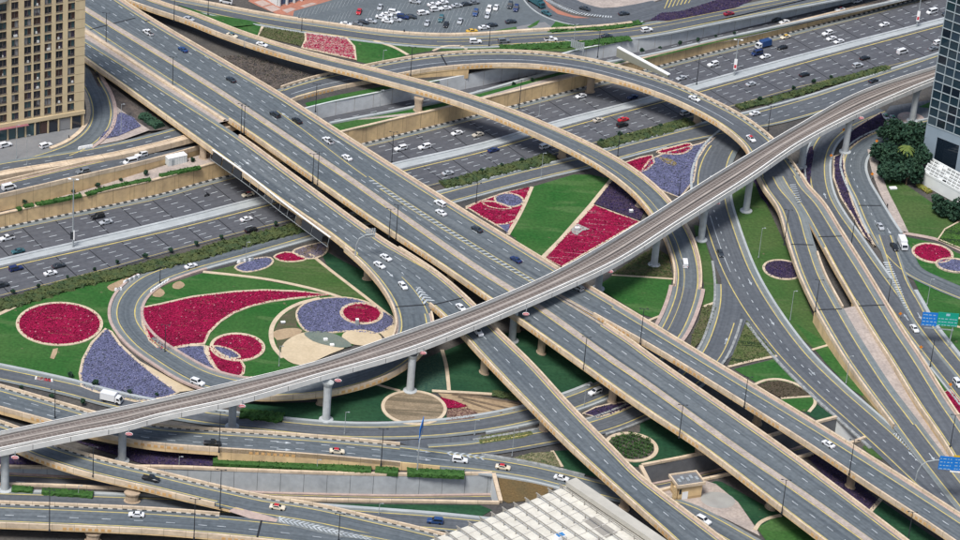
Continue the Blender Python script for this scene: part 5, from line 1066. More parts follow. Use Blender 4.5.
# ================================================================ hedges, shrubs, trees
def leaves(b, pts, size, flat_=.5):
    """leaf-sized quads facing outwards at random"""
    for p in pts:
        n = rng.normal(size=3); n[2] = abs(n[2])+flat_; n /= np.linalg.norm(n); h = rng.normal(size=3); e1 = np.cross(n, h); e1 /= np.linalg.norm(e1); e2 = np.cross(n, e1); s = size*rng.uniform(.6, 1.3)
        b.quad(p-e1*s-e2*s*.6, p+e1*s-e2*s*.6, p+e1*s+e2*s*.6, p-e1*s+e2*s*.6)
def hedge(label, P, wd, h, m=LEAF, dens=5.0, loose=.25, name='hedge', cat='hedge', gaps=(), size=.34, group=None):
    Q = np.array([at(p[0], p[1], p[2]) for p in P]); Q[:, 2] = [p[2] for p in P]; Q = spline(Q, 1.0)
    S = np.concatenate([[0], np.cumsum(np.linalg.norm(np.diff(Q, axis=0), axis=1))]); T = np.gradient(Q, axis=0); T[:, 2] = 0; T /= np.linalg.norm(T, axis=1)[:, None]; N = np.stack([T[:, 1], -T[:, 0], 0*T[:, 0]], 1)
    r = root(name, Q[0], label, cat, group); b = MB(); k = len(Q)
    j = lambda a: rng.uniform(1-a, 1+a, k)[:, None]
    up = lambda z: np.stack([0*S, 0*S, h*z*rng.uniform(1-loose, 1+loose*.4, k)], 1)
    b.loft([Q+N*wd/2*j(loose), Q+N*wd/2*j(loose*.7)+up(.75), Q+N*wd*.3+up(1), Q-N*wd*.3+up(1), Q-N*wd/2*j(loose*.7)+up(.75), Q-N*wd/2*j(loose)], S, cap=True); wpart('twig_mass', b, m, r)
    n = int(S[-1]*wd*dens); pts = []
    for _ in range(n):
        t = rng.uniform(0, S[-1]); o = rng.uniform(-.55, .55)*wd; p = np.array([np.interp(t, S, Q[:, q]) for q in range(3)]); nn = np.array([np.interp(t, S, N[:, q]) for q in range(3)])
        pts.append(p+nn*o+np.array([0,0,h*(1.02-abs(o/wd)**2*1.2)*rng.uniform(.6, 1.12)]))
    b = MB(); leaves(b, pts, size); wpart('foliage', b, m, r, kind='stuff'); return r
TZ = lambda x, y: ZT(x, y)
hedge('clipped hedge below the tan wall, long western run left of the first gap', [(213,463.5,0),(260,466,0),(320,469.5,0),(371,472.5,0)], 3.0, 1.5, loose=.08)
hedge('short clipped hedge between two gaps beside the lamp post below the tan wall', [(375,472.3,0),(398,473.8,0)], 3.0, 1.5, loose=.08)
hedge('clipped hedge below the tan wall behind the edge-on blue sign post', [(407,474,0),(440,475.5,0),(464,476.5,0)], 3.0, 1.5, loose=.08)
hedge('terrace hedge on the tan wall, long run left of the white cabin', [(86,195.5,5.2),(110,189,5.3),(150,180.5,5.5)], 1.7, 1.0, loose=.1)
hedge('terrace hedge in front of the white cabin', [(160,177,5.6),(180,172.5,5.7),(200,168.5,5.75)], 1.7, 1.0, loose=.1)
hedge('terrace hedge on the tan wall near the left edge, beside the high mast', [(36,205.5,5.0),(60,201,5.1),(81,196.5,5.2)], 1.7, 1.0, loose=.1)
hedge('short terrace hedge at the leftmost end of the row on the tan wall', [(24,208,4.95),(33,206,5.0)], 1.7, 1.0, loose=.1); 
hedge('tiny clipped shrub ending the hedge row on the tan wall', [(17,210.3,4.9),(21,209.3,4.9)], 1.7, 1.0, loose=.1)
SB = 'shrub_border'
hedge('olive brown shrub border along the highway left of the loop road', [(-20,312,0),(30,298,0),(80,282.5,0),(120,274.5,0),(160,265,0),(205,254,0)], 5.5, 1.0, LEAFD, 3.0, .35, SB, 'shrub border', size=.4)
hedge('green shrub border along the highway beside the exit flyover column', [(205,253,0),(250,241,0),(300,228.5,0)], 5.5, 1.2, LEAFD, 3.5, .35, SB, 'shrub border', size=.4)
hedge('shrub border between highway and service road right of the main flyover', [(443,186,0),(462,182,0),(490,174,0),(536,163,0),(552,157.5,0)], 5.0, 1.2, LEAFD, 3.5, .35, SB, 'shrub border', size=.4)
hedge('shrub border along the highway right of the narrow curved ramp', [(601,146.5,0),(632,138,0),(655,132.5,0),(690,122.5,0)], 5.0, 1.2, LEAFD, 3.5, .35, SB, 'shrub border', size=.4)
hedge('shrub border along the highway right of the arching ramp', [(738,108,0),(770,101,0),(800,93,0),(830,83.5,0),(865,74.5,0),(888,68,0)], 3.4, .9, LEAFD, 3.5, .35, SB, 'shrub border', size=.4)
hedge('dark hedge strip across the sandy triangle', [(492,394.5,0),(518,397.5,0)], 3.0, .8, LEAFD, 4, .3)
hedge('hedge beside the low bridge at the far lower left, right run', [(42,493,0),(68,494.8,0),(93,496.5,0)], 2.4, 1.3, LEAF, 4, .2)
hedge('hedge beside the viaduct column at the far lower left', [(12,490.2,0),(33,491.6,0)], 2.4, 1.2, LEAF, 4, .2)
hedge('low dark green shrubs along the ground road under the loop ramp', [(240,415,0),(262,417,0),(283,419.5,0)], 4.5, 1.3, LEAF, 4, .35, 'shrub_border', 'shrub border')
hedge('dense green shrub bank below the car park junction', [(550,31,8.6),(570,28,8.6),(600,28.5,8.6),(640,23,8.6)], 3.0, .6, LEAF, 4, .3)
hedge('green shrub bank between the upper road and the grey wall', [(500,48,8.6),(540,46.5,8.6),(580,44,8.6),(630,38.5,8.6)], 4.0, .5, LEAF, 4, .3)
# rows in the oval bed and the striped beds
ro = root('planting_bed', at(630,447,0), 'oval bed of clipped green rows ringed in cream between the two lower flyovers', 'planting bed')
wpart('edging', band(ell((631,447.5), 25), 1.2, closed=True, smooth=False, h=.3), PATH, ro); o = flat('soil', ell((631,447.5), 24.5), DSOIL, .1, parent=ro)
c = at(631,447.5,0); rd = np.linalg.norm(at(655,447.5,0)-c); dr = at(640,450,0)-at(620,443,0); dr[2] = 0; dr /= np.linalg.norm(dr); dn = np.array([-dr[1], dr[0], 0])
for i in range(-3, 4):
    o_ = i*rd/3.7; hl = math.sqrt(max(0, rd*rd-o_*o_))-.6; b = MB(); pts = [c+dn*(o_+rng.uniform(-.4,.4))+dr*rng.uniform(-hl, hl)+np.array([0,0,rng.uniform(.3,1.3)]) for _ in range(int(hl*60))]; leaves(b, pts, .17); wpart('clipped_row', b, LEAF, ro)
def rows_on(label_root_pts, n, d, h, wd, m, hl):
    pass
# trees
def tree(p, z, h, r, label, group=None, m=LEAFT, n=700, size=.45, name='tree', clumps=7, th=.16, squash=.8):
    c = at(p[0], p[1], z); c[2] = z; ro = root(name, c, label, 'tree', group); b = MB()
    top = h-r*squash; b.tube((0,0,0), (rng.normal(0,.05)*h, rng.normal(0,.05)*h, top), th, th*.6, 7); cl = []
    for k in range(clumps):
        a = rng.uniform(0, 6.28); e = rng.uniform(-.5, 1); q = np.array([math.cos(a)*r*.62, math.sin(a)*r*.62, top+e*r*squash*.62]) if k else np.array([0,0,top+.2*r]); cl.append(q)
        if k: b.tube((0,0,top*.65), tuple(q*.9), th*.5, th*.2, 5, cap=False)
    link('trunk', b.mesh('trunk', BARK), ro); b = MB(); pts = []
    for i in range(n):
        q = cl[i % clumps]; u = rng.normal(size=3); u /= np.linalg.norm(u); pts.append(q+u*np.array([1,1,squash])*r*.52*rng.uniform(.55, 1.05)**.6)
    leaves(b, pts, size, .2); link('crown', b.mesh('crown', m), ro, kind='stuff'); return ro
def copy_tree(src, p, z, label, rz, sc=1.0, group=None):
    r = src.copy(); COL.objects.link(r); c = at(p[0], p[1], z); r.location = (c[0], c[1], z); r.rotation_euler[2] = rz; r.scale = (sc, sc, sc); r['label'] = label
    if group: r['group'] = group
    for ch in src.children: k = ch.copy(); COL.objects.link(k); k.parent = r
    return r
LAB = {'t': ('small round dark tree on the pink terrace strip above the tan wall', 'young trees on the pink terrace'), 's': ('small round dark tree at the highway kerb left of the exit flyover', 'young trees along the near highway kerb'), 'n': ('small round dark tree along the pale barrier of the trough road', 'young trees along the trough road barrier'), 'r': ('small dark tree in the shrub borders right of the main flyover', 'young trees in the right-hand shrub borders'), 'b': ('small dark bush of those in and around the lavender wedge', 'bushes by the lavender wedge')}
first = None; ORD = ['leftmost', 'second from left', 'third from left', 'fourth from left', 'fifth from left', 'sixth from left', 'seventh from left', 'eighth from left', 'ninth from left', 'tenth from left', 'eleventh from left']
for key, z, L in (('t', 5.2, [(23,205.5),(49,198.5),(73,193),(97.5,187.5),(121,181.5),(145,176),(193.5,163)]), ('s', 0, [(13,293.5),(38,287.5),(67,279),(94,271),(118,264.5),(145,258),(171,252.5),(197,246),(222,239.5),(275,226)]), ('n', 4.8, [(642,53.5),(660,49.5),(679,46),(697,42.5),(716,38),(734,34.5),(374,117.5),(533,82.5),(514,86.5)]), ('r', 0, [(481,173),(501,167.5),(521,162.5),(456,181.5),(600,143.5),(620,137.5),(661,128),(759,101.5),(794,91),(813,83.5),(831,79.5)]), ('b', 0, [(95,385.5),(130,394),(157,396),(21,389),(52,398.5),(82,405),(70,378)])):
    for i_, p in enumerate(sorted(L)):
        lab_ = ORD[i_]+' '+LAB[key][0].replace('small ', '')
        if first is None: first = tree(p, z, 2.4, 1.05, lab_, LAB[key][1], n=160, size=.34, name='young_tree', clumps=5, th=.1); first['category'] = 'tree'
        else: copy_tree(first, p, z, lab_, rng.uniform(0, 6), rng.uniform(.5, .85), LAB[key][1])
big = [((889,146),8.5,4.6,'broad dark tree of the grove nearest the three parked taxis'),((902,147),10,5.2,'tall dark tree in the middle of the grove, behind the palm'),((916,153),10.5,5.4,'dark tree of the grove nearest the stone base of the glass tower'),((884,164),8.5,4.8,'dark tree of the grove closest to the pink pavement'),((896,170),9,5.2,'dark tree directly below the palm in the grove'),((912,170),8.5,4.8,'dark tree of the grove touching the white pavilion corner'),((890,182),7.5,4.4,'lowest dark tree of the grove at the lawn edge'),((906,185),8,4.8,'dark tree of the grove overhanging the lawn before the white pavilion'),((921,172),8,3.0,'slim dark tree squeezed between the grove and the white pavilion')]
t0_ = None
for p, h, r_, lb in big: tree(p, 0, h, r_, lb, 'dark trees of the grove beside the glass tower', n=1500, size=.5, th=.3, clumps=11)
for p, h, r_, lb in [((944,214),5.8,3.9,'dark tree on the right lawn below the white pavilion, left of its neighbour'),((959,219),6,4.2,'dark tree at the right picture edge below the white pavilion')]: tree(p, 0, h, r_, lb, None, n=1300, size=.5, th=.3, clumps=10)
# palm in the grove
c = at(902,172,0); ro = root('palm_tree', c, 'single yellow green palm rising out of the dark grove', 'palm'); b = MB(); b.tube((0,0,0), (.3,0,9.6), .28, .2, 8); link('trunk', b.mesh('trunk', BARK), ro); PLM = mat('palm_leaf', (.13,.16,.04), .8, (.09,.13,.03), .6)
for i in range(16):
    a = 2*math.pi*i/16+rng.uniform(-.15,.15); b = MB(); el_ = rng.uniform(.1, .9); P = []
    for t in np.linspace(0, 1, 7): P.append(np.array([.3+math.cos(a)*3.4*t*math.cos(el_*.6), math.sin(a)*3.4*t*math.cos(el_*.6), 9.6+math.sin(el_)*2.4*t-2.6*t*t]))
    sd_ = np.array([-math.sin(a), math.cos(a), 0]); wdt = [.08,.42,.5,.46,.38,.26,.03]; P = np.array(P); W_ = np.array(wdt)[:, None]
    b.loft([P-sd_*W_+[0,0,-.12], P, P+sd_*W_+[0,0,-.12]], list(range(7))); link('frond', b.mesh('frond', PLM), ro)
hedge('yellow flowering shrub between the grove and the white pavilion wall', [(918,186,0),(930,193,0)], 2.2, .9, mat('yellow_shrub', (.22,.19,.04), .85, (.10,.13,.03), 1.2), 5, .35, 'shrub', 'shrub')
hedge('low dark hedge along the upper edge of the right-hand lawn', [(934,197,0),(948,209,0),(962,219,0)], 2.5, 1.3, LEAFT, 5, .3)
hedge('dark shrubs in the shade of the exit flyover beside the purple triangle', [(143,117,9.46),(152,123,9.46),(160,128,9.46)], 3.5, 1.6, LEAFT, 5, .4, 'shrub_border', 'shrub border')
# ================================================================ vehicles
def paint(name, c, r=.3): return mat('paint_'+name, c, r, spec=.5)
PC = {'white': paint('white', (.62,.63,.64)), 'silver': paint('silver', (.36,.38,.40)), 'grey': paint('grey', (.14,.155,.17)), 'black': paint('black', (.015,.017,.02)), 'dark': paint('dark', (.03,.038,.048)), 'blue': paint('blue', (.02,.055,.16)), 'navy': paint('navy', (.015,.03,.10)), 'teal': paint('teal', (.03,.10,.12)), 'red': paint('red', (.42,.02,.03)), 'yellow': paint('yellow', (.55,.34,.04)), 'cream': paint('cream', (.62,.55,.42)), 'beige': paint('beige', (.45,.41,.34)), 'green': paint('green', (.02,.22,.10)), 'maroon': paint('maroon', (.22,.015,.03))}
CGL = mat('car_glass', (.012,.016,.02), .08, spec=.6); TYR = mat('tyre', (.012,.012,.013), .85); HLT = mat('lamp_clear', (.6,.6,.6), .2); TLT = mat('lamp_red', (.35,.01,.01), .3)
def shell(st):
    """st: list of (x, half width low, half width belt, z belt, half width top, z top)"""
    b = MB(); n = len(st); z0 = .28
    for x, wl, wb, zb, wt, zt in st: b.v += [(x,-wl,z0),(x,-wb,zb*.62+z0*.3),(x,-wb,zb),(x,-wt,zt),(x,wt,zt),(x,wb,zb),(x,wb,zb*.62+z0*.3),(x,wl,z0)]
    for i in range(n-1):
        for j in range(7): b.f.append((i*8+j, (i+1)*8+j, (i+1)*8+j+1, i*8+j+1)); b.uv += [(0,0)]*4; b.mi.append(0)
    b.f.append(tuple(range(8))); b.f.append(tuple((n-1)*8+i for i in range(7, -1, -1))); b.uv += [(0,0)]*16; b.mi += [0,0]; return b
def side(st, i, j, x0, x1):
    pass
SHAPES = {
 'sedan': dict(L=4.7, st=[(-2.35,.72,.80,.70,.70,.86),(-2.2,.84,.90,.90,.78,1.02),(-1.55,.88,.92,.95,.78,1.06),(-.95,.88,.92,.96,.62,1.44),(.35,.88,.92,.95,.62,1.46),(1.15,.88,.92,.94,.80,1.0),(2.1,.84,.90,.84,.74,.90),(2.35,.70,.80,.62,.66,.74)], ws=(.35,1.15), rw=(-1.55,-.95), cab=(-.95,.35), wx=1.4, r=.33),
 'suv': dict(L=4.9, st=[(-2.45,.80,.86,.95,.74,1.1),(-2.4,.90,.96,1.05,.74,1.72),(-1.9,.92,.98,1.05,.74,1.80),(.2,.92,.98,1.05,.74,1.82),(1.0,.92,.98,1.04,.84,1.14),(2.2,.90,.95,.96,.80,1.04),(2.45,.78,.85,.70,.74,.85)], ws=(.2,1.0), rw=(-2.45,-2.4), cab=(-2.2,.2), wx=1.5, r=.38),
 'van': dict(L=5.2, st=[(-2.6,.88,.92,1.0,.80,1.95),(-2.5,.92,.98,1.1,.84,2.12),(1.1,.92,.98,1.1,.84,2.16),(1.9,.92,.97,1.05,.82,1.25),(2.45,.88,.93,.85,.80,1.05),(2.6,.8,.86,.65,.74,.8)], ws=(1.1,1.9), rw=(-2.6,-2.5), cab=(-2.3,1.1), wx=1.65, r=.36),
 'pickup': dict(L=5.3, st=[(-2.65,.84,.90,.95,.84,1.0),(-.75,.90,.95,.98,.84,1.02),(-.6,.90,.95,1.0,.72,1.74),(.55,.90,.95,1.0,.72,1.78),(1.2,.90,.95,.98,.82,1.1),(2.4,.88,.93,.92,.78,1.0),(2.65,.76,.84,.7,.72,.82)], ws=(.55,1.2), rw=(-.75,-.6), cab=(-.6,.55), wx=1.65, r=.40),
}
PROTO = {}
def proto(kind):
    if kind in PROTO: return PROTO[kind]
    s = SHAPES[kind]; st = s['st']; A = {round(t[0], 2): t for t in st}; parts = []
    body = shell(st).mesh('car_body', PC['white'])
    def pan(x0, x1, k0=.0, k1=1.0):   # glass across the car between two stations
        a, c = A[round(x0, 2)], A[round(x1, 2)]; b = MB(); up = .012
        P = [(a[0], -a[4]*.93, a[5]+up), (a[0], a[4]*.93, a[5]+up), (c[0], c[4]*.93, c[5]+up), (c[0], -c[4]*.93, c[5]+up)]
        l = lambda p, q, t: tuple(p[i]+(q[i]-p[i])*t for i in range(3)); b.quad(l(P[0],P[3],.1), l(P[1],P[2],.1), l(P[1],P[2],.92), l(P[0],P[3],.92)); return b
    if kind in ('suv', 'van'):
        a = st[0]; b_ = st[1]; b = MB(); x = a[0]-.03; b.quad((x+.0,-a[4],a[5]-.0), (x+.0,a[4],a[5]-.0), (b_[0]-.03,b_[4]*.9,b_[5]-.12), (b_[0]-.03,-b_[4]*.9,b_[5]-.12)); rw = b
    else: rw = pan(*s['rw'])
    parts += [('windscreen', pan(*s['ws']).mesh('windscreen', CGL)), ('rear_window', rw.mesh('rear_window', CGL))]
    z = [t for t in st if s['cab'][0]-.01 <= t[0] <= s['cab'][1]+.01]; wt, wb, zt, zb = z[-1][4], z[-1][2], z[-1][5], z[-1][3]
    for sg in (-1, 1):
        b = MB(); lx0 = s['cab'][0]+(.0 if kind != 'sedan' else -.42); 
        f = lambda x, k: (x, sg*((wb+(wt-wb)*k)+.012), zb+(zt-zb)*k)
        P = [f(lx0, .1), f(s['cab'][1]+.5, .1), f(s['cab'][1]+.02, .84), f(s['cab'][0]+.05, .84)]; b.poly(P if sg < 0 else P[::-1]); parts.append(('side_window', b.mesh('side_window', CGL)))
    for sx in (-1, 1):
        for sg in (-1, 1): b = MB(); b.tube((sx*s['wx'], sg*.72, s['r']), (sx*s['wx'], sg*.97, s['r']), s['r'], n=12); parts.append(('wheel', b.mesh('wheel', TYR)))
    f, e = st[-1], st[0]
    for sg in (-1, 1):
        b = MB(); b.box((f[0]-.06, sg*f[2]*.72, f[3]*.86), .16, .34, .16); parts.append(('headlight', b.mesh('headlight', HLT)))
        b = MB(); b.box((e[0]+.02, sg*e[2]*.78, e[3]*.8), .12, .26, .2); parts.append(('taillight', b.mesh('taillight', TLT)))
    if kind == 'pickup': b = MB(); b.box((-1.7,0,1.0), 1.75, 1.5, .06); parts.append(('load_bed', b.mesh('load_bed', DARK)))
    PROTO[kind] = (body, parts); return PROTO[kind]
RIBS = dict(h1=hw1, h2=hw2, a1=a1, a2=a2, dd=dd, a3=a3, k1=k1, b=bp, c=ur, t=t1, n=n1, s=sv_, l=lp, g=g2, j3=g3, j4=g4, g6=g6, e1=e1, e0=e0, f1=f1, f2=f2, v=vr, c1=c1, t2=T2, t3=T3)
def car(kind, color, x, y, where, label, cat=None, roof=None, sc=.91, dir=1, name=None):
    if isinstance(where, str):
        rb = RIBS[where]; i = rb.idx((x, y)); t = rb.C[min(rb.n-1, i+1)]-rb.C[max(0, i-1)]; z = rb.C[i][2]
        p = at(x, y, z+.75); d = ((rb.C[:, :2]-p[:2])**2).sum(1); i = int(np.argmin(d)); t = (rb.C[min(rb.n-1, i+1)]-rb.C[max(0, i-1)])*dir; z = rb.C[i][2]; p = at(x, y, z+.75)
    else:
        z, dx, dy = where; p = at(x, y, z+.75); t = at(x+dx, y+dy, z)-at(x, y, z)
    body, parts = proto(kind); r = root(name or {'sedan': 'car', 'suv': 'car', 'van': 'van', 'pickup': 'pickup_truck'}[kind], (p[0], p[1], z+.03), label, cat or {'sedan': 'car', 'suv': 'car', 'van': 'van', 'pickup': 'pickup'}[kind], None)
    r.rotation_mode = 'XYZ'; r.rotation_euler = (0, -math.atan2(t[2], math.hypot(t[0], t[1])), math.atan2(t[1], t[0])); r.scale = (sc, sc, sc)
    o = link('body', body, r); o.material_slots[0].link = 'OBJECT'; o.material_slots[0].material = PC[color]
    for nm, me in parts: link(nm, me, r)
    if roof:
        st = SHAPES[kind]; z = [t for t in st['st'] if st['cab'][0]-.01 <= t[0] <= st['cab'][1]+.01]; b = MB(); x0, x1 = st['cab']; wt, zt = z[0][4], max(q[5] for q in z); b.box(((x0+x1)/2, 0, zt-.03), x1-x0+.1, wt*2*.98, .06); b.box(((x0+x1)/2,0,zt+.03), .2, .6, .14); link('roof', b.mesh('roof', PC[roof]), r)
    return r
CARS = """
pickup white 148 32 dd -1|white pickup truck near the top of the main flyover
sedan blue 183 49 dd -1|bright blue sedan on the main flyover near its upper left end
sedan dark 231 79 dd -1|dark car on the main flyover, above the dark car pair
suv dark 275 114 dd -1|dark SUV with pale roof on the main flyover beside a black car
sedan black 297 120 dd -1|small black car by the far parapet of the main flyover
pickup white 328 140 dd -1|white pickup truck with dark load bed on the main flyover
sedan white 347 157 dd -1|white sedan on the yellow line of the main flyover behind the white pickup
suv white 440 203 dd -1|white SUV by the flyover parapet beside the magenta bed
sedan white 441 212 dd -1|white sedan alongside the white SUV next to the hatched strip
sedan dark 477 228.5 dd -1|dark sedan by the far flyover parapet below the left magenta bed
sedan navy 516 259 dd -1|dark blue sedan on the main flyover just before the rail viaduct
suv silver 577.5 287 dd -1|silver SUV half hidden behind the rail viaduct on the main flyover
sedan white 386 257 a3 1|white sedan beside the sign arm on the exit flyover, inner lane
sedan white 379.5 264.5 a3 1|white sedan nearest the near parapet of the exit flyover
sedan white 403 285 l 1|white sedan entering the loop ramp above the chevrons
sedan white 461 307 k1 1|white car on the slim ramp just before the rail viaduct
suv white 478 331.5 k1 1|white car half under the near side of the rail viaduct on the slim ramp
sedan silver 189 18.5 b 1|silver car at the top of the narrow curved ramp
sedan cream 232 35 b 1 roof=teal|cream taxi with blue roof on the narrow curved ramp
sedan white 262 44 b 1|white sedan with dark windows on the narrow curved ramp
van white 226 1 t -1|white van at the top edge on the upper road
suv white 475.5 41 t 1|white car on the upper road at the left of the three car line
suv grey 504 40.5 t 1|grey SUV on the upper road below the car park
pickup white 551 39 t 1|white pickup with dark bed on the upper road
sedan dark 607 35.5 t 1|dark green car on the upper road by the green bank
suv white 647 29.5 t 1|white police style car with dark windows on the upper road
sedan maroon 729 13 t 1|dark red car on the upper road beside the dark flower bed
sedan teal 546.5 12.5 t2 1|dark teal car turning at the car park entrance
sedan dark 585 8 t3 1|dark car on the hatched junction road, left one
sedan dark 624 13 t3 1|dark car on the hatched junction road, right one
sedan white 694.5 98 c 1|white sedan on the crest of the arching ramp
sedan white 751 138 c 1 roof=red|white taxi with red roof on the arching ramp just above the rail viaduct
sedan dark 777 19.5 n -1|dark car leading on the trough road near the white car
sedan white 784.5 21.5 n -1|white sedan with dark windows on the trough road
sedan white 840 9 n -1 roof=maroon|white car with red roof on the trough road at the upper right
sedan white 857 .5 n -1|white car at the very top edge on the trough road
sedan cream 785.5 36.5 h1 -1 roof=yellow|cream taxi with yellow roof on the far highway carriageway
van navy 757 53 h1 -1|blue and white van behind the blue truck on the highway
sedan black 782.5 47 h1 -1|black car between the taxi and the blue truck on the highway
sedan white 765.5 56 h1 -1|white car beside the blue and white van on the highway
suv white 713 64 h1 -1|white SUV alone on the far carriageway right of the arching ramp
sedan silver 681.5 77.5 h1 -1|silver car peeking out above the arching ramp on the highway
suv white 827.5 33 h1 -1|uppermost white car of the staggered trio on the highway
sedan white 831.5 38 h1 -1|middle white car of the staggered trio on the highway
sedan white 839 41 h1 -1|lowest white car of the staggered trio on the highway
sedan white 884.5 24 h1 -1|lone white sedan right of the staggered trio on the highway
van white 932 11.5 h1 -1|white van on the far carriageway at the upper right
suv dark 947 13 h1 -1|dark car touching the glass tower edge on the highway
sedan white 581 95.5 h1 -1|white sedan on the far carriageway inside the two curved ramps
sedan navy 632.5 96.5 h1 -1|dark blue car in the shade of the arching ramp
sedan white 457 132.5 h1 -1|white sedan on the highway right of the white SUV pair
sedan beige 478 134 h1 -1|beige taxi half hidden by the narrow curved ramp
suv white 400.5 148 h1 -1|left white SUV of the pair beside the dark mast
suv white 424.5 146.5 h1 -1|right white SUV of the pair on the far carriageway
sedan cream 248 194 h1 -1 roof=maroon|cream taxi with red roof in the shade of the exit flyover
suv black 97.5 216 h1 -1|black SUV beside the silver car on the far carriageway
sedan silver 106 221.5 h1 -1|silver convertible like car below the black SUV
pickup white 7 237.5 h1 -1|white pickup at the left picture edge on the highway
sedan teal 18 250.5 h1 -1|dark teal car left of the high mast on the highway
sedan beige 598.5 119.5 h2 1|beige car by the yellow line near the red car
sedan red 623.5 119 h2 1|bright red car on the near carriageway
suv black 622.5 124.5 h2 1|black SUV beside the bright red car
suv white 545.5 146 h2 1|white SUV below the narrow curved ramp on the near carriageway
sedan navy 493.5 149.5 h2 1|dark blue car just left of the narrow curved ramp
sedan silver 448 172.5 h2 1|silver car alone on the near carriageway beside the main flyover
sedan white 246.5 218.5 h2 1|white sedan left of the exit flyover on the near carriageway
sedan black 251 229 h2 1|black car at the kerb beside the exit flyover
sedan dark 59 265 h2 1|dark grey car on the near carriageway below the high mast
suv navy 16 268 h2 1|dark blue SUV on the near carriageway near the left edge
sedan white 50.5 272.5 h2 1|white sedan on the near carriageway above the left lawn
suv dark 2 284.5 h2 1|dark car cut by the left picture edge above the left lawn
sedan silver 751 83.5 h2 1|silver car on the near carriageway by the red banner mast
sedan black 804.5 74 h2 1|black car by the shrub border on the near carriageway
sedan black 865 57.5 h2 1|black sedan beside the silver SUV on the near carriageway
suv silver 858 65 h2 1|silver SUV below the black sedan on the near carriageway
van white 902.5 51.5 h2 1|white van on the near carriageway left of the glass tower
sedan grey 933.5 48 h2 1|dark grey car against the glass tower edge
suv white 939 42 h2 1|white and black SUV against the glass tower edge
suv silver 686 112.5 h2 1|silver SUV in the shade under the arching ramp
sedan white 755 113 s 1|white sedan on the service road touching the arching ramp
sedan dark 873.5 80 s 1|dark car on the service road near the upper right
sedan white 191 265.5 l 1|white sedan on the loop road above the lavender lobe
suv grey 82.5 171 v -1|grey SUV alone on the ramp road by the hotel
van white 130 161.5 v -1|white van behind the white SUV on the ramp road
suv white 141 154.5 v -1|white SUV ahead of the white van on the ramp road
van white 9 187 v 1|white delivery van at the left picture edge
suv white 198 382 l -1|white SUV on the loop road just above the rail viaduct
suv white 595 391.5 b 1|white SUV on the ground road under the main flyover
pickup black 212.5 442.5 g 1|black pickup on the low tan bridge
sedan cream 337 450.5 g 1 roof=red|cream taxi with red roof on the road above the hedge
suv white 460 459.5 g 1|white SUV passing the chevrons above the hedge
sedan cream 503 466.5 g 1 roof=red|cream taxi with red roof above the brown bare soil
sedan white 561.5 477.5 g 1|white car next to the corner of the white roof
pickup black 151 478 j3 1|black pickup on the low bridge ramp at the lower left
sedan cream 277.5 506.5 j3 1 roof=red|cream taxi with pinkish red roof at the chevrons of the low bridges
sedan white 136.5 514 j4 -1|white sedan on the bottom left bridge
suv blue 435 520.5 g6 -1|bright blue SUV on the ground road beside the white roof
suv white 704 520 g 1|white car beside the slim ramp near the bottom edge
sedan white 828.5 443.5 dd -1|white sedan on the right flyover deck
sedan dark 720.5 252.5 e1 1|dark car on the wide right-hand ramp road below the viaduct
van white 685 263 b -1|white van on the curved ramp below the rail viaduct
sedan silver 880.5 226 f2 1|silver car on the curving road left of the truck
pickup black 894.5 246.5 f2 1|black pickup beside the white truck
sedan white 914.5 328 f1 1|white sedan under the blue and green direction sign
suv white 958 383 f1 1|white and black car cut by the right picture edge
"""
for ln in CARS.strip().split('\n'):
    a, lb = ln.split('|'); a = a.split(); car(a[0], a[1], float(a[2]), float(a[3]), a[4], lb, dir=int(a[5]), roof=a[6][5:] if len(a) > 6 else None, cat='taxi' if 'taxi' in lb else None, name='taxi' if 'taxi' in lb else None)
GZ = 9.45
car('suv', 'white', 5.5, 144.5, (GZ,10,-2.5), 'white SUV parked at the left edge in front of the hotel'); car('suv', 'white', 46, 145, (GZ,10,-3), 'white car parked by the curb below the hotel shop front')
for x, y, rf, lb in ((886,116.5,'green','white taxi with green roof, left one beside the dark purple bed'),(893.5,118,'green','white taxi with green roof, right one near the round paving'),(889,123,'red','white taxi with red roof behind the two green roofed taxis')): car('sedan', 'white', x, y, (.1,6,9), lb, 'taxi', rf, name='taxi')
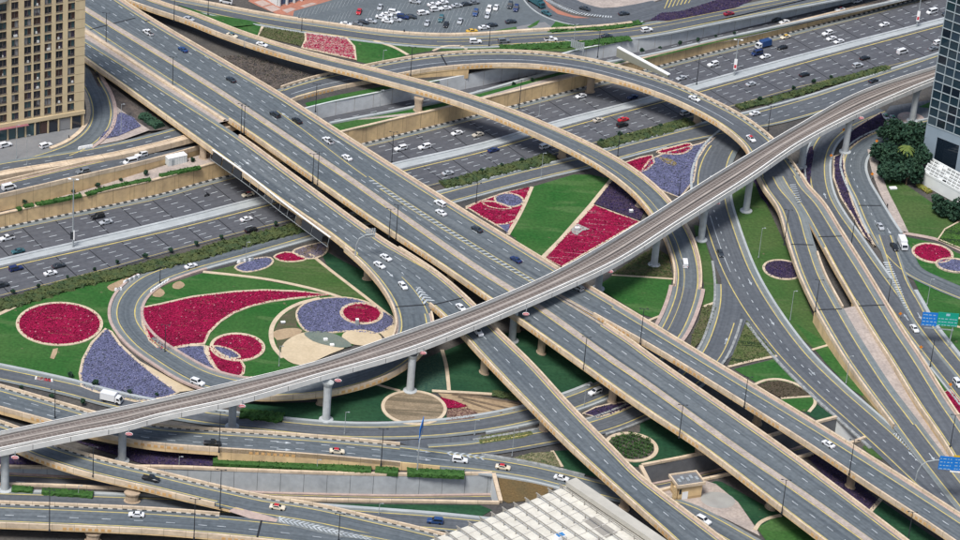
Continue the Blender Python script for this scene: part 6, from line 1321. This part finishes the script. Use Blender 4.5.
LOT = """
sedan red 359 11 v|red car parked alone at the left of the car park
sedan silver 380 6.5 v|silver car parked near the top left of the car park
sedan white 346 23.5 h|white car parked by the upper road wall, left end of the row
sedan grey 356.5 23.5 h|grey car second in the row by the upper road wall
sedan dark 363 21.5 h|dark grey car third in the row by the upper road wall
sedan silver 371 20.5 h|silver car at the right end of the row by the upper road wall
sedan white 381.5 16.5 h|white car at the left of the dense cluster in the car park
sedan white 387 14 h|white car in the dense cluster behind the leftmost one
suv white 394.5 12 h|white SUV at the top of the dense left cluster
sedan white 387.5 20.5 h|white car at the bottom of the dense left cluster
sedan silver 396 19 h|silver blue car beside the dark blue ones in the left cluster
suv navy 403 16.5 h|dark blue SUV in the dense left cluster
sedan dark 411 16 h|dark car at the right end of the dense left cluster
suv white 423.5 12.5 h|white SUV standing in the aisle between the two clusters
sedan silver 427 22.5 v|silver car parked upright below the white aisle SUV
suv teal 441 18.5 v|dark teal SUV parked beside the black car
sedan black 446 24 v|black car parked lower right of the dark teal SUV
sedan silver 460 20.5 v|silver car parked alone right of the black car
sedan white 433 4 h|white car at the upper left of the right cluster
sedan white 443 2 h|white car at the top of the right cluster
suv white 436 9 h|white SUV at the lower left of the right cluster
sedan white 446 7.5 h|white car at the lower right of the right cluster
sedan silver 457 5 h|silver car right of the white right cluster
sedan dark 466 3.5 h|dark car near the top right of the car park cluster
sedan grey 474 2 h|grey car at the top of the car park right of the dark one
sedan silver 415 1 h|silver car at the top edge of the car park
suv blue 475.5 12.5 v|blue SUV parked alone in the right half of the car park
sedan yellow 472 30.5 h|yellow taxi parked beside the upper road wall
suv white 489 9 v|white SUV at the top of the short white column of cars
sedan silver 487.5 15 v|silver car at the bottom of the short white column of cars
sedan white 496 7 v|white car right of the short white column of cars
suv dark 510 5 v|dark car parked at the right end of the car park
suv navy 516 8 v|dark blue car parked at the far right end of the car park
sedan white 484 27 h|white car near the grass island of the car park
sedan dark 492 24.5 h|dark green car by the grass island beside the white one
sedan dark 511 21 h|dark car near the striped island at the car park exit
"""
for ln in LOT.strip().split('\n'):
    a, lb = ln.split('|'); k, c_, x, y, o = a.split(); car(k, c_, float(x), float(y), (CP+.04, *((-3,8) if o == 'v' else (10,-1.2 if float(x) > 420 else 1.5))), lb, cat='taxi' if 'taxi' in lb else None)
# box trucks, bus, motorcycle
def truck(x, y, where, label, dir, cab, boxc, L=7.2, cat='truck', name='truck', H=2.9, face=1):
    if isinstance(where, str):
        rb = RIBS[where]; i = rb.idx((x, y)); z = rb.C[i][2]; p = at(x, y, z+1.4); i = int(np.argmin(((rb.C[:, :2]-p[:2])**2).sum(1))); t = (rb.C[min(rb.n-1, i+1)]-rb.C[max(0, i-1)])*dir; z = rb.C[i][2]; p = at(x, y, z+1.4)
    else: z, dx, dy = where; p = at(x, y, z+1.4); t = at(x+dx, y+dy, z)-at(x, y, z)
    r = root(name, (p[0], p[1], z+.03), label, cat, rz=math.atan2(t[1], t[0])); h = L/2
    b = MB(); b.box((-.9,0,.75), L-1.9, 2.25, H-.75, top=.985); link('cargo_box', b.mesh('cargo_box', PC[boxc]), r)
    b = MB(); n0 = [(h,-1.0,.5),(h,1.0,.5),(h-.02,1.0,1.25),(h-.02,-1.0,1.25)]; X = [(h-1.75,.5),(h,.5),(h,1.3),(h-.55,2.15),(h-1.75,2.2)]; A = [(x_,-1.03,z_) for x_, z_ in X]; B = [(x_,1.03,z_) for x_, z_ in X]; b.poly(A); b.poly(B[::-1]); [b.quad(A[(i+1) % 5], A[i], B[i], B[(i+1) % 5]) for i in range(5)]; link('cab', b.mesh('cab', PC[cab]), r)
    b = MB(); b.quad((h+.012,-.9,1.34),(h+.012,.9,1.34),(h-.52,.85,2.1),(h-.52,-.85,2.1)); link('windscreen', b.mesh('windscreen', CGL), r)
    for sg in (-1, 1): b = MB(); P = [(h-1.3,sg*1.045,1.35),(h-.2,sg*1.045,1.35),(h-.6,sg*1.045,2.0),(h-1.3,sg*1.045,2.0)]; b.poly(P if sg < 0 else P[::-1]); link('side_window', b.mesh('side_window', CGL), r)
    b = MB(); b.box((-.3,0,.45), L-.9, .9, .28); link('chassis', b.mesh('chassis', BLK), r)
    for sx in (h-1.1, -h+1.3):
        for sg in (-1, 1): b = MB(); b.tube((sx, sg*.8, .45), (sx, sg*1.1, .45), .45, n=12); link('wheel', b.mesh('wheel', TYR), r)
    return r
truck(111.5, 397.5, 'b', 'white box truck on the ground road below the lavender wedge', -1, 'white', 'white', L=6.4)
truck(763.5, 44, 'h1', 'blue and white box truck on the far highway carriageway', -1, 'white', 'blue', L=6.5)
truck(903, 243, (.1,4,9), 'white box truck waiting beside the right-hand lawn', 1, 'white', 'white', L=6.6)
truck(536, 1, (CP+.1,8,5), 'teal bus cut by the top edge at the car park junction', 1, 'teal', 'teal', L=9, cat='bus', name='bus')
rb = hw1; p = at(207, 195, .5); i = int(np.argmin(((rb.C[:, :2]-p[:2])**2).sum(1))); t = rb.C[i]-rb.C[i+1]
mo = root('motorcycle', (p[0], p[1], .03), 'black motorcycle with rider alone on the highway left of the exit flyover', 'motorcycle', rz=math.atan2(t[1], t[0]))
b = MB(); b.box((0,0,.45), 1.3, .3, .4); b.box((-.3,0,.85), .8, .28, .12); link('frame', b.mesh('frame', BLK), mo)
for sx in (-.7, .7): b = MB(); b.tube((sx,-.08,.33), (sx,.08,.33), .33, n=12); link('wheel', b.mesh('wheel', TYR), mo)
b = MB(); b.tube((.5,-.4,1.05), (.5,.4,1.05), .04, n=6); link('handlebar', b.mesh('handlebar', STEEL), mo)
CLO = mat('dark_clothes', (.02,.02,.025), .9)
def person(p, z, label, rz=0.0, seat=False, shirt=CLO, face=None):
    r = root('person', (p[0], p[1], z), label, 'person', rz=rz); me = bpy.data.meshes.new('body')
    if seat: J = [(-.1,0,.95),(-.02,0,1.25),(.1,0,1.5),(.13,0,1.62),(.16,0,1.76),(.1,-.2,1.46),(.28,-.3,1.2),(.5,-.3,1.08),(.1,.2,1.46),(.28,.3,1.2),(.5,.3,1.08),(0,-.14,.92),(.32,-.2,.85),(.15,-.2,.4),(0,.14,.92),(.32,.2,.85),(.15,.2,.4)]
    else: J = [(0,0,.95),(0,0,1.2),(0,0,1.43),(0,0,1.54),(.02,0,1.68),(0,-.19,1.42),(.03,-.25,1.15),(.1,-.24,.9),(0,.19,1.42),(-.02,.25,1.15),(.04,.24,.9),(0,-.1,.9),(.08,-.1,.5),(.0,-.1,.06),(0,.1,.9),(-.06,.1,.5),(-.12,.1,.06)]
    E = [(0,1),(1,2),(2,3),(3,4),(2,5),(5,6),(6,7),(2,8),(8,9),(9,10),(0,11),(11,12),(12,13),(0,14),(14,15),(15,16)]
    me.from_pydata(J, E, []); me.materials.append(shirt); o = link('body', me, r); sk = o.modifiers.new('skin', 'SKIN'); R_ = [.15,.15,.16,.06,.11,.07,.05,.04,.07,.05,.04,.1,.075,.055,.1,.075,.055]
    for v, q in zip(me.skin_vertices[0].data, R_): v.radius = (q, q)
    me.skin_vertices[0].data[0].use_root = True; o.modifiers.new('sub', 'SUBSURF').levels = 1; return r
person(p, .03, 'rider in dark clothes sitting on the black motorcycle', math.atan2(t[1], t[0]), True)
for x, y, z, lb, rz in ((69,139.5,9.5,'person in dark clothes standing on the cream kerb of the hotel slip road',.5),(404,33.5,8.6,'person in dark clothes standing by the upper road wall below the car park',1.0),(876,155,.1,'person in dark clothes walking on the pink pavement beside the grove',2.0),(887,208,.1,'person walking on the pink pavement beside the silver car road, nearer the grove',1.0)): person(at(x, y, z), z, lb, rz)
# ================================================================ lamp posts, signs, small things
def lamp(base, top, z, label, kind='dark', arms=2):
    """street lamp: foot at photo point base (height z), tip at photo row top"""
    c = at(*base, z); u = at(base[0], base[1]-1, z); hgt = max(3.5, (base[1]-top)/ (px(c)[1]-px(c+np.array([0,0,1]))[1])); m = BLK if kind == 'dark' else STEEL
    r = root('street_lamp', (c[0], c[1], z), label, 'street lamp', 'dark double lamp posts on the flyovers' if kind == 'dark' else 'slim grey lamp posts')
    b = MB(); k = .125 if kind == 'dark' else .085; b.tube((0,0,0), (0,0,hgt), k*1.25, k*.75, 7); link('pole', b.mesh('pole', m), r); b = MB(); b.tube((0,0,-.02), (0,0,.5), k*2.4, k*2, 8); link('base', b.mesh('base', m), r)
    for sg in ((-1, 1) if arms == 2 else (1,)):
        b = MB(); L_ = .9 if kind == 'dark' else .6; b.tube((0,0,hgt-.2), (sg*L_,0,hgt+.05), .07, .06, 5); link('arm', b.mesh('arm', m), r); b = MB(); b.box((sg*(L_+.25),0,hgt-.06), .6, .32, .16, top=.8); link('lamp_head', b.mesh('lamp_head', m), r)
    return r
LAMPS = """
106 44 13 13.0 d|dark lamp post on the paved strip near the top of the main flyovers
172.5 86.5 57 12.4 d|dark lamp post on the main flyover median below the blue sedan
241 132.5 104 11.9 d|left of two dark lamp posts standing close together above the white cabin
244 134 106 11.9 d|right of two dark lamp posts standing close together above the white cabin
312.5 182 154 10.6 d|left post of the close pair beside the gap between the straight flyovers, upper pair
317.5 184.5 152 10.6 d|right post of the close pair beside the gap between the straight flyovers, upper pair
389 237 209 9.6 d|left post of the close pair behind the sign arm of the exit flyover
396 239 205 9.6 d|right post of the close pair behind the sign arm of the exit flyover
583.5 369 337 8.4 d|dark lamp post on the near parapet of the main flyover right of the viaduct
640 344.5 309 8.4 d|dark lamp post between the two flyover decks right of the viaduct
744 407.5 377 8.0 d|dark lamp post on the right flyover deck above the tan column
679 438 405 8.0 d|dark lamp post on the near parapet above the oval clipped bed
849 475 440 7.8 d|dark lamp post on the right flyover deck at the tall tan column
781.5 513.5 480 7.7 d|dark lamp post on the near parapet at the bottom right
908 540 512 7.6 d|dark lamp post on the far parapet at the bottom edge
815 312 280 4.8 d|dark lamp post at the tan abutment of the split ramp
784 245 210 5.8 d|dark lamp post on the left parapet of the arching ramp below the viaduct
851 245.5 217 3.5 d|dark lamp post between the arching ramp and the curving road
887 308 279 1.0 d|dark lamp post in the hatched gore of the right-hand roads
930 367 340 .3 d|dark lamp post on the verge below the blue and green sign
950 447 415 1.6 d|dark lamp post on the tan parapet above the blue sign at the right edge
768 130 106 .2 d|dark lamp post on the service road verge beside the arching ramp
55 418 390 4.0 d|dark lamp post on the low bridge road left of the rail viaduct
49.5 531 490 4.8 d|dark lamp post on the near parapet of the bottom left bridge
93 476.5 447 5.0 d|dark lamp post on the low ramp between the two viaduct columns
219 452.5 412 4.4 d|dark lamp post at the end of the tan wall left of the hedge
220 508.5 470 4.9 d|dark lamp post where the two low bridges meet
194 539 499 4.8 d|dark lamp post on the near parapet at the bottom left, right of the white sedan
381 465.5 429 2.0 d|dark lamp post above the gap in the clipped hedge
338.5 541 514 4.7 d|dark lamp post in the chevrons at the bottom edge
391.7 162.5 132 .1 d|dark mast on the highway beside the white SUV pair
519 109 80 11 d|dark lamp post on the parapet of the narrow curved ramp over the highway
597.5 57.5 29 8.5 d|dark lamp post on the arching ramp parapet near the sign back
696.5 84.5 56 10 d|dark lamp post on the arching ramp parapet by the white SUV
410.5 75.5 47 12.6 d|dark lamp post on the narrow curved ramp above its column
315.5 112 84 8.4 d|dark lamp post on the grass strip beside the trough road
301.5 32 18 8.6 d|dark lamp post on the upper road by the sparse magenta bed
174 21 -5 13.5 d|dark lamp post where the narrow ramp leaves the main flyover
244.5 47 38 13.9 g|slim lamp post on the near parapet of the narrow ramp by the white sedan
208 15 -2 10.5 d|dark lamp post on the upper road verge at the top left
489 46 28 8.6 d|dark lamp post on the upper road between the white car and the grey SUV
476 203 183 .1 d|dark lamp post at the upper corner of the left magenta bed
679 195.5 178 .2 d|dark lamp post in the lavender bed beside the viaduct
617.5 157 132 .1 d|dark lamp post on the service road beside the narrow curved ramp
165 352 325 .2 d|dark lamp post on the kerb of the magenta swoosh
160 283 266 .2 d|dark lamp post on the inner kerb at the top of the loop
279 366 346 .2 g|grey lamp post beside the sand patch inside the loop
539 115.5 97 .1 g|slim grey pole on the highway kerb right of the narrow curved ramp
380 106 90 6.3 g|slim grey pole on the planting strip by the trough road
383 61 50 8.5 g|slim grey lamp on the lawn right of the sparse magenta bed
758.5 257.5 228 .1 g|slim grey lamp on the olive lawn below the viaduct column
790 320 291 .1 g|slim grey lamp on the olive lawn beside the wide ramp road
846 383 356 .3 g|slim grey lamp on the green strip below the tan abutment
927 304.5 279 .2 g|slim grey lamp on the right lawn near the blue and green sign
344.5 434 412 .2 g|slim grey lamp on the dark lawn kerb left of the round sandy bed
317 470 466 .2 g|tiny grey lamp standing in the long clipped hedge
584 406 385 .2 g|slim grey lamp beside the white SUV under the main flyover
512 456 428 .2 g|slim grey lamp by the yellowish planting strip
474.5 435 420 .2 g|slim grey lamp on the kerb right of the small magenta triangle
78.5 496 486 .2 g|slim grey lamp in the hedge of the far lower left
179 467 461 .2 g|slim grey lamp by the purple flowers at the lower left
379 514 505 .2 g|slim grey lamp on the dark lawn above the blue SUV
27 165 135 9.5 g|slim grey lamp in front of the hotel, right of its neighbour
16.5 158 125 9.5 g|slim grey lamp in front of the hotel, left of its neighbour
121 133 104 9.5 g|slim grey lamp on the purple triangle by the slip road
246 262 242 .1 g|slim grey lamp by the lavender lobe on the service road
541 178 153 .1 g|slim grey lamp on the service road below the white SUV
574 41 24 8.5 g|slim grey lamp on the green bank below the car park junction
"""
for ln in LAMPS.strip().split('\n'):
    a, lb = ln.split('|'); x, y, tp_, z, k = a.split(); lamp((float(x), float(y)), float(tp_), float(z), lb, 'dark' if k == 'd' else 'grey', 2 if k == 'd' else 1)
# high masts with banners in the highway median
def mast(base, top, label, boxes):
    c = at(*base, .2); hgt = (base[1]-top)/(px(c)[1]-px(c+np.array([0,0,1]))[1]); r = root('high_mast', (c[0], c[1], .2), label, 'light mast')
    b = MB(); b.tube((0,0,0), (0,0,hgt), .3, .14, 10); link('pole', b.mesh('pole', STEEL), r); b = MB(); b.tube((-.9,0,hgt), (.9,0,hgt), .1, .1, 6); link('cross_arm', b.mesh('cross_arm', STEEL), r)
    for sx in (-1, 1): b = MB(); b.box((sx*1.2,0,hgt-.1), .9, .5, .22); link('lamp_head', b.mesh('lamp_head', WPL), r)
    for i_, (nm, m, x0, z0, w_, h_) in enumerate(boxes): b = MB(); b.box((x0,-.45-.04*i_,z0), w_, .16, h_); link(nm, b.mesh(nm, m), r)
mast((73,247), 180, 'tall grey light mast with a dark sign box in the median at the left', [('sign_box', BLK, -.35, 3.0, .9, 2.6), ('sign_edge', WPL, .35, 2.8, .35, 3.4)])
mast((734,75.5), 40, 'grey light mast with a white and red banner in the median, left one', [('banner', WPL, 0, 2.6, 1.1, 4.2), ('banner_print', RED, 0.0, 3.2, .8, 1.3)])
mast((916.5,27), -8, 'grey light mast with a white and red banner in the median, right one', [('banner', WPL, 0, 2.6, 1.1, 4.2), ('banner_print', RED, 0.0, 3.2, .8, 1.3)])
# direction signs
LTR = mat('sign_lettering', (.30,.44,.52), .6); SBL = mat('sign_blue', (.015,.16,.50), .5); SGN = mat('sign_green', (.01,.27,.19), .5); SYE = mat('sign_yellow', (.55,.36,.02), .5)
def dsign(label, foot, z, post, panels, letters, arm=None, sd=6.3, back=False):
    c = at(*foot, z); r = root('direction_sign', (c[0], c[1], z), label, 'road sign'); b = MB()
    for (p, q) in zip(post[:-1], post[1:]): b.tube(p, q, .2, .17, 8)
    link('post', b.mesh('post', STEEL), r)
    for nm, m, x0, x1, z0, z1, y in panels:
        b = MB(); b.box(((x0+x1)/2, y, z0), x1-x0, .14, z1-z0); link(nm, b.mesh(nm, m), r)
    if letters:
        b = MB()
        for x0, x1, z0, h_, y in letters: b.quad((x0,y,z0),(x1,y,z0),(x1,y,z0+h_),(x0,y,z0+h_))
        o = link('lettering', b.mesh('lettering', LTR), r); o['kind'] = 'stuff'
    return r
def txt(x0, x1, z0, z1, y, rows=4):
    L = []
    for k in range(rows):
        z = z1-(k+.85)*(z1-z0)/rows; x = x0+.3
        while x < x1-.5: w_ = rng.uniform(.25, .9); L.append((x, min(x+w_, x1-.25), z, (z1-z0)/rows*.24, y)); x += w_+rng.uniform(.15, .5)
    return L
k_ = 1/2.93
dsign('large blue and green direction sign over the right-hand road', (948.5,346.5), .2, [(0,0,0),(.4,0,8.5),(.1,0,10.3),(-1.4,0,10.9),(-9.6,0,9.3)], [('blue_panel', SBL, -9.6, -4.9, 6.9, 11.6, -.25), ('green_panel', SGN, -4.85, 1.5, 7.3, 12.0, -.25), ('walkway', STEEL, -8.6, .5, 6.3, 6.6, -.9), ('sign_frame', STEEL, -9.5, 1.3, 8.6, 8.9, -.05)], txt(-9.6,-4.9,6.9,11.6,-.325)+txt(-4.85,1.5,7.3,10.6,-.325,3)+[(-2.4,-1.2,10.9,.8,-.325)])
dsign('blue direction sign on a curved arm at the lower right picture edge', (915.5,480.5), 7.2, [(0,0,0),(.15,0,3.0),(.9,0,5.2),(2.4,0,6.6),(4.6,0,7.3),(12,0,7.9)], [('blue_panel', SBL, 5.6, 13.6, 4.6, 9.0, -.3), ('yellow_panel', SYE, 9.4, 16, 9.05, 9.6, -.3), ('walkway', WPL, 9.0, 12.6, 4.2, 4.5, -.6)], txt(5.6,9.6,4.6,9.0,-.375,4)+txt(9.8,13.6,4.9,9.0,-.375,4))
# back of the sign on the exit flyover: arm and bare panels
dsign('curved grey sign arm with panel backs on the exit flyover', (355,259), 9.9, [(0,0,0),(.2,0,5.2),(.9,0,7.3),(2.6,0,8.6),(5.2,0,9.2)], [], [], None)
r_ = [o for o in bpy.data.objects if o.get('label', '').startswith('curved grey sign arm')][0]
for i in range(5): b = MB(); b.box((3.0+i*.62,.25,7.6+i*.12), .5, .1, 3.2); link('panel_back', b.mesh('panel_back', STEEL), r_)
b = MB(); b.tube((2.6,.1,8.2), (6,.1,9.0), .07, .07, 5); b.tube((2.6,.1,9.6), (6,.1,10.4), .07, .07, 5); link('rail', b.mesh('rail', STEEL), r_)
# edge-on blue sign by the hedge
c = at(417,474,0); r_ = root('direction_sign', c, 'blue direction sign seen nearly edge on above the clipped hedge', 'road sign'); r_.rotation_euler[2] = math.radians(84)
b = MB(); [b.tube(p, q, .2, .17, 8) for p, q in (((0,0,0),(0,0,8.2)),((0,0,8.2),(.6,0,11)),((.6,0,11),(2.2,0,12.2)),((2.2,0,12.2),(4.5,0,12.4)))]; link('post', b.mesh('post', STEEL), r_)
b = MB(); b.box((4.0,.2,10.0), 6.5, .16, 4.6); link('blue_panel', b.mesh('blue_panel', SBL), r_); b = MB(); [b.quad((a0,.285,zz),(a1,.285,zz),(a1,.285,zz+hh),(a0,.285,zz+hh)) for a0, a1, zz, hh, _ in txt(.9,7.1,10.1,14.4,0,4)]; o = link('lettering', b.mesh('lettering', WPL), r_); o['kind'] = 'stuff'
# sign back behind the arching ramp
c = at(583,54,8.5); r_ = root('direction_sign', c, 'grey slatted back of a road sign behind the arching ramp', 'road sign'); b = MB(); b.tube((0,0,-2), (0,0,4.6), .2, .18, 8); b.tube((0,0,4.2), (-7,1.5,4.2), .15, .12, 6); link('post', b.mesh('post', STEEL), r_)
for i in range(8): b = MB(); b.box((-4.4+i*.62,.6-i*.1,2.2-i*.16), .5, .12, 3.0); link('panel_back', b.mesh('panel_back', STEEL), r_)
# tilted pale panel wall at the top of the arching ramp, sign lattice on the exit flyover
pw = [(617,48),(621,47.5),(666,74.5),(661,77)]; r_ = root('deflector_wall', at(617,54,10), 'pale slanting panel wall rising behind the arching ramp', 'panel wall'); b = MB(); A = [at(x, y, 11.6) for x, y in ((617,48),(668,75.5))]; dn_ = np.array([.5,.5,0]); B = [p+dn_ for p in A]; lo_ = np.array([0,0,-3.4]); b.quad(A[0],A[1],A[1]+lo_*.3,A[0]+lo_); b.quad(B[1],B[0],B[0]+lo_,B[1]+lo_*.3); b.quad(A[0]+lo_,B[0]+lo_,B[0],A[0]); wpart('panel_face', b, mat('panel_olive_grey', (.24,.24,.19), .8, (.21,.21,.17), .3), r_); b = MB(); e = np.array([0,0,.35]); b.loft([np.array([A[0],A[1]])+[0,0,.003], np.array([A[0],A[1]])+e, np.array([B[0],B[1]])*1+dn_*.8+e, np.array([B[0],B[1]])+dn_*.8+[0,0,.003]], [0,30], close=True, cap=True); wpart('top_rail', b, WPL, r_)
LT = root('sign_lattice', at(213,156,11), 'white lattice of black backed signs hung along the side of the exit flyover', 'sign gantry')
Ls = spline(np.array([[*at(x, y, 11.3)[:2], 11.3+.0*(x)] for x, y in ((213,153.5),(250,178.5),(285,205),(318,228.5),(331,237.5))]), 1.2); zf_ = np.array([ZA(*px(p)) for p in Ls]); Ls[:, 2] = zf_+.9; Sx = np.concatenate([[0], np.cumsum(np.linalg.norm(np.diff(Ls, axis=0), axis=1))]); ox = np.array([-.35,-.45,0])
def rail(nm, m, dz, o1, w_, h_): b = MB(); b.loft([Ls+ox*o1+[0,0,dz], Ls+ox*(o1+w_)+[0,0,dz], Ls+ox*(o1+w_)+[0,0,dz+h_], Ls+ox*o1+[0,0,dz+h_]], Sx, close=True, cap=True); wpart(nm, b, m, LT)
rail('top_rail', WPL, 0, 0, .9, .2); rail('lower_rail', STEEL, -3.0, 2.2, .2, .15)
b = MB(); t = 0
while t < Sx[-1]:
    p = np.array([np.interp(t, Sx, Ls[:, k]) for k in range(3)]); b.tube(p+ox*.9, p+ox*2.3+[0,0,-2.9], .05, .05, 4); t += 4.4
wpart('strut', b, STEEL, LT, kind='stuff')
for t0, t1 in ((1,6),(6.6,12),(12.6,17),(52,57),(57.6,63),(63.6,69),(69.6,73)):
    if t1 > Sx[-1]: continue
    q0, q1 = (np.array([np.interp(t, Sx, Ls[:, k]) for k in range(3)]) for t in (t0, t1)); b = MB(); b.quad(q0+ox*2.4+[0,0,-2.7], q1+ox*2.4+[0,0,-2.7], q1+ox*1.5+[0,0,-.1], q0+ox*1.5+[0,0,-.1]); b.quad(q0+ox*1.2+[0,0,-.1], q1+ox*1.2+[0,0,-.1], q1+ox*2.1+[0,0,-2.7], q0+ox*2.1+[0,0,-2.7]); wpart('sign_panel', b, BLK, LT)
# orange diamond warning signs
ORS = mat('sign_orange', (.60,.20,.02), .5)
for x, y, lb in ((843,134.5,'orange diamond warning sign between the viaduct column and the purple bed'),(830.5,160.5,'orange diamond warning sign on the kerb of the curving road under the viaduct'),(876,146,'orange diamond warning sign on the pink pavement at the grove'),(871.5,179,'orange diamond warning sign on the pink pavement at the lawn corner'),(899.5,319,'orange diamond warning sign beside the white sedan near the gore tip'),(949.5,390,'orange diamond warning sign above the magenta strip at the right edge'),(920,352.5,'small orange sign on the verge left of the blue and green sign')):
    c = at(x, y, .1); r_ = root('warning_sign', c, lb, 'warning sign'); b = MB(); b.tube((0,0,0), (0,0,1.6), .06, .06, 6); link('post', b.mesh('post', STEEL), r_); b = MB(); s_ = .6; P = [(0,-.08,1.5-s_*.2),(s_,-.08,1.5+s_*.8),(0,-.08,1.5+s_*1.8),(-s_,-.08,1.5+s_*.8)]; Q = [(p[0],-.02,p[2]) for p in P]; b.poly(P); b.poly(Q[::-1]); [b.quad(P[i], Q[i], Q[(i+1) % 4], P[(i+1) % 4]) for i in range(4)]; link('plate', b.mesh('plate', ORS), r_)
# works barriers
def works(P, z, label, n, m2=RED):
    r_ = root('works_barrier', at(*P[0], z), label, 'barrier'); 
    for i in range(n):
        t = i/max(1, n-1); c = at(P[0][0]+(P[1][0]-P[0][0])*t, P[0][1]+(P[1][1]-P[0][1])*t, z); d = at(*P[1], z)-at(*P[0], z); a_ = math.atan2(d[1], d[0]); b = MB(); b.box(c, 1.3, .5, .9, a_, top=.75); wpart('block', b, WPL if i % 2 == 0 else m2, r_)
works([(37,379.5),(51,381.5)], .1, 'red and white block barrier at the road edge below the left lawn', 9); works([(116.5,290.5),(120,290)], .1, 'short white block barrier on the bare patch beside the loop', 3, WPL); works([(125,283),(138,277)], .1, 'white and grey blocks along the loop kerb by the bare patch', 7, STEEL); works([(152,292),(168,281.5)], .1, 'white blocks along the inner kerb of the loop', 7, WPL); works([(809,7),(845,-1)], 4.0, 'row of red and white blocks along the trough road at the top', 14); works([(80,149),(91,147)], 9.6, 'white blocks at the tip of the slip road island', 5, WPL); works([(239,263),(252,260.5)], .1, 'grey and white blocks at the kerb by the lavender lobe', 6, STEEL)
flat('bare_patch', [(153,290),(160,288),(165,293),(160,297),(153,296)], SAND, .05, smooth=True); flat('bare_patch', [(173,284),(180,281),(185,285),(179,289),(173,288)], SAND, .05, smooth=True)
# pale box in the magenta bed, utility bits
def boxthing(name, x, y, z, sx, sy, sz, m, label, cat, rz=.3):
    c = at(x, y, z); r_ = root(name, (c[0], c[1], z), label, cat, rz=rz); b = MB(); b.box((0,0,0), sx, sy, sz, top=.96); link('housing', b.mesh('housing', m), r_); b = MB(); b.box((0,0,sz+.002), sx*1.04, sy*1.04, .12); link('lid', b.mesh('lid', WPL), r_)
flat('pale_paving_patch', [(571,229),(578,223.5),(583,226),(590,229),(582,231),(577,235),(572,233)], mat('pale_paving', (.30,.30,.28)), .3); boxthing('utility_box', 577, 230, .3, 1.5, 1.0, .9, GREY, 'small grey utility box on pale paving in the large magenta bed', 'utility box')
boxthing('utility_box', 631, 212, .2, 1.2, .9, .7, GREY, 'pale utility box in the dark purple bed by the curved ramp', 'utility box'); boxthing('utility_box', 283, 323, .2, 1.3, .8, .4, WCON, 'pale box on the dark crescent bed inside the loop', 'utility box'); boxthing('utility_box', 325.5, 340, .3, 1.2, .9, .4, WPL, 'white lid on the grey lens bed, upper one', 'utility box'); boxthing('utility_box', 332, 345.5, .3, 1.2, .9, .4, WPL, 'white lid on the grey lens bed, lower one', 'utility box'); boxthing('utility_box', 893, 188.5, .1, 2.4, 1.6, .3, WW, 'white cover slab on the right-hand lawn', 'utility box'); boxthing('utility_box', 357, 325, .2, .9, .9, 2.0, STEEL, 'grey cabinet between the sand circle and the magenta oval', 'utility box')
# road arrows
b = MB()
def arrow(x, y, rb, dir=1, L=4.2, dz=.05):
    i = rb.idx((x, y)); p = at(x, y, rb.C[i][2]+dz); i = int(np.argmin(((rb.C[:, :2]-p[:2])**2).sum(1))); p = at(x, y, rb.C[i][2]+dz); t = (rb.C[min(rb.n-1, i+1)]-rb.C[i-1])*dir; t /= np.linalg.norm(t[:2]); n = np.array([-t[1], t[0], 0]); t = np.array([*t[:2], t[2]])
    b.quad(p-t*L/2-n*.14, p+t*L*.1-n*.14, p+t*L*.1+n*.14, p-t*L/2+n*.14); m = len(b.v); b.v += [tuple(p+t*L*.1-n*.55), tuple(p+t*L/2), tuple(p+t*L*.1+n*.55)]; b.f.append((m, m+1, m+2)); b.uv += [(0,0)]*3; b.mi.append(0)
for x, y, rb, d in ((238,165,a3,1),(246,162,a3,1),(255,157,a3,1),(390,274,lp,1),(400,272,k1,1),(284,442.5,g2,1),(284,449.5,g2,1),(424,451.5,g2,1),(424,459.5,g2,1),(750,282,e1,1),(772,322,e1,1),(812,372,e1,1),(726,341,e0,-1),(45,158,wr,1),(906,317,f1,-1),(919.5,316,f3,1),(875,190,f2,1),(889,231,f2,1),(285,115,dd,-1),(340,143,dd,-1),(825,195.5,f1,-1),(912,455,e1,-1),(918,461,e1,-1),(932,457,c1,1)): arrow(x, y, rb, d)
o = struct('road_arrow', b, WHT)
# joints across the decks (dark gantry-like lines seen across roads)
b = MB()
for rb, P in ((lp, (414,305)), (k1, (446,298)), (c1, (800,243)), (c2, (828,240)), (c1, (826,309)), (c2, (866,309)), (ur, (447,61)), (g4, (255,530)), (f2, (872,203)), (dd, (152,14)), (a2, (120,24)), (a1, (100,25))):
    i = rb.idx(P); s0 = rb.S[i]; b.quad(rb.pt(s0, 0, .6, .055), rb.pt(s0, 1, -.6, .055), rb.pt(s0+.55, 1, -.6, .055), rb.pt(s0+.55, 0, .6, .055))
o = struct('expansion_joint', b, DARK)
